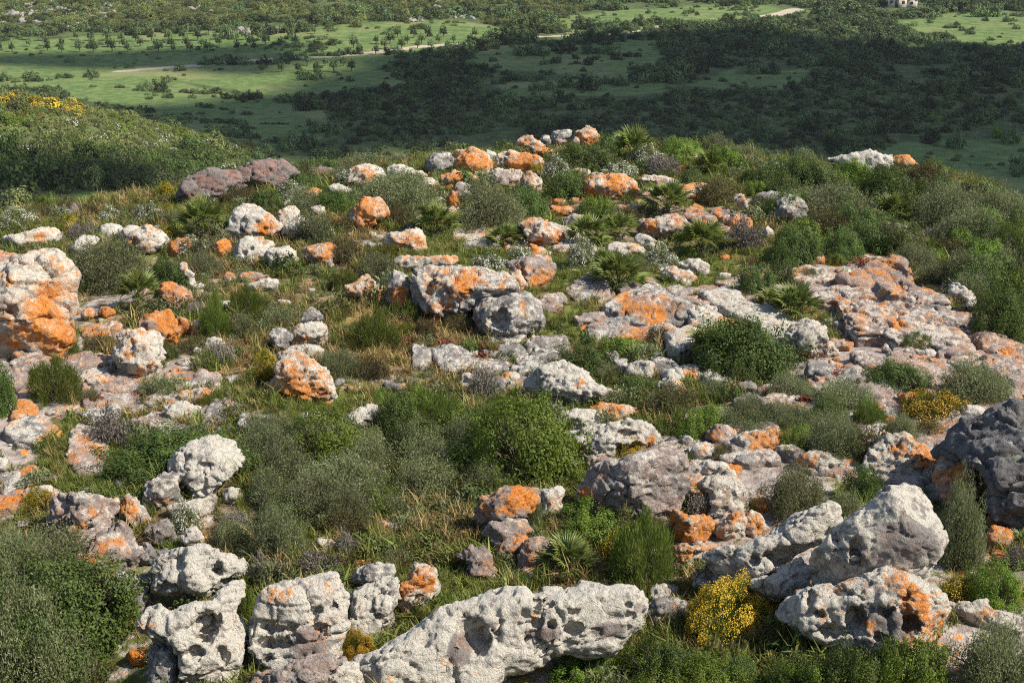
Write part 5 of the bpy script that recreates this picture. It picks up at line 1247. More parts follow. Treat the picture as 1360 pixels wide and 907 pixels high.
def palm(t, x, y, w, h, label, n=22, lift=0.0):
    (cx, by), = px_of(t, [x, y]); s_ = TILES[t][2]; w /= s_; h /= s_
    X, rx, ry, hz = bush_spot(cx, by, w, h)
    root = bpy.data.objects.new("fan_palm", None); col.objects.link(root); root.location = [float(v) for v in X]
    sc = 1.2 * rx / .78; vs = max(min(hz * .9 / (.80 * sc), 1.3), .6)
    st = link("stem", STEM, root); st.scale = (sc, sc, sc)
    r = random.Random(int(x * 7 + y))
    for i in range(n):
        f = link("frond", FROND[i % 4], root)
        el = math.radians(12 + 68 * ((i + .5) / n) ** 1.0 + r.uniform(-8, 8)); az = i * 2.39996 + r.uniform(-.2, .2)
        k = sc * r.uniform(.85, 1.1) * (1.0 if el < 1 else .9)
        f.matrix_local = Matrix.Diagonal((1, 1, vs, 1)) @ Matrix.Translation((0, 0, .16 * sc)) @ Matrix.Rotation(az, 4, 'Z') @ Matrix.Rotation(-el, 4, 'Y') @ Matrix.Rotation(r.uniform(-.5, .5), 4, 'X') @ Matrix.Diagonal((k, k, k, 1))
    tag(root, label, 'fan palm', 'dwarf fan palms on the knoll')
# ------------------------------------------------------------------ the knoll's bushes and palms, placed as in the photo
S('00',585,880,430,290,'grey', "large dusky @ between the huge cream boulder and the left palm")
S('00',890,862,250,170,'dark', "@ cupped by the narrow white shard")
palm('00',745,975,250,180, "fan palm below the dusky bush on the left side", 26)
S('00',1025,690,165,95,'daisy', "@ beside the small bright orange block")
S('00',785,505,190,95,'daisy', "@ on the left rim, behind the twin-lumped rock")
S('00',60,565,160,80,'daisy', "@ at the left edge, nearest of the rim")
S('00',110,510,190,80,'daisy', "@ at the left edge, just behind another white-flowered one")
S('00',330,475,110,55,'daisy', "@ left of the upright purple stone")
S('00',600,495,150,65,'daisy', "@ on the left rim between purple stone and gorse")
S('00',885,372,115,80,'gorse', "@ at the left end of the purple rock mass")
S('00',950,345,70,45,'gorse', "small @ touching the top of the purple rock mass")
S('00',905,462,120,60,'gorse', "low @ under the purple rock mass")
S('00',810,420,140,60,'cushion', "@ downhill of the purple rock mass gorse")
S('00',372,530,110,62,'gorse', "@ above the long low pale rock")
S('00',885,605,135,82,'gorse', "@ at the right of the twin-lumped rock")
S('00',310,545,110,40,'gorse', "low @ touching the long low pale rock")
S('00',155,555,100,35,'cushion', "low @ behind the long low pale rock")
palm('00',1080,600,270,200, "fan palm left of the long-faced boulder", 26)
S('00',250,445,110,90,'bright', "@ on the left rim, against the dim meadow")
S('00',420,595,110,70,'twig', "@ right of the long low pale rock")
S('00',485,590,110,75,'twig', "@ behind the white rock near the dusky bush")
S('00',480,470,120,60,'brown', "low @ on the left rim by the tiny orange stone")
S('00',640,470,150,60,'brown', "@ on the left rim under the purple rocks")
S('00',1080,790,260,110,'grey', "low @ right of the narrow white shard")
S('00',940,510,110,70,'grey', "@ left of the tall palm on the rim")
S('00',1190,590,130,80,'grey', "@ at the left foot of the long-faced boulder")
S('00',450,870,150,110,'bright', "small @ at the left foot of the dusky bush")
S('00',100,750,100,70,'grey', "small @ growing in a notch of the huge cream boulder")
S('00',1310,300,120,60,'dark', "small @ on the purple outcrop")
S('00',200,470,190,60,'brown', "flat @ behind the left edge white-flowered shrubs")
# middle left, second tile
S('10',440,470,260,140,'dark', "@ ringed by the hooked orange rock")
S('10',760,475,430,240,'grey', "broad @ below the clean white skyline rock")
S('10',1230,560,370,250,'grey', "big domed @ below the pinkish block")
palm('10',960,595,250,170, "dark fan palm left of the big domed bush", 24)
S('10',660,545,120,75,'cushion', "@ at the right foot of the domed orange boulder")
S('10',670,712,190,115,'cushion', "@ in front of the flat-topped boulder")
S('10',330,630,220,180,'grey', "@ right of the leaning pair of rocks")
S('10',480,740,220,150,'brown', "@ right of the rounded grey boulder")
S('10',640,830,220,150,'grey', "@ above the upright dark grey block")
S('10',465,870,180,105,'broom', "@ left of the orange pointed rock")
S('10',60,450,170,110,'dark', "@ above the cave boulder, by white flowers")
S('10',200,385,190,85,'daisy', "@ left of the hooked orange rock")
S('10',330,245,230,80,'dark', "@ beside the small flat purple rock")
S('10',560,222,220,75,'grey', "@ on the skyline behind the high-shouldered boulder")
S('10',460,290,110,80,'grey', "@ at the shaded flank of the high-shouldered boulder")
S('10',740,200,180,60,'grey', "@ on the skyline left of the plain grey block")
S('10',260,300,170,80,'grey', "@ behind the hooked orange rock")
palm('10',1310,655,180,180, "fan palm left of the hollowed pale boulder", 22)
S('10',1230,755,220,70,'daisy', "@ behind the wedge-shaped boulder")
S('10',800,660,100,60,'grey', "small @ at the left foot of the flat-topped boulder's orange end")
S('10',60,380,120,60,'bright', "small @ on the rim right of the purple outcrop")
S('10',10,700,120,60,'grey', "small @ left of the cave boulder")
S('10',1010,150,110,40,'gorse', "low @ behind the plain grey block on the skyline")
S('10',1250,110,160,50,'brown', "@ on the skyline above the white-capped orange boulder")
# upper right
palm('20',650,190,230,160, "fan palm on the skyline, left of the bright skyline bush", 26)
S('20',900,180,280,130,'bright', "@ on the skyline between the two palms")
S('20',1150,245,220,145,'bright', "@ on the skyline's right shoulder")
palm('20',1050,265,180,130, "fan palm below the right shoulder of the skyline", 22)
S('20',240,285,160,115,'daisy', "@ between broad cream rock and round cream stone")
S('20',715,192,150,85,'daisy', "@ at the foot of the skyline palm")
S('20',785,258,180,95,'twig', "@ behind the thin ledge")
S('20',370,240,360,150,'dark', "wide @ under the orange peak rock")
S('20',560,258,210,65,'daisy', "low @ behind the thin ledge, right of the round cream stone")
S('20',285,385,210,140,'dark', "@ left of the long orange boulder")
S('20',130,255,90,65,'gorse', "small @ right of the broad cream rock")
S('20',310,220,80,50,'gorse', "small @ right of the white-flowered shrub near the peak")
S('20',80,495,280,170,'dark', "@ right of the big domed bush, above the hollowed boulder")
S('20',445,505,210,140,'bright', "@ above the smooth cream rock")
palm('20',820,478,260,165, "spiky fan palm in front of the thin ledge", 26)
palm('20',400,650,270,160, "fan palm right of the hollowed pale boulder", 24)
palm('20',560,610,230,130, "fan palm right of another, above the low white-topped boulder", 22)
S('20',375,745,170,150,'daisy', "@ below the palms right of the hollowed boulder")
S('20',790,745,170,95,'daisy', "@ right of the low white-topped boulder")
palm('20',1000,700,310,170, "wide fan palm below the orange cracked slabs", 26)
palm('20',560,895,290,190, "dark upright fan palm above the central pavement", 30)
S('20',660,765,120,80,'grey', "@ behind the dark upright palm")
S('20',1230,655,190,140,'twig', "@ below the orange cracked slabs")
S('20',955,335,140,115,'dark', "@ right of the thin ledge's orange end")
S('20',1080,415,220,150,'brown', "@ above the orange cracked slabs")
S('20',1290,905,210,160,'dark', "dense @ on the bare sloping slab")
palm('20',20,640,150,140, "small fan palm left of the hollowed pale boulder's orange side", 22)
S('20',40,725,130,95,'daisy', "@ below the small palm left of the hollowed boulder")
S('20',480,745,110,100,'bright', "small @ above the dark upright palm")
S('20',1310,365,140,85,'bright', "@ left of the rough grey rock")
S('20',1320,470,120,110,'brown', "@ right of the orange rib")
S('20',1290,300,150,75,'dark', "@ left of the right skyline's green mass")
S('20',610,520,180,100,'brown', "@ between the palms and the spiky palm")
S('20',640,380,80,60,'brown', "small @ on the orange end of the long orange boulder")
S('20',720,470,120,60,'grey', "small @ beside the flat pinkish ledge")
S('20',860,800,100,80,'grey', "small @ in the jumbled orange and white rock")
S('20',960,760,120,60,'grey', "small @ on the pale rock behind the jumbled rock")
S('20',930,690,110,60,'bright', "small @ left of the wide palm")
# right slope
S('30',180,355,340,180,'dark', "broad @ on the skyline left of the right skyline rock")
S('30',420,335,180,150,'bright', "@ at the left foot of the right skyline rock")
S('30',600,430,250,200,'dark', "olive toned @ below the right skyline rock")
palm('30',665,515,210,150, "lone fan palm among the right slope bushes", 24)
S('30',830,345,250,150,'brown', "@ right of the grey-white rock on the right rim")
S('30',300,530,500,220,'grey', "very wide @ right of the orange-nosed grey boulder")
S('30',930,560,360,240,'grey', "wide @ on the right slope behind the lone palm")
S('30',1070,650,350,230,'grey', "@ lower on the right slope, tinged pale")
S('30',1230,540,280,190,'grey', "@ farthest right on the slope's skyline")
S('30',1290,720,260,240,'bright', "@ at the right edge of the slope")
S('30',560,650,340,150,'grey', "@ below the white rock among the slope bushes")
S('30',130,740,290,200,'dark', "glossy @ behind the orange stub of rock")
S('30',400,710,260,170,'dark', "glossy @ right of the orange stub of rock")
S('30',1150,870,350,190,'dark', "@ over the dark hollow on the right")
S('30',780,770,240,140,'grey', "@ above the upper orange-blotched slab")
S('30',900,840,220,130,'grey', "@ left of the ragged white rock")
S('30',1350,570,170,160,'grey', "@ at the right edge below the slope's skyline")
S('30',370,735,120,70,'bright', "small vivid @ by the orange stub of rock")
S('30',1010,480,230,130,'brown', "@ on the right skyline beyond the palm")
S('30',690,680,200,120,'dark', "@ left of the small white rock in the slope bushes")
S('30',860,640,200,90,'twig', "@ in the middle of the right slope")
S('31',1220,250,330,300,'dark', "deep shaded @ in the hollow right of the rim slab")
S('30',60,845,160,130,'dark', "@ left of the pale tongue of slab")
palm('31',130,160,290,190, "bright fan palm on the bare sloping slab", 28)
palm('31',20,90,200,120, "fan palm just above the bright one on the sloping slab", 22)
S('30',220,810,110,60,'grey', "small @ on the pale tongue of slab")
S('30',860,880,90,50,'brown', "small @ on the big rim slab")
# left pavement
S('01',300,565,310,210,'broom', "rounded @ on the left pavement")
S('01',20,620,150,250,'dark', "@ cut by the left edge below the layered slab")
S('01',485,560,130,85,'grey', "small @ right of the rounded broom")
S('01',850,535,190,135,'grey', "@ below the head-shaped boulder")
S('01',1090,592,130,95,'cushion', "@ on the white rock sheet above the cracked pavement")
S('01',1150,225,170,200,'broom', "tall @ right of the orange knuckle stones")
S('01',1030,285,160,85,'brown', "@ left of the little white triangular rock")
S('01',540,310,190,120,'brown', "@ left above the head-shaped boulder")
S('01',310,325,210,120,'broom', "@ at the right foot of the huge cream boulder")
S('01',90,335,100,65,'brown', "@ right under the huge cream boulder")
S('01',1165,375,160,140,'twig', "dark @ between the triangular rock and the white triangular stone")
S('01',600,805,240,190,'twig', "@ by the long pinkish slab")
S('02',830,20,480,190,'dark', "spreading @ left of the white ridge-backed rock")
S('01',1270,800,220,115,'cushion', "@ on the lower edge of the cracked pavement")
S('01',890,330,110,100,'dark', "@ right of the head-shaped boulder")
S('01',1040,100,120,70,'twig', "@ above the orange knuckle stones")
S('01',1310,110,200,140,'broom', "@ above the gorse pair, upper left of the small tower")
S('01',1290,215,150,120,'grey', "@ right of the tall broom")
# centre
S('11',440,420,240,145,'grey', "@ right of the triangular boulder")
S('11',630,290,280,185,'broom', "wide @ left of the red-stained pavement")
S('11',795,205,130,85,'cushion', "@ under the orange foot of the upright dark block")
S('11',905,215,130,100,'brown', "@ at the shaded foot of the wedge boulder")
S('11',50,372,150,95,'gorse', "@ upper one of a pair left of the triangular boulder")
S('11',50,475,150,120,'gorse', "@ lower one of a pair left of the triangular boulder")
S('11',705,605,250,120,'bright', "@ low, below the dark low boulder")
S('11',1205,560,150,190,'twig', "dark spiky @ left of the cave-eyed boulder")
S('11',950,710,400,180,'broom', "broad @ left of the bright shrub mass")
S('11',750,660,170,80,'twig', "@ right of the skull-like rock")
S('11',540,870,260,150,'bright', "@ below the clean white boulder, nearer one")
S('11',400,930,330,170,'bright', "@ just below another bright one by the clean white boulder")
S('21',-20,760,330,220,'bright', "large @ left of the cave-eyed boulder")
S('21',150,900,360,230,'bright', "largest @, in the middle of the photo")
S('21',-60,930,280,200,'bright', "@ at the lower left of the largest bright one")
S('11',1100,860,230,200,'grey', "@ between the broad broom and the bright shrub mass")
S('11',900,880,330,170,'grey', "low @ below the broad broom")
S('11',1150,950,300,190,'dark', "@ under the lower left of the bright shrub mass")
S('11',600,440,210,120,'brown', "@ in the dry grass right of the triangular boulder")
S('11',1080,180,160,90,'brown', "@ in the shade under the wedge boulder")
S('11',130,160,200,120,'grey', "@ left of the small rock tower's capstone")
S('11',110,800,160,130,'cushion', "@ left of the white flank rock")
S('11',30,770,120,90,'cushion', "@ on the cracked pavement's right end")
# lower left scrub
S('12',330,290,420,260,'grey', "large @ below the bright pair by the clean white boulder")
S('12',120,480,330,250,'grey', "silvery @ above the squarish hollowed boulder")
S('12',140,300,220,150,'dark', "@ above the silvery bush")
S('12',560,250,260,190,'grey', "@ left of the dry grass slope")
S('12',740,285,200,160,'grey', "@ at the head of the dry grass slope")
S('12',735,530,190,100,'grey', "small @ above the cracked pale block")
S('12',475,480,110,130,'twig', "pale @ by the cream stone")
S('12',480,370,280,150,'brown', "@ right of the silvery bush")
S('12',1000,140,360,170,'dark', "@ left of the dim grey stone")
S('12',1230,160,300,170,'grey', "@ above the orange stack")
S('12',330,560,250,110,'twig', "tangled @ on top of the squarish hollowed boulder")
S('12',40,620,170,140,'twig', "silvery @ right of the white tower's head")
S('12',60,200,220,170,'grey', "@ left over the white tower, topmost")
S('02',1000,340,170,140,'daisy', "lichen-like @ behind the white tower's head")
S('02',1230,420,170,150,'grey', "@ right of the egg-like stone")
S('02',860,405,120,110,'grey', "@ on the lichen-grey rock")
S('02',1250,360,170,120,'twig', "@ right behind the egg-like stone")
S('02',880,770,130,90,'grey', "small @ growing on the hollowed lower column")
S('02',1310,830,100,220,'bright', "@ in the gap between tower and squarish boulder")
# centre right
S('21',400,440,370,170,'dark', "@ dark and low, above the cave-eyed boulder")
palm('21',1110,400,380,220, "big dark fan palm below the pale stepped slab", 34)
S('21',1240,460,330,200,'dark', "dense @ merging with the big dark fan palm")
S('21',625,860,170,110,'goldgorse', "@ small and vivid, in front of the cup-topped boulder")
S('21',570,672,100,48,'goldgorse', "yellow @ flat, on the ledge behind the cup-topped boulder, left one")
S('21',690,708,110,48,'goldgorse', "yellow @ flat, on the ledge behind the cup-topped boulder, middle one")
S('21',760,752,60,55,'goldgorse', "yellow @ tiny, on the ledge behind the cup-topped boulder, right one")
S('21',1260,690,240,180,'grey', "silver @ between blocky boulder and the big fan palm")
S('21',1110,690,130,75,'bright', "small @ right of the pale orange-edged rock")
S('21',1035,765,160,85,'brown', "@ in front of the pale orange-edged rock")
S('21',1110,860,150,90,'brown', "@ left of the blocky pale boulder")
S('21',820,385,110,60,'grey', "small @ on the tilted grey slab")
S('21',520,440,170,90,'grey', "pale @ at the right foot of the dark low bush")
S('21',660,530,230,110,'dark', "@ right of the cave-eyed boulder's orange tail")
S('21',830,620,220,130,'grey', "@ below the dark-nosed rock")
S('21',650,290,230,80,'bright', "low @ below the flat grey slab")
S('21',790,260,160,110,'brown', "@ at the right end of the flat grey slab")
S('21',1080,540,200,100,'grey', "@ in front of the pale knobbly rock")
S('21',340,600,60,40,'dark', "tiny @ in the hollow of the cave-eyed boulder's foot")
# lower centre
S('22',450,395,470,200,'bright', "vivid dense @ below the pinkish grey boulder")
S('22',690,660,370,330,'broom', "large soft @ behind the long white boulder")
S('22',565,515,220,190,'gorse', "@ set in the large soft broom")
palm('22',300,600,310,190, "fan palm behind the long white boulder", 28)
S('22',110,660,300,95,'broom', "low @ strip behind the long white boulder")
S('22',1140,945,470,300,'goldgorse', "big @ left of the giant white hump")
S('22',1010,250,160,120,'twig', "@ above the vivid orange boulder")
S('22',1245,250,110,80,'gorse', "small @ on the orange-footed cream outcrop")
S('22',800,400,180,110,'brown', "@ before the vivid orange boulder")
S('22',970,125,110,65,'cushion', "@ in the crack above the cream outcrop")
S('22',190,105,310,130,'dark', "strappy @ at the lower right of the bright shrub mass")
S('22',120,320,90,200,'grey', "thin @ between the orange stack and the upright tooth")
# right middle
S('31',680,520,350,170,'dark', "blue-tinged @ on the curving pinkish slab")
S('31',1080,570,390,210,'grey', "wide @ left of the lower rim slabs")
S('31',860,670,400,160,'gorse', "large @ before the bright orange chip")
S('31',390,610,360,180,'grey', "wide @ under the layered pink ledge")
S('31',530,695,180,135,'broom', "@ at the left of the small orange rock")
S('31',860,745,200,100,'brown', "@ below the large gorse")
S('31',780,282,210,95,'broom', "@ on the rim slab above the upright stones")
S('31',470,890,190,95,'dark', "@ in front of the grey low rock")
S('31',1040,910,330,160,'broom', "@ left of the dark shaded crag")
S('31',110,535,260,130,'grey', "@ below the dense bush that merges with the fan palm")
S('31',290,740,250,130,'grey', "@ between orange specks and the green cushion")
S('31',180,790,170,120,'bright', "round @ above the cream rock")
S('31',60,690,250,120,'grey', "@ left of the speckled ledge")
S('31',690,750,190,80,'grey', "low @ between gorse and the table rock")
S('31',280,840,150,80,'brown', "small @ left of the grey low rock")
S('31',1000,280,170,70,'grey', "low @ on the lower end of the big rim slab")
S('31',480,170,200,90,'brown', "low @ in the dry grass under the big rim slab")
# lower right
S('32',140,275,330,280,'grey', "@ above the long white boulder's end")
S('32',490,165,190,180,'dark', "@ left behind the giant white hump")
S('32',1000,540,240,420,'grey', "tall @ right of the giant white hump")
S('32',1000,705,240,130,'gorse', "olive @ at the right foot of the giant white hump")
S('32',1190,750,320,260,'bright', "vivid @ at the right foot of the orange steps")
S('32',1130,235,110,120,'gorse', "@ right of the square pink pillar")
S('32',960,715,70,45,'goldgorse', "tiny @ behind the low cream ledge")
S('32',1310,540,150,110,'twig', "@ at the right edge below the dark crag")
palm('32',1340,440,140,120, "fan palm at the right edge below the dark crag", 20)
S('32',400,250,170,120,'grey', "@ between the long white boulder and the giant hump's top")
S('32',870,95,120,60,'grey', "small @ behind the giant hump's crown")
S('32',1170,80,200,130,'dark', "@ in the shade above the gorse by the pillar")
# bottom edge
S('Q',110,700,330,280,'grey', "upper part of the big olive scrub, a @ at the left edge")
S('Q',60,600,260,240,'grey', "@ at the left edge below the small gorse cushion")
S('Q',170,985,400,290,'dark', "biggest @ at the bottom left corner")
S('Q',20,880,280,260,'dark', "@ cut by the left edge at the bottom")
S('Q',160,255,150,95,'gorse', "small round @ in front of the pale arched rock")
S('Q',480,700,160,140,'bright', "shaded @ in the cleft left of the white column")
S('W',70,850,150,130,'goldgorse', "@ small, beside the sloping end of the long white boulder")
S('W',490,960,380,130,'broom', "grassy @ at the bottom edge under the long white boulder")
S('W',960,965,320,130,'bright', "@ at the bottom edge, first right of the long white boulder")
S('W',1220,940,360,150,'bright', "@ at the bottom edge, second right of the long white boulder")
S('Z',130,975,340,170,'bright', "@ at the bottom edge, under the golden gorse")
S('Z',450,985,300,150,'bright', "@ at the bottom edge, left of the cratered boulder")
S('Z',740,1000,340,130,'bright', "@ at the bottom edge, below the cratered boulder")
S('Z',1230,965,330,270,'grey', "big @ at the bottom right corner")

# fuller masses
S('P',690,650,185,120,'bright', "broad main mound, the @ that fills the middle of the photo")
S('P',620,600,110,55,'bright', "wide @ joining the middle mound's left side")
S('P',560,640,110,60,'grey', "@ between the silvery scrub and the middle mound")
S('P',430,620,140,70,'bright', "low spreading @ under the clean white boulder")
S('P',450,680,130,70,'grey', "@ in the scrub centre, right of the large one")
S('P',990,510,150,80,'dark', "@ that backs the big dark fan palm")
S('P',240,640,190,60,'dark', "@ hugging the white ridge-backed rock's upper side")
S('P',560,565,90,45,'bright', "@ behind the dark low boulder's cushion")
def packed(zone_px, seed, n, kinds, w, label, group):
    r = random.Random(seed)
    Z = np.array(zone_px, float); lo, hi = Z.min(0), Z.max(0); done = 0
    pts = []
    while done < n:
        x, y = r.uniform(lo[0], hi[0]), r.uniform(lo[1], hi[1])
        if poly_sd(Z, np.array([x]), np.array([y]))[0] > 0: continue
        f = .55 + .9 * (y - 190) / 420
        if any(abs(x - a) < 17 * f and abs(y - b) < 8 * f for a, b in pts) and r.random() < .9: continue
        pts.append((x, y)); k = r.choice(kinds); k = k + '_big' if (y > 540 and k in ('dark', 'grey', 'bright')) else k; ww = w * f * r.uniform(.7, 1.4)
        X, rx, ry, hz = bush_spot(x, y, ww, ww * r.uniform(.5, .75))
        place_bush(k, X, rx * 1.2, ry * 1.2, hz * 1.1, where_label(label[k.replace('_big', '')], x, y), 'shrub', group, yaw=r.uniform(0, 6)); done += 1
packed([(1035,225),(1110,215),(1240,225),(1300,275),(1380,335),(1480,420),(1400,450),(1330,440),(1260,395),(1210,345),(1060,330),(1010,290)], 3, 75, ['dark', 'grey', 'grey', 'dark', 'brown', 'bright'], 62,
       {'dark': "dark green bush on the right slope", 'grey': "grey-green bush on the right slope", 'brown': "brownish bush on the right slope", 'bright': "bright green bush on the right slope"}, "bushes packed on the right slope")
packed([(820,185),(960,190),(1040,225),(1010,260),(900,250),(800,215)], 4, 16, ['dark', 'bright', 'grey'], 55,
       {'dark': "dark bush on the skyline", 'bright': "bright bush on the skyline", 'grey': "grey bush on the skyline"}, "bushes along the skyline")
packed([(360,560),(520,560),(640,560),(640,640),(620,690),(500,700),(420,720),(330,720),(300,690)], 5, 24, ['grey', 'dark', 'grey', 'bright', 'brown'], 46,
       {'dark': "dark bush in the middle scrub", 'grey': "grey-green bush in the middle scrub", 'bright': "bright green bush in the middle scrub", 'brown': "brown bush in the middle scrub"}, "scrub of the lower middle")
packed([(-20,760),(60,740),(100,800),(125,900),(110,940),(-20,940)], 6, 8, ['grey', 'dark', 'grey'], 70,
       {'dark': "dark olive bush in the corner scrub", 'grey': "grey olive bush in the corner scrub"}, "scrub of the bottom left corner")
packed([(860,925),(960,918),(1200,928),(1240,950),(860,965)], 7, 9, ['bright', 'bright', 'dark'], 46,
       {'dark': "dark leafy bush at the bottom edge", 'bright': "bright leafy bush at the bottom edge"}, "green band along the bottom edge")
packed([(230,280),(330,250),(470,235),(560,260),(560,320),(420,340),(300,330),(240,310)], 8, 22, ['grey', 'dark', 'grey', 'brown', 'daisy'], 52,
       {'dark': "dark bush among boulders", 'grey': "grey-green bush among boulders", 'brown': "brown bush among boulders", 'daisy': "white-flowered bush among boulders"}, "bushes between the upper left boulders")
packed([(820,470),(1000,540),(1200,560),(1240,640),(1080,620),(960,600),(860,560)], 9, 14, ['grey', 'bright', 'brown', 'dark'], 42,
       {'dark': "dark bush in rock joints", 'grey': "grey-green bush in rock joints", 'brown': "brown bush in rock joints", 'bright': "bright bush in rock joints"}, "bushes in the joints of the right bedrock")
# ------------------------------------------------------------------ the valley: bushes one by one, scrub beyond counting, young trees, house
def combo_bush(name, seed, n, clumps, leaf, style, mat, flat, cr, flower=None):
    V, F, tint, P, D = leaf_cloud(seed, n, clumps, leaf, style, flat, cr)
    mi = np.zeros(len(F), int); mats = [M_LEAF[mat]]
    r = np.random.default_rng(seed)
    B = np.c_[r.normal(0, .05, (8, 2)), np.full(8, -.05)]
    Vs, Fs = sticks(B, P[:8] * .8, .05, .02)
    F = np.vstack([F, Fs + len(V)]); V = np.vstack([V, Vs]); tint = np.r_[tint, np.zeros(len(Vs))]; mi = np.r_[mi, np.ones(len(Fs), int)]; mats.append(M_BARK)
    if flower:
        nf, sz, fm = flower
        k = r.choice(np.nonzero(P[:, 2] > .12)[0], nf)
        off = rand_unit(r, nf) * cr; off = np.where((off * D[k]).sum(1, keepdims=True) < 0, -off, off)
        nn = D[k] + rand_unit(r, nf) * .5; nn /= np.linalg.norm(nn, axis=1, keepdims=True)
        t = np.cross(nn, rand_unit(r, nf)); t /= np.linalg.norm(t, axis=1, keepdims=True)
        Vf, Ff = quads_at(P[k] + off + D[k] * .04, nn, t, np.full(nf, sz), np.full(nf, sz))
        F = np.vstack([F, Ff + len(V)]); V = np.vstack([V, Vf]); tint = np.r_[tint, np.repeat(r.random(nf), 4)]; mi = np.r_[mi, np.full(len(Ff), 2)]; mats.append(fm)
    N_TRI[0] += 2 * len(F)
    return mesh_from(name, V, F, mats, False, {"tint": tint}, mi)
VB = [combo_bush("valley_bush", 50 + i, 900, 34, .15, 'leafy', 'valley', .80, .24) for i in range(4)]
HB = [combo_bush("hill_bush", 80, 1100, 40, .14, 'leafy', 'hill', .75, .22), combo_bush("hill_bush", 81, 1100, 40, .13, 'spiny', 'hill', .75, .22),
      combo_bush("hill_bush", 82, 1000, 40, .14, 'leafy', 'dark', .80, .22), combo_bush("hill_bush", 83, 1100, 40, .13, 'leafy', 'bright', .75, .22)]
HF = [combo_bush("hill_gorse", 90, 800, 34, .14, 'needle', 'gorse', .75, .22, (420, .12, M_YEL)), combo_bush("hill_daisy", 91, 800, 34, .15, 'leafy', 'hill', .75, .22, (150, .10, M_WHI))]

def instancer(name, pts, scl, protos, label=None):
    """one object whose points each carry a copy of one of the given plants"""
    me = bpy.data.meshes.new(name)
    me.vertices.add(len(pts)); me.vertices.foreach_set("co", np.ascontiguousarray(pts, np.float32).ravel())
    at = me.attributes.new("scl", 'FLOAT_VECTOR', 'POINT'); at.data.foreach_set("vector", np.ascontiguousarray(scl, np.float32).ravel())
    me.update()
    o = link(name, me)
    g = bpy.data.node_groups.new(name, 'GeometryNodeTree')
    g.interface.new_socket("Geometry", in_out='INPUT', socket_type='NodeSocketGeometry'); g.interface.new_socket("Geometry", in_out='OUTPUT', socket_type='NodeSocketGeometry')
    gi = g.nodes.new('NodeGroupInput'); go = g.nodes.new('NodeGroupOutput')
    iop = g.nodes.new('GeometryNodeInstanceOnPoints'); jn = g.nodes.new('GeometryNodeJoinGeometry')
    for p in reversed(protos):
        oi = g.nodes.new('GeometryNodeObjectInfo'); oi.inputs['Object'].default_value = p; oi.inputs['As Instance'].default_value = True
        g.links.new(oi.outputs['Geometry'], jn.inputs[0])
    na = g.nodes.new('GeometryNodeInputNamedAttribute'); na.data_type = 'FLOAT_VECTOR'; na.inputs['Name'].default_value = "scl"
    rv = g.nodes.new('FunctionNodeRandomValue'); rv.data_type = 'FLOAT_VECTOR'; rv.inputs[0].default_value = (0, 0, 0); rv.inputs[1].default_value = (0.15, 0.15, 6.28)
    g.links.new(gi.outputs[0], iop.inputs['Points']); g.links.new(jn.outputs[0], iop.inputs['Instance'])
    iop.inputs['Pick Instance'].default_value = True
    g.links.new(na.outputs[0], iop.inputs['Scale']); g.links.new(rv.outputs[0], iop.inputs['Rotation'])
    g.links.new(iop.outputs[0], go.inputs[0])
    o.modifiers.new("scatter", 'NODES').node_group = g
    tag(o, kind='stuff')
    return o

_vb = [0]
def far_bush(cx, base, w, h, meshes, name, label, cat, group):
    B = hit([cx], [base])[0]; D = (B - CAM) @ FWD; s = D / FPX
    rx = .5 * w * s; i = _vb[0]; _vb[0] += 1
    d = B[:2] / np.hypot(*B[:2]); C = B[:2] + d * rx * .6
    o = link(name, meshes[i % len(meshes)], None, (C[0], C[1], float(H(C[0], C[1])) - .05))
    o.rotation_euler = (0, 0, random.uniform(0, 6.3)); hz = max(h * s * 1.05 - .1 * rx, .35 * h * s) / .8
    o.scale = (float(rx * 1.1), float(rx * 1.1), float(hz))
    tag(o, where_label(label, cx, base) if group else label, cat, group)
    return o
PLACED = []
def FB(t, rows, label, group, meshes=VB, name="valley_bush"):
    for x, y, w, h in rows:
        (cx, by), = px_of(t, [x, y]); s = TILES[t][2]
        w /= s; h /= s
        if w > 1.9 * h and w > 14:            # a long clump is several bushes shoulder to shoulder
            k = max(2, int(round(w / (1.5 * h))))
            for i in range(k):
                far_bush(cx + (i - (k - 1) / 2) * w / k, by + random.uniform(-.08, .08) * h, w / k * 1.3, h * random.uniform(.8, 1.1), meshes, name, label, 'bush', group)
        else:
            far_bush(cx, by, w, h, meshes, name, label, 'bush', group)
FB('A', [(590,352,110,38),(250,305,70,25),(130,320,65,25),(20,318,50,38),(65,322,40,18),(48,355,60,28),(525,440,150,28),(650,458,60,16),(725,448,40,14),(850,480,140,20),(960,448,50,14),(970,503,45,14),(800,420,70,26),
         (880,530,200,45),(960,540,100,20),(1055,558,70,24),(1155,592,150,65),(1020,600,90,38),(840,565,150,30),(580,388,40,12),(500,265,30,15),(690,480,90,30),(640,500,120,40),(1040,485,60,10),(1100,485,50,10)],
   "dark rounded valley bush", "bushes in the left valley meadow")
FB('A', [(970,390,90,32),(900,385,80,30),(800,365,120,24),(1260,520,140,60),(1300,610,160,50),(790,255,50,18),(880,252,190,30),(1050,250,90,30),(1140,235,50,24),(1270,220,110,20),(1210,310,100,45),(1130,400,120,40),(1210,430,120,50),(1300,400,100,50)],
   "dark bush at the scrub's edge", "bushes along the scrub's left edge")
FB('A', [(890,155,70,60),(1150,130,110,48),(1030,135,90,42),(120,140,200,30),(330,125,220,30),(500,125,160,30),(620,120,160,30),(760,110,120,40),(860,105,90,30),(1000,90,110,30),(1250,90,160,45)],
   "dark hedge-like far bush", "bushes along the orchard's far edge")
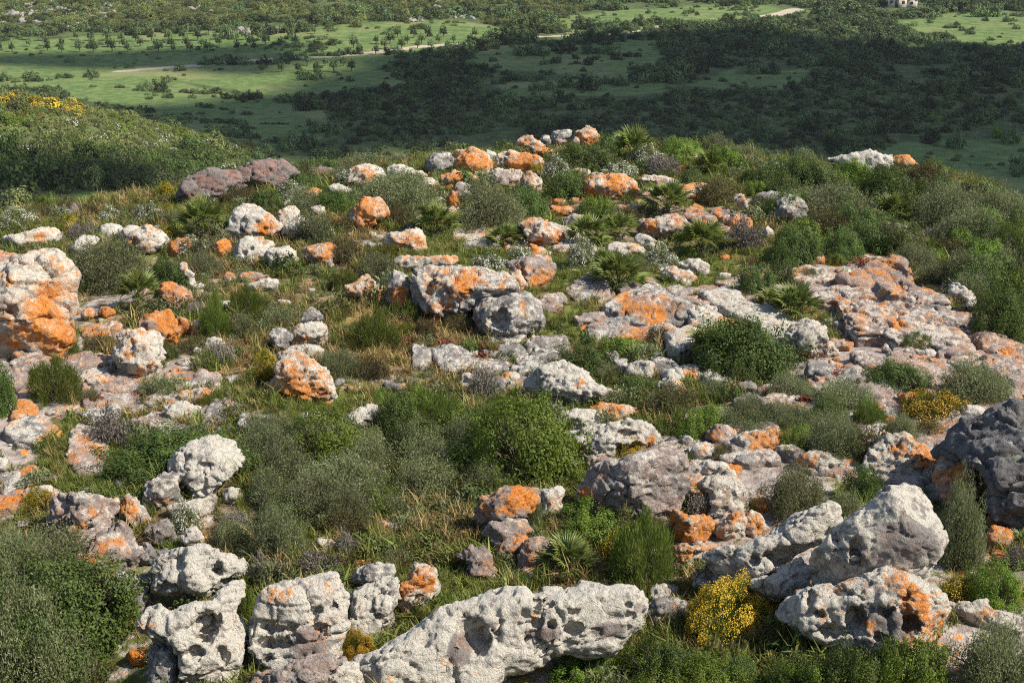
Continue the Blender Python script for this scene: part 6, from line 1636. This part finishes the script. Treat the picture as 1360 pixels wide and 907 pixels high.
FB('B', [(210,212,70,35),(40,215,110,28),(270,225,90,30),(380,265,120,40),(500,285,200,45),(740,222,130,45),(820,250,70,30),(970,255,60,35),(600,240,40,18),(520,230,40,15),(930,350,160,75),(1060,330,80,35),(1240,325,220,90),(1000,210,100,40),(1065,215,60,40),(700,315,90,30),(790,355,90,45),(620,330,60,25)],
   "dark pasture bush", "bushes in the middle pasture")
FB('B', [(650,85,80,65),(700,115,80,55),(755,125,60,65),(645,175,50,60),(720,168,110,62),(575,190,60,42),(515,190,50,32),(690,60,100,50),(880,205,90,45),(1000,165,220,50),(960,115,100,50),(820,95,70,45),(1320,140,80,50),(1210,120,50,32),(560,60,160,50),(400,70,180,50),(240,80,160,40),(120,60,160,50)],
   "tall rounded grove tree", "trees of the far grove", name="grove_tree")
FB('C', [(925,75,160,45),(700,60,200,60),(580,90,100,30),(720,95,130,40),(1070,45,150,55),(1200,65,110,55),(1310,45,80,35),(1320,65,60,16),(1065,112,60,18),(590,40,120,40)],
   "round dark far tree", "trees near the stone house", name="grove_tree")
FB('C', [(280,85,80,22),(140,160,90,45),(210,140,90,45),(230,200,110,50),(340,130,140,60),(440,110,90,35),(500,105,80,30),(640,150,130,50),(800,200,120,60),(370,200,110,50),(1030,250,80,40),(980,350,70,45),(1050,360,80,50),(795,370,50,40),(930,390,40,40),(680,290,160,60),(60,290,120,60),(40,230,120,50),(330,290,140,50),(560,260,160,50),(1150,300,200,60),(1280,320,120,60)],
   "dark shaded scrub bush", "bushes in the right shaded valley")
FB('C', [(600,570,70,60),(180,520,60,48),(60,510,40,38),(335,550,110,90),(1080,580,70,75),(1160,765,150,70),(1170,805,130,50),(1320,680,80,75),(480,500,90,70),(760,520,120,60),(880,470,100,60),(980,560,90,60),(1180,480,80,60),(1290,560,80,70),(640,600,120,60)],
   "dark bush beyond the knoll", "bushes below the knoll's far edge")
FB('C', [(1243,540,56,58),(985,350,50,40),(1000,470,60,36),(1140,420,50,36),(1210,430,40,30),(1290,400,50,40),(590,550,56,50)],
   "pale yellow-green young tree", "pale young trees in the valley scrub", meshes=[HB[3], HB[0]], name="young_tree")
FB('00', [(60,175,170,150),(470,175,150,110),(650,235,160,105),(150,335,330,175),(350,335,260,150),(560,335,240,125),(700,335,200,115),(860,325,200,115),(60,330,200,120),(1270,205,120,80),(760,180,110,70),(1050,200,120,60),(100,440,200,120)],
   "dense dark hill-foot bush", "bushes on the foot of the left hill", meshes=[HB[2], HB[2], HB[0]], name="hill_bush")
far_bush(*(px_of('00', [290, 185])[0]), 56, 44, [HB[1]], "hill_tree", "grey-green spreading tree, tallest on the left hill", 'tree', None)
far_bush(*(px_of('00', [962, 66])[0]), 31, 19, [HB[3]], "hill_bush", "brightest green round bush on the left hill's crest", 'bush', None)
far_bush(*(px_of('00', [1150, 135])[0]), 38, 19, [HB[0]], "hill_bush", "light green low bush near the left hill's lower end", 'bush', None)

# scrub beyond counting
def skyline_y(px): return np.interp(px, _edge_px[:, 0], _edge_px[:, 1])
def scatter_valley():
    r = np.random.default_rng(21)
    n = 80000
    y = np.sqrt(r.random(n) * (620 ** 2 - 90 ** 2) + 90 ** 2); x = r.uniform(-.47, .47, n) * y
    z = H(x, y)
    px, py, dep = to_pix(np.stack([x, y, z], 1))
    ok = (py < skyline_y(px) + 16) & (px > -120) & (px < 1480)
    m = np.full(n, 1e9)
    for p in MEADOW: m = np.minimum(m, poly_sd(np.array(p, float), px, py))
    m = m + 7 * vnoise(x / 11, y / 22, 8.8) + 4 * vnoise(x / 4, y / 7, 2.8)
    dens = np.where(m < 0, 0.03 + .20 * sstep(.28, .6, vnoise(x / 16, y / 22, 4.7)), 1.0 * sstep(-3, 5, m) * sstep(-.55, .12, fbm(x / 13, y / 17, 2.2, 3)))
    hillm = 9.5 * sstep(-30, -72, x) * np.exp(-((y - 188) / np.where(y < 188, 17.0, 30.0)) ** 2)
    hill = (hillm > .7) & (y < 206)
    trk = np.zeros(n)
    for p, w in TRACKS:
        G = hit([a for a, b in p], [b for a, b in p])[:, :2]
        trk = np.maximum(trk, seg_dist([tuple(g) for g in G], x, y) < w + 1.2)
    hb_ = hit([1196], [11])[0]
    ok &= ~((np.abs(x - hb_[0] * y / hb_[1]) < 9) & (y < hb_[1] + 6) & (y > hb_[1] - 16))
    keep = ok & ~hill & (r.random(n) < dens * np.clip((y / 330.0), .35, 1.0) ** .3) & (trk < 1)
    P = np.stack([x, y, z - .05], 1)[keep]
    s = .85 * r.lognormal(-.05, .38, len(P)) * np.where(m[keep] < 0, .75, 1.0) * np.clip(P[:, 1] / 260, .8, 1.35)
    sc = np.stack([s, s, s * r.uniform(.75, 1.35, len(P))], 1)
    protos = [o for o in bpy.data.objects if o.name.startswith("valley_bush")]
    pr = []
    for me in VB: pr.append(next(o for o in protos if o.data == me))
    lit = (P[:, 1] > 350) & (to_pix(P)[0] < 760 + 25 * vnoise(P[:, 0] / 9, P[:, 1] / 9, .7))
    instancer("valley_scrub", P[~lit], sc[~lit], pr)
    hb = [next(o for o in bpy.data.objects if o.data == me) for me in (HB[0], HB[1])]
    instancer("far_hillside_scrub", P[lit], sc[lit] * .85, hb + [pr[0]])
    k2 = ok & hill & (poly_sd(np.array(MEADOW[7], float), px, py) > 1)
    P = np.stack([x, y, z - .05], 1)[k2]
    extra = []
    for _ in range(3):
        q = P + np.c_[r.normal(0, 1.1, (len(P), 2)), np.zeros(len(P))]; q[:, 2] = H(q[:, 0], q[:, 1]) - .05; extra.append(q)
    P = np.vstack([P] + extra)
    hx, hy, _ = to_pix(P)
    fl = r.random(len(P)); yel = np.exp(-(((hx - 50) / 70) ** 2 + ((hy - 142) / 14) ** 2)); whi = .10 * np.exp(-(((hx - 200) / 130) ** 2 + ((hy - 195) / 26) ** 2))
    s = r.lognormal(-.05, .3, len(P)) * .8
    sc = np.stack([s, s, s * r.uniform(.8, 1.3, len(P))], 1)
    a = fl < .55 * yel; b = (fl > .55 * yel) & (fl < .55 * yel + whi)
    f = (P[:, 2] * 0 + fl > .9)
    hb = [next(o for o in bpy.data.objects if o.data == me) for me in (HB[0], HB[1], HB[3], HB[2])]
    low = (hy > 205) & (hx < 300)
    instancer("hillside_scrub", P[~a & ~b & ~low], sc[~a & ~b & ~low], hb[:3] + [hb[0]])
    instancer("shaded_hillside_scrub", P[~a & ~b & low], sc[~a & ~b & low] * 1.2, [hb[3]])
    for msk, me, nm, lb in ((a, HF[0], "hill_gorse", "yellow gorse bush on the crest of the left hill"), (b & ~low, HF[1], "hill_daisy", "white-flowered bush on the slope of the left hill")):
        idx = np.nonzero(msk)[0][:150]
        for i in idx:
            o = link(nm, me, None, P[i]); o.scale = [float(v) for v in sc[i]]; o.rotation_euler = (0, 0, r.uniform(0, 6))
            tag(o, lb, 'bush', "gorse on the left hill" if me is HF[0] else "white-flowered bushes on the left hill")
scatter_valley()
def far_stones():
    r = np.random.default_rng(4)
    V = []; F = []; n0 = 0
    v, f = SPH
    for (a, b, w, h, m) in [(60,16,60,12,70),(125,14,40,8,60),(180,8,50,8,50),(20,24,30,8,30),(250,10,40,6,30),(330,44,26,4,40),(365,41,16,3,26),(90,34,30,3,16),(560,6,40,5,24),(610,22,25,3,30),(540,27,20,3,20),(690,14,20,5,12)]:
        G = hit(a + r.normal(0, w * .5, m), np.clip(b + r.normal(0, h * .5, m), -8, 60))
        for g in G:
            k = r.lognormal(-.75, .5)
            V.append(v * [k * r.uniform(.7, 1.4), k, k * r.uniform(.5, .8)] * (1 + .25 * r.normal(size=(len(v), 1))) + g); F.append(f + n0); n0 += len(v)
    V = np.vstack(V); F = np.vstack(F)
    me = mesh_from("far_stones", V, F, M_ROCK, False, {"lichen": np.full(len(V), -.5), "pale": np.full(len(V), -.3), "tone": np.tile(TONE['g'], (len(V), 1))})
    tag(link("far_stones", me), kind='stuff')
_g = np.linspace(-1.3, 1.3, 8); _X, _Y, _Z = np.meshgrid(_g, _g, _g, indexing='ij')
SPH = surface_nets(np.sqrt(_X ** 2 + _Y ** 2 + _Z ** 2) - 1, (_g[0],) * 3, (_g[1] - _g[0],) * 3)
far_stones()

# young planted trees in rows
def orchard():
    r = random.Random(5)
    crown = combo_bush("young_tree_crown", 61, 260, 18, .28, 'leafy', 'valley', 1.0, .34)
    Vt, Ft = sticks([[0, 0, -.1], [0, 0, .4]], [[0.03, 0, .9], [.3, .1, 1.2]], [.10, .05], [.06, .03], 5)
    trunk = mesh_from("young_tree_trunk", Vt, Ft, M_BARK)
    A = hit([-20], [72])[0][:2]
    f1 = np.array([(-40, 58), (90, 49), (230, 43), (420, 44), (420, 60), (300, 72), (-40, 76)], float)
    f2 = np.array([(455, 62), (520, 50), (660, 46), (650, 62), (560, 66), (470, 76)], float)
    f3 = np.array([(330, 96), (430, 84), (520, 96), (540, 112), (420, 116)], float)
    n = 0
    for gx in np.arange(-150, 60, 3.6):
        for gy in np.arange(290, 420, 8.0):
            x = gx + r.uniform(-.3, .3) + .12 * (gy - 330); y = gy + r.uniform(-.9, .9)
            z = float(H(x, y)); px, py, _ = to_pix(np.array([[x, y, z]]))
            if not any(poly_sd(f, px, py)[0] < 0 for f in (f1, f2, f3)) or r.random() < .16: continue
            root = bpy.data.objects.new("orchard_tree", None); col.objects.link(root); root.location = (x, y, z)
            k = r.uniform(.95, 1.55)
            t = link("trunk", trunk, root); t.scale = (k, k, k)
            c = link("crown", crown, root); c.location = (0, 0, .65 * k); c.scale = (.75 * k, .75 * k, 1.35 * k); c.rotation_euler = (0, 0, r.uniform(0, 6)); c["kind"] = "stuff"
            tag(root, "young tree planted in a row in the far sunlit orchard", 'tree', "young trees in the orchard rows")
            n += 1
            if n >= 290: return
orchard()

# the stone house at the head of the valley
def box(x0, x1, y0, y1, z0, z1):
    V = np.array([[x, y, z] for z in (z0, z1) for y in (y0, y1) for x in (x0, x1)], float)
    F = np.array([[0, 2, 3, 1], [4, 5, 7, 6], [0, 1, 5, 4], [2, 6, 7, 3], [0, 4, 6, 2], [1, 3, 7, 5]])
    return V, F
def join(parts):
    V = []; F = []; n = 0
    for v, f in parts: V.append(v); F.append(f + n); n += len(v)
    return np.vstack(V), np.vstack(F)
def house():
    B = hit([1196], [11])[0]
    root = bpy.data.objects.new("stone_house", None); col.objects.link(root); root.location = B
    root.rotation_euler = (0, 0, math.radians(-14))
    wall = plain("pale_plaster", (.52, .46, .39), .9, 1.2, .25); tile = plain("clay_tiles", (.30, .15, .09), .9, 2.0, .3); dark = plain("dark_timber", (.05, .045, .04), .7); lite = plain("stone_trim", (.55, .50, .44), .9)
    def p(nm, vf, m, par=root): return link(nm, mesh_from("house_" + nm, *vf, m, False), par)
    p("wall", box(-3.6, 1.6, 0, 6, -1, 3.6), wall)
    p("annex_wall", box(1.62, 4.6, .8, 5, -1, 2.3), wall)
    def gable(x0, x1, y0, y1, z, h, o=.25):
        ym = .5 * (y0 + y1)
        V = np.array([[x0 - o, y0 - o, z], [x1 + o, y0 - o, z], [x1 + o, ym, z + h], [x0 - o, ym, z + h], [x0 - o, y1 + o, z], [x1 + o, y1 + o, z]], float)
        V2 = V + [0, 0, -.14]
        F = np.array([[0, 1, 2, 3], [3, 2, 5, 4], [6, 9, 8, 7], [9, 10, 11, 8], [0, 6, 7, 1], [4, 5, 11, 10], [0, 3, 9, 6], [3, 4, 10, 9], [1, 7, 8, 2], [2, 8, 11, 5]])
        return np.vstack([V, V2]), F
    p("roof", gable(-3.6, 1.6, 0, 6, 3.75, 1.2), tile); p("annex_roof", gable(1.75, 4.6, .8, 5, 2.45, .7), tile)
    d = p("door", box(-1.6, -.6, -.06, .1, 0, 2.1), dark); p("lintel", box(-1.75, -.45, -.12, -.065, 2.1, 2.3), lite, d)
    for x, z, par in ((-3.0, 1.1, 0), (.3, 1.1, 0), (-3.0, 2.6, 0), (.3, 2.6, 0)):
        w = p("window", box(x, x + .8, -.04, .1, z, z + .9), dark); p("sill", box(x - .1, x + .9, -.14, -.045, z - .12, z - .01), lite, w)
    w = p("window", box(2.6, 3.4, .74, .9, .9, 1.7), dark); p("sill", box(2.5, 3.5, .66, .735, .78, .89), lite, w)
    p("chimney", box(-2.9, -2.3, 2.6, 3.2, 4.2, 5.7), wall)
    tag(root, "small pale stone house at the top of the valley, cut by the photo's edge", 'house')
house()

# clouds, high to the side of the view: their shade lies over the valley
def cloud(poly_px, seed, height=800.0, thick=24.0):
    q = np.array(poly_px, float)
    G = on_plane(q[:, 0], np.maximum(q[:, 1], -60), -33.0)
    Gh = hit(q[:, 0], np.maximum(q[:, 1], -60)); G = np.where((Gh[:, 1] > 90)[:, None], Gh, G)
    sd = np.array(SUN_DIR); k = (height + 33.0) / sd[2]
    Pw = G[:, :2] + sd[:2] * k
    lo = np.array([*(Pw.min(0) - 30), height - 20]); hi = np.array([*(Pw.max(0) + 30), height + thick + 30])
    cell = max(4.0, (np.prod(hi - lo) / 500000) ** (1 / 3))
    n = np.ceil((hi - lo) / cell).astype(int) + 1
    gx, gy, gz = [lo[i] + cell * np.arange(n[i]) for i in range(3)]
    X, Y = np.meshgrid(gx, gy, indexing='ij')
    S = poly_sd(Pw, X, Y) + 6 * fbm(X / 28 + seed, Y / 28, 0.2, 3)
    top = height + thick * sstep(0, 20, -S) * (0.75 + .25 * vnoise(X / 60, Y / 60, seed)) + 3
    F = np.maximum(S[:, :, None], np.abs(gz[None, None, :] - .5 * (top + height)[:, :, None]) - .5 * (top - height)[:, :, None])
    I, J, K = np.nonzero(np.abs(F) < 16)
    F[I, J, K] += 4 * fbm(gx[I] / 24 + seed, gy[J] / 24, gz[K] / 24, 3)
    for ax in range(3):
        sl = [slice(None)] * 3
        for e in (0, -1): sl[ax] = e; F[tuple(sl)] = np.abs(F[tuple(sl)]) + .1
    V, Q = surface_nets(F, lo, (cell,) * 3)
    m = bpy.data.materials.get("cloud_white")
    if not m:
        kk = N("cloud_white"); kk.b.inputs["Base Color"].default_value = (.9, .9, .9, 1); kk.b.inputs["Roughness"].default_value = 1; kk.b.inputs["Specular IOR Level"].default_value = 0
        m = kk.m
    N_TRI[0] += 2 * len(Q)
    tag(link("cloud", mesh_from("cloud", V, Q, m)), kind='structure')
cloud([(395,118),(470,100),(500,72),(640,70),(720,52),(900,45),(1040,40),(1190,60),(1400,62),(1800,66),(2000,300),(1500,420),(1330,330),(1210,225),(1000,205),(560,208),(470,232),(430,222),(350,212),(250,170),(170,146),(330,132),(420,127)], 3)
cloud([(-260,71),(120,72),(290,63),(420,59),(480,80),(420,99),(330,102),(200,98),(60,93),(-260,91)], 5)
cloud([(-260,215),(40,208),(130,222),(200,238),(240,258),(180,290),(-60,305),(-300,325)], 7)

# the air over the valley
def haze():
    V, F = box(-7500, 7500, -500, 6400, -42, 84)
    hz = N("haze_air"); hz.t.nodes.remove(hz.b)
    pv = hz.new("ShaderNodeVolumePrincipled"); pv.inputs["Color"].default_value = (.80, .88, 1.0, 1); pv.inputs["Density"].default_value = 0.00008; pv.inputs["Anisotropy"].default_value = 0.0
    hz.t.links.new(pv.outputs[0], hz.out.inputs["Volume"])
    tag(link("haze", mesh_from("haze", V, F, hz.m, False)), kind='stuff')
haze()
# ------------------------------------------------------------------ grass, herbs and loose stones on the knoll
def tuft(name, seed, blades, L, W, lean, mat, droop=.35):
    r = np.random.default_rng(seed)
    az = r.uniform(0, 6.283, blades); ln = L * r.uniform(.55, 1.2, blades); el = np.radians(90 - np.abs(r.normal(0, lean, blades)))
    base = np.c_[r.normal(0, .045, (blades, 2)), np.full(blades, -.02)]
    h = np.c_[np.cos(az), np.sin(az), np.zeros(blades)]; sd = np.c_[-np.sin(az), np.cos(az), np.zeros(blades)]
    mid = base + (h * np.cos(el)[:, None] + [0, 0, 1] * np.sin(el)[:, None]) * ln[:, None] * .55
    e2 = el - droop * r.uniform(.5, 1.8, blades)
    tip = mid + (h * np.cos(e2)[:, None] + [0, 0, 1] * np.sin(e2)[:, None]) * ln[:, None] * .45
    w = (W * r.uniform(.7, 1.2, blades))[:, None]
    V = np.stack([base - sd * w * .4, base + sd * w * .4, mid + sd * w * .5, mid - sd * w * .5, tip + sd * w * .08, tip - sd * w * .08], 1).reshape(-1, 3)
    i = np.arange(blades)[:, None] * 6
    F = np.vstack([i + [0, 1, 2, 3], i + [3, 2, 4, 5]])
    N_TRI[0] += 2 * len(F)
    return mesh_from(name, V, F, M_LEAF[mat], False, {"tint": np.repeat(r.random(blades), 6)})
GREEN_T = [tuft("grass_tuft", 1, 46, .26, .011, 28, 'grass'), tuft("grass_tuft", 2, 40, .32, .010, 34, 'grass'), tuft("asphodel_tuft", 3, 24, .36, .022, 40, 'grass', .6)]
DRY_T = [tuft("dry_tuft", 4, 46, .28, .010, 38, 'straw', .5), tuft("dry_tuft", 5, 34, .34, .013, 48, 'straw', .7)]
def tuft_thing(px, py, me, k, name, label):
    B = hit([px], [py])[0]
    o = link(name, me, None, B); o.scale = (k, k, k); tag(o, label, 'grass tuft'); return o
gp = [tuft_thing(655, 470, GREEN_T[0], 1.1, "grass_tuft", "green grass tuft at the foot of the bowl boulder"), tuft_thing(690, 815, GREEN_T[1], 1.2, "grass_tuft", "tall grass tuft behind the crest of the long white boulder"),
      tuft_thing(722, 648, GREEN_T[2], 1.3, "asphodel_tuft", "strap-leaved asphodel tuft above the upright pale tooth of rock")]
dp = [tuft_thing(560, 712, DRY_T[0], 1.2, "dry_tuft", "straw coloured tuft in the middle of the dry grass slope"), tuft_thing(255, 545, DRY_T[1], 1.1, "dry_tuft", "orange-brown dry tuft on the left pavement")]
HERB = [combo_bush("low_herb", 70, 420, 22, .16, 'spiny', 'grey', .8, .26), combo_bush("low_herb", 71, 420, 22, .15, 'leafy', 'dark', .8, .24), combo_bush("low_herb", 72, 420, 22, .16, 'needle', 'broom', .8, .24), combo_bush("low_herb", 73, 380, 22, .16, 'spiny', 'brown', .8, .26)]
hp = []
for (px, py, me, lb) in ((470, 800, HERB[0], "low grey herb beside the small grey block"), (745, 440, HERB[1], "low dark herb in the green right of the bowl boulder"), (690, 430, HERB[2], "low green herb near the bowl boulder"), (455, 470, HERB[3], "low brown herb right of the small rock tower")):
    o = link("low_herb", me, None, hit([px], [py])[0]); o.scale = (.16, .16, .16); tag(o, lb, 'herb'); hp.append(o)
DRY_PX = [(560,700,95),(430,330,55),(245,560,65),(590,480,120),(330,480,60),(470,440,90),(1015,330,60),(880,590,60),(300,345,60),(640,470,60),(1090,430,50),(170,470,50),(90,610,40),(600,340,40),(1080,420,60),(480,300,40)]
def on_rock(x, y, grow=0.0):
    bad = np.zeros(len(x), bool)
    for f in FOOT:
        if f[0] == 'e':
            c, h = f[1], f[2]
            bad |= ((x - c[0]) / (h[0] + grow + 1e-6)) ** 2 + ((y - c[1]) / (h[1] + grow + 1e-6)) ** 2 < .8
        else:
            q = f[1]; lo, hi = q.min(0), q.max(0)
            i = np.nonzero((x > lo[0]) & (x < hi[0]) & (y > lo[1]) & (y < hi[1]))[0]
            if len(i): bad[i[poly_sd(q, x[i], y[i]) < -.03 + grow]] = True
    return bad
def near_points(r, n, y0=8.6, y1=37.0):
    y = np.sqrt(r.random(n) * (y1 ** 2 - y0 ** 2) + y0 ** 2); x = r.uniform(-.56, .56, n) * y
    return x, y
def knoll_cover():
    r = np.random.default_rng(33)
    x, y = near_points(r, 68000)
    x2, y2 = near_points(r, 21000, 8.6, 17)
    x = np.r_[x, x2]; y = np.r_[y, y2]
    d = poly_sd(EDGE, x, y)
    z = H(x, y); px, py, dep = to_pix(np.stack([x, y, z], 1))
    lush = np.zeros(len(x)); dry = np.zeros(len(x))
    for a, b, s in GREEN_PX: lush = np.maximum(lush, np.exp(-(((px - a) / s) ** 2 + ((py - b) / (.6 * s)) ** 2) ** 1.5))
    for a, b, s in DRY_PX: dry = np.maximum(dry, np.exp(-(((px - a) / s) ** 2 + ((py - b) / (.7 * s)) ** 2) ** 1.5))
    bare = 0.30 + 0.5 * fbm(x / 2.2, y / 2.2, 4.4, 3) + 0.34 * sstep(1.5, 5, x) + 0.2 * sstep(-4, -7, x) * sstep(26, 18, y) - 0.5 * lush - .35 * dry - 0.6 * sstep(-4.5, -.8, d) - 0.35 * sstep(.40, .47, np.abs(x) / y)
    g = r.random(len(x)) < np.clip(1.0 - 1.9 * bare, 0.02, 1)
    ok = g & (d < 2.0) & ~on_rock(x, y, -.02) & (px > -420) & (px < 1780)
    x, y, z, px, py, lush, dry = [v[ok] for v in (x, y, z, px, py, lush, dry)]
    nz = vnoise(x / 1.3, y / 1.3, 6.1) * .6 + .5 * vnoise(x / .45, y / .45, 3.1)
    u = r.random(len(x)) + .6 * nz + .75 * dry - .8 * lush
    P = np.stack([x, y, z], 1)
    s = r.uniform(.30, .75, len(x)) * np.where(r.random(len(x)) < .06, 1.6, 1.0)
    sc = np.stack([s, s, s * r.uniform(.7, 1.15, len(x))], 1)
    herb = r.random(len(x)) < .20 * (1 - lush)
    isdry = (u > .78) & ~herb; isg = ~isdry & ~herb
    instancer("green_grass", P[isg], sc[isg] * np.where(lush[isg] > .4, .75, 1.0)[:, None], gp)
    instancer("dry_grass", P[isdry], sc[isdry], dp)
    hs = r.lognormal(-2.2, .42, herb.sum())
    instancer("low_herbs", P[herb], np.stack([hs, hs, hs * r.uniform(.8, 1.5, len(hs))], 1), hp)
    print("cover", isg.sum(), isdry.sum(), herb.sum())
knoll_cover()
# red stonecrop sheets on the damp rock shelves
def stonecrop():
    r = np.random.default_rng(8)
    V = []; F = []; tint = []; n0 = 0
    for a, b, w in [(35,506,22),(30,500,16),(48,512,12),(1085,473,16),(1068,478,10),(1112,503,26),(1100,506,16),(583,476,14),(592,459,22),(645,466,18),(640,478,14),(660,470,16),(700,690,16),(640,681,14),(1060,346,22),(1150,352,26),(1040,533,14),(1068,537,12),(128,536,16),(1030,525,10),(545,457,12),(318,470,10),(1315,493,10),(1200,352,20)]:
        m = int(11 * w)
        qx = a + r.normal(0, w * .45, m); qy = b + r.normal(0, w * .12, m)
        G = hit(qx, qy); G[:, 2] += r.uniform(.01, .10, m)
        nn = rand_unit(r, m) * .6 + [0, 0, 1]; nn /= np.linalg.norm(nn, axis=1, keepdims=True)
        t = np.cross(nn, rand_unit(r, m)); t /= np.linalg.norm(t, axis=1, keepdims=True)
        s = r.uniform(.03, .055, m)
        v, f = quads_at(G, nn, t, s, s * .8); V.append(v); F.append(f + n0); n0 += len(v); tint.append(np.repeat(r.random(m), 4))
    tag(link("red_stonecrop_foliage", mesh_from("red_stonecrop", np.vstack(V), np.vstack(F), M_LEAF['red'], False, {"tint": np.concatenate(tint)})), kind='stuff')
stonecrop()
# loose stones
def stone_mesh(seed, o, tone):
    r = np.random.default_rng(seed)
    n = 15; g = np.linspace(-1.25, 1.25, n); X, Y, Z = np.meshgrid(g, g, g, indexing='ij')
    F = np.sqrt(X ** 2 + (Y * 1.25) ** 2 + (Z * 1.5) ** 2) - 1
    for i in range(9):
        v = r.normal(size=3); v /= np.linalg.norm(v); F = smax(F, (v[0] * X + v[1] * Y + v[2] * Z * 1.2) - r.uniform(.45, .8), .05)
    V, Q = surface_nets(F, (g[0],) * 3, (g[1] - g[0],) * 3)
    V = V + vert_normals(V, Q) * (.12 * fbm(V[:, 0] * 1.6 + seed, V[:, 1] * 1.6, V[:, 2] * 1.6, 3))[:, None]
    li = -0.5 + 1.3 * o + .9 * fbm(V[:, 0] * 1.2 + seed, V[:, 1] * 1.2, V[:, 2] * 1.2, 2)
    N_TRI[0] += 2 * len(Q)
    return mesh_from("loose_stone", V, Q, M_ROCK, True, {"lichen": li, "pale": np.full(len(V), PALE[tone]), "tone": np.tile(TONE[tone], (len(V), 1))})
def loose_stones():
    r = np.random.default_rng(12)
    var = [stone_mesh(i, o, t) for i, (o, t) in enumerate([(.1, 'w'), (.3, 'g'), (.55, 'p'), (.2, 'c'), (.8, 'p'), (.0, 'g'), (.35, 'w')])]
    x, y = near_points(r, 5000, 10, 33)
    d = poly_sd(EDGE, x, y); z = H(x, y); px, py, dep = to_pix(np.stack([x, y, z], 1))
    bare = 0.5 * fbm(x / 2.2, y / 2.2, 4.4, 3) + 0.34 * sstep(1.5, 5, x) + 0.2 * sstep(-4, -7, x) * sstep(26, 18, y)
    ok = (d < -.3) & (px > 5) & (px < 1355) & (r.random(len(x)) < .15 + 1.4 * bare) & ~on_rock(x, y, .02)
    idx = np.nonzero(ok)[0][:290]
    for i in idx:
        k = min(r.lognormal(-2.25, .45), .16)
        o = link("loose_stone", var[r.integers(len(var))], None, (x[i], y[i], z[i] + .15 * k)); o.scale = (k, k, k * r.uniform(.6, 1)); o.rotation_euler = (r.uniform(-.3, .3), r.uniform(-.3, .3), r.uniform(0, 6.3))
        tag(o, "small loose stone lying among grass and herbs on the knoll", 'stone', "loose stones on the knoll")
loose_stones()
print("TRIS", N_TRI[0], "objects", len(bpy.data.objects))
for l_, v_ in LABELS.items():
    if len(v_) > 1 and not v_[0][1]: print("DUP LABEL", l_, v_)
    if not 4 <= len(l_.split()) <= 16: print("LEN", len(l_.split()), l_)
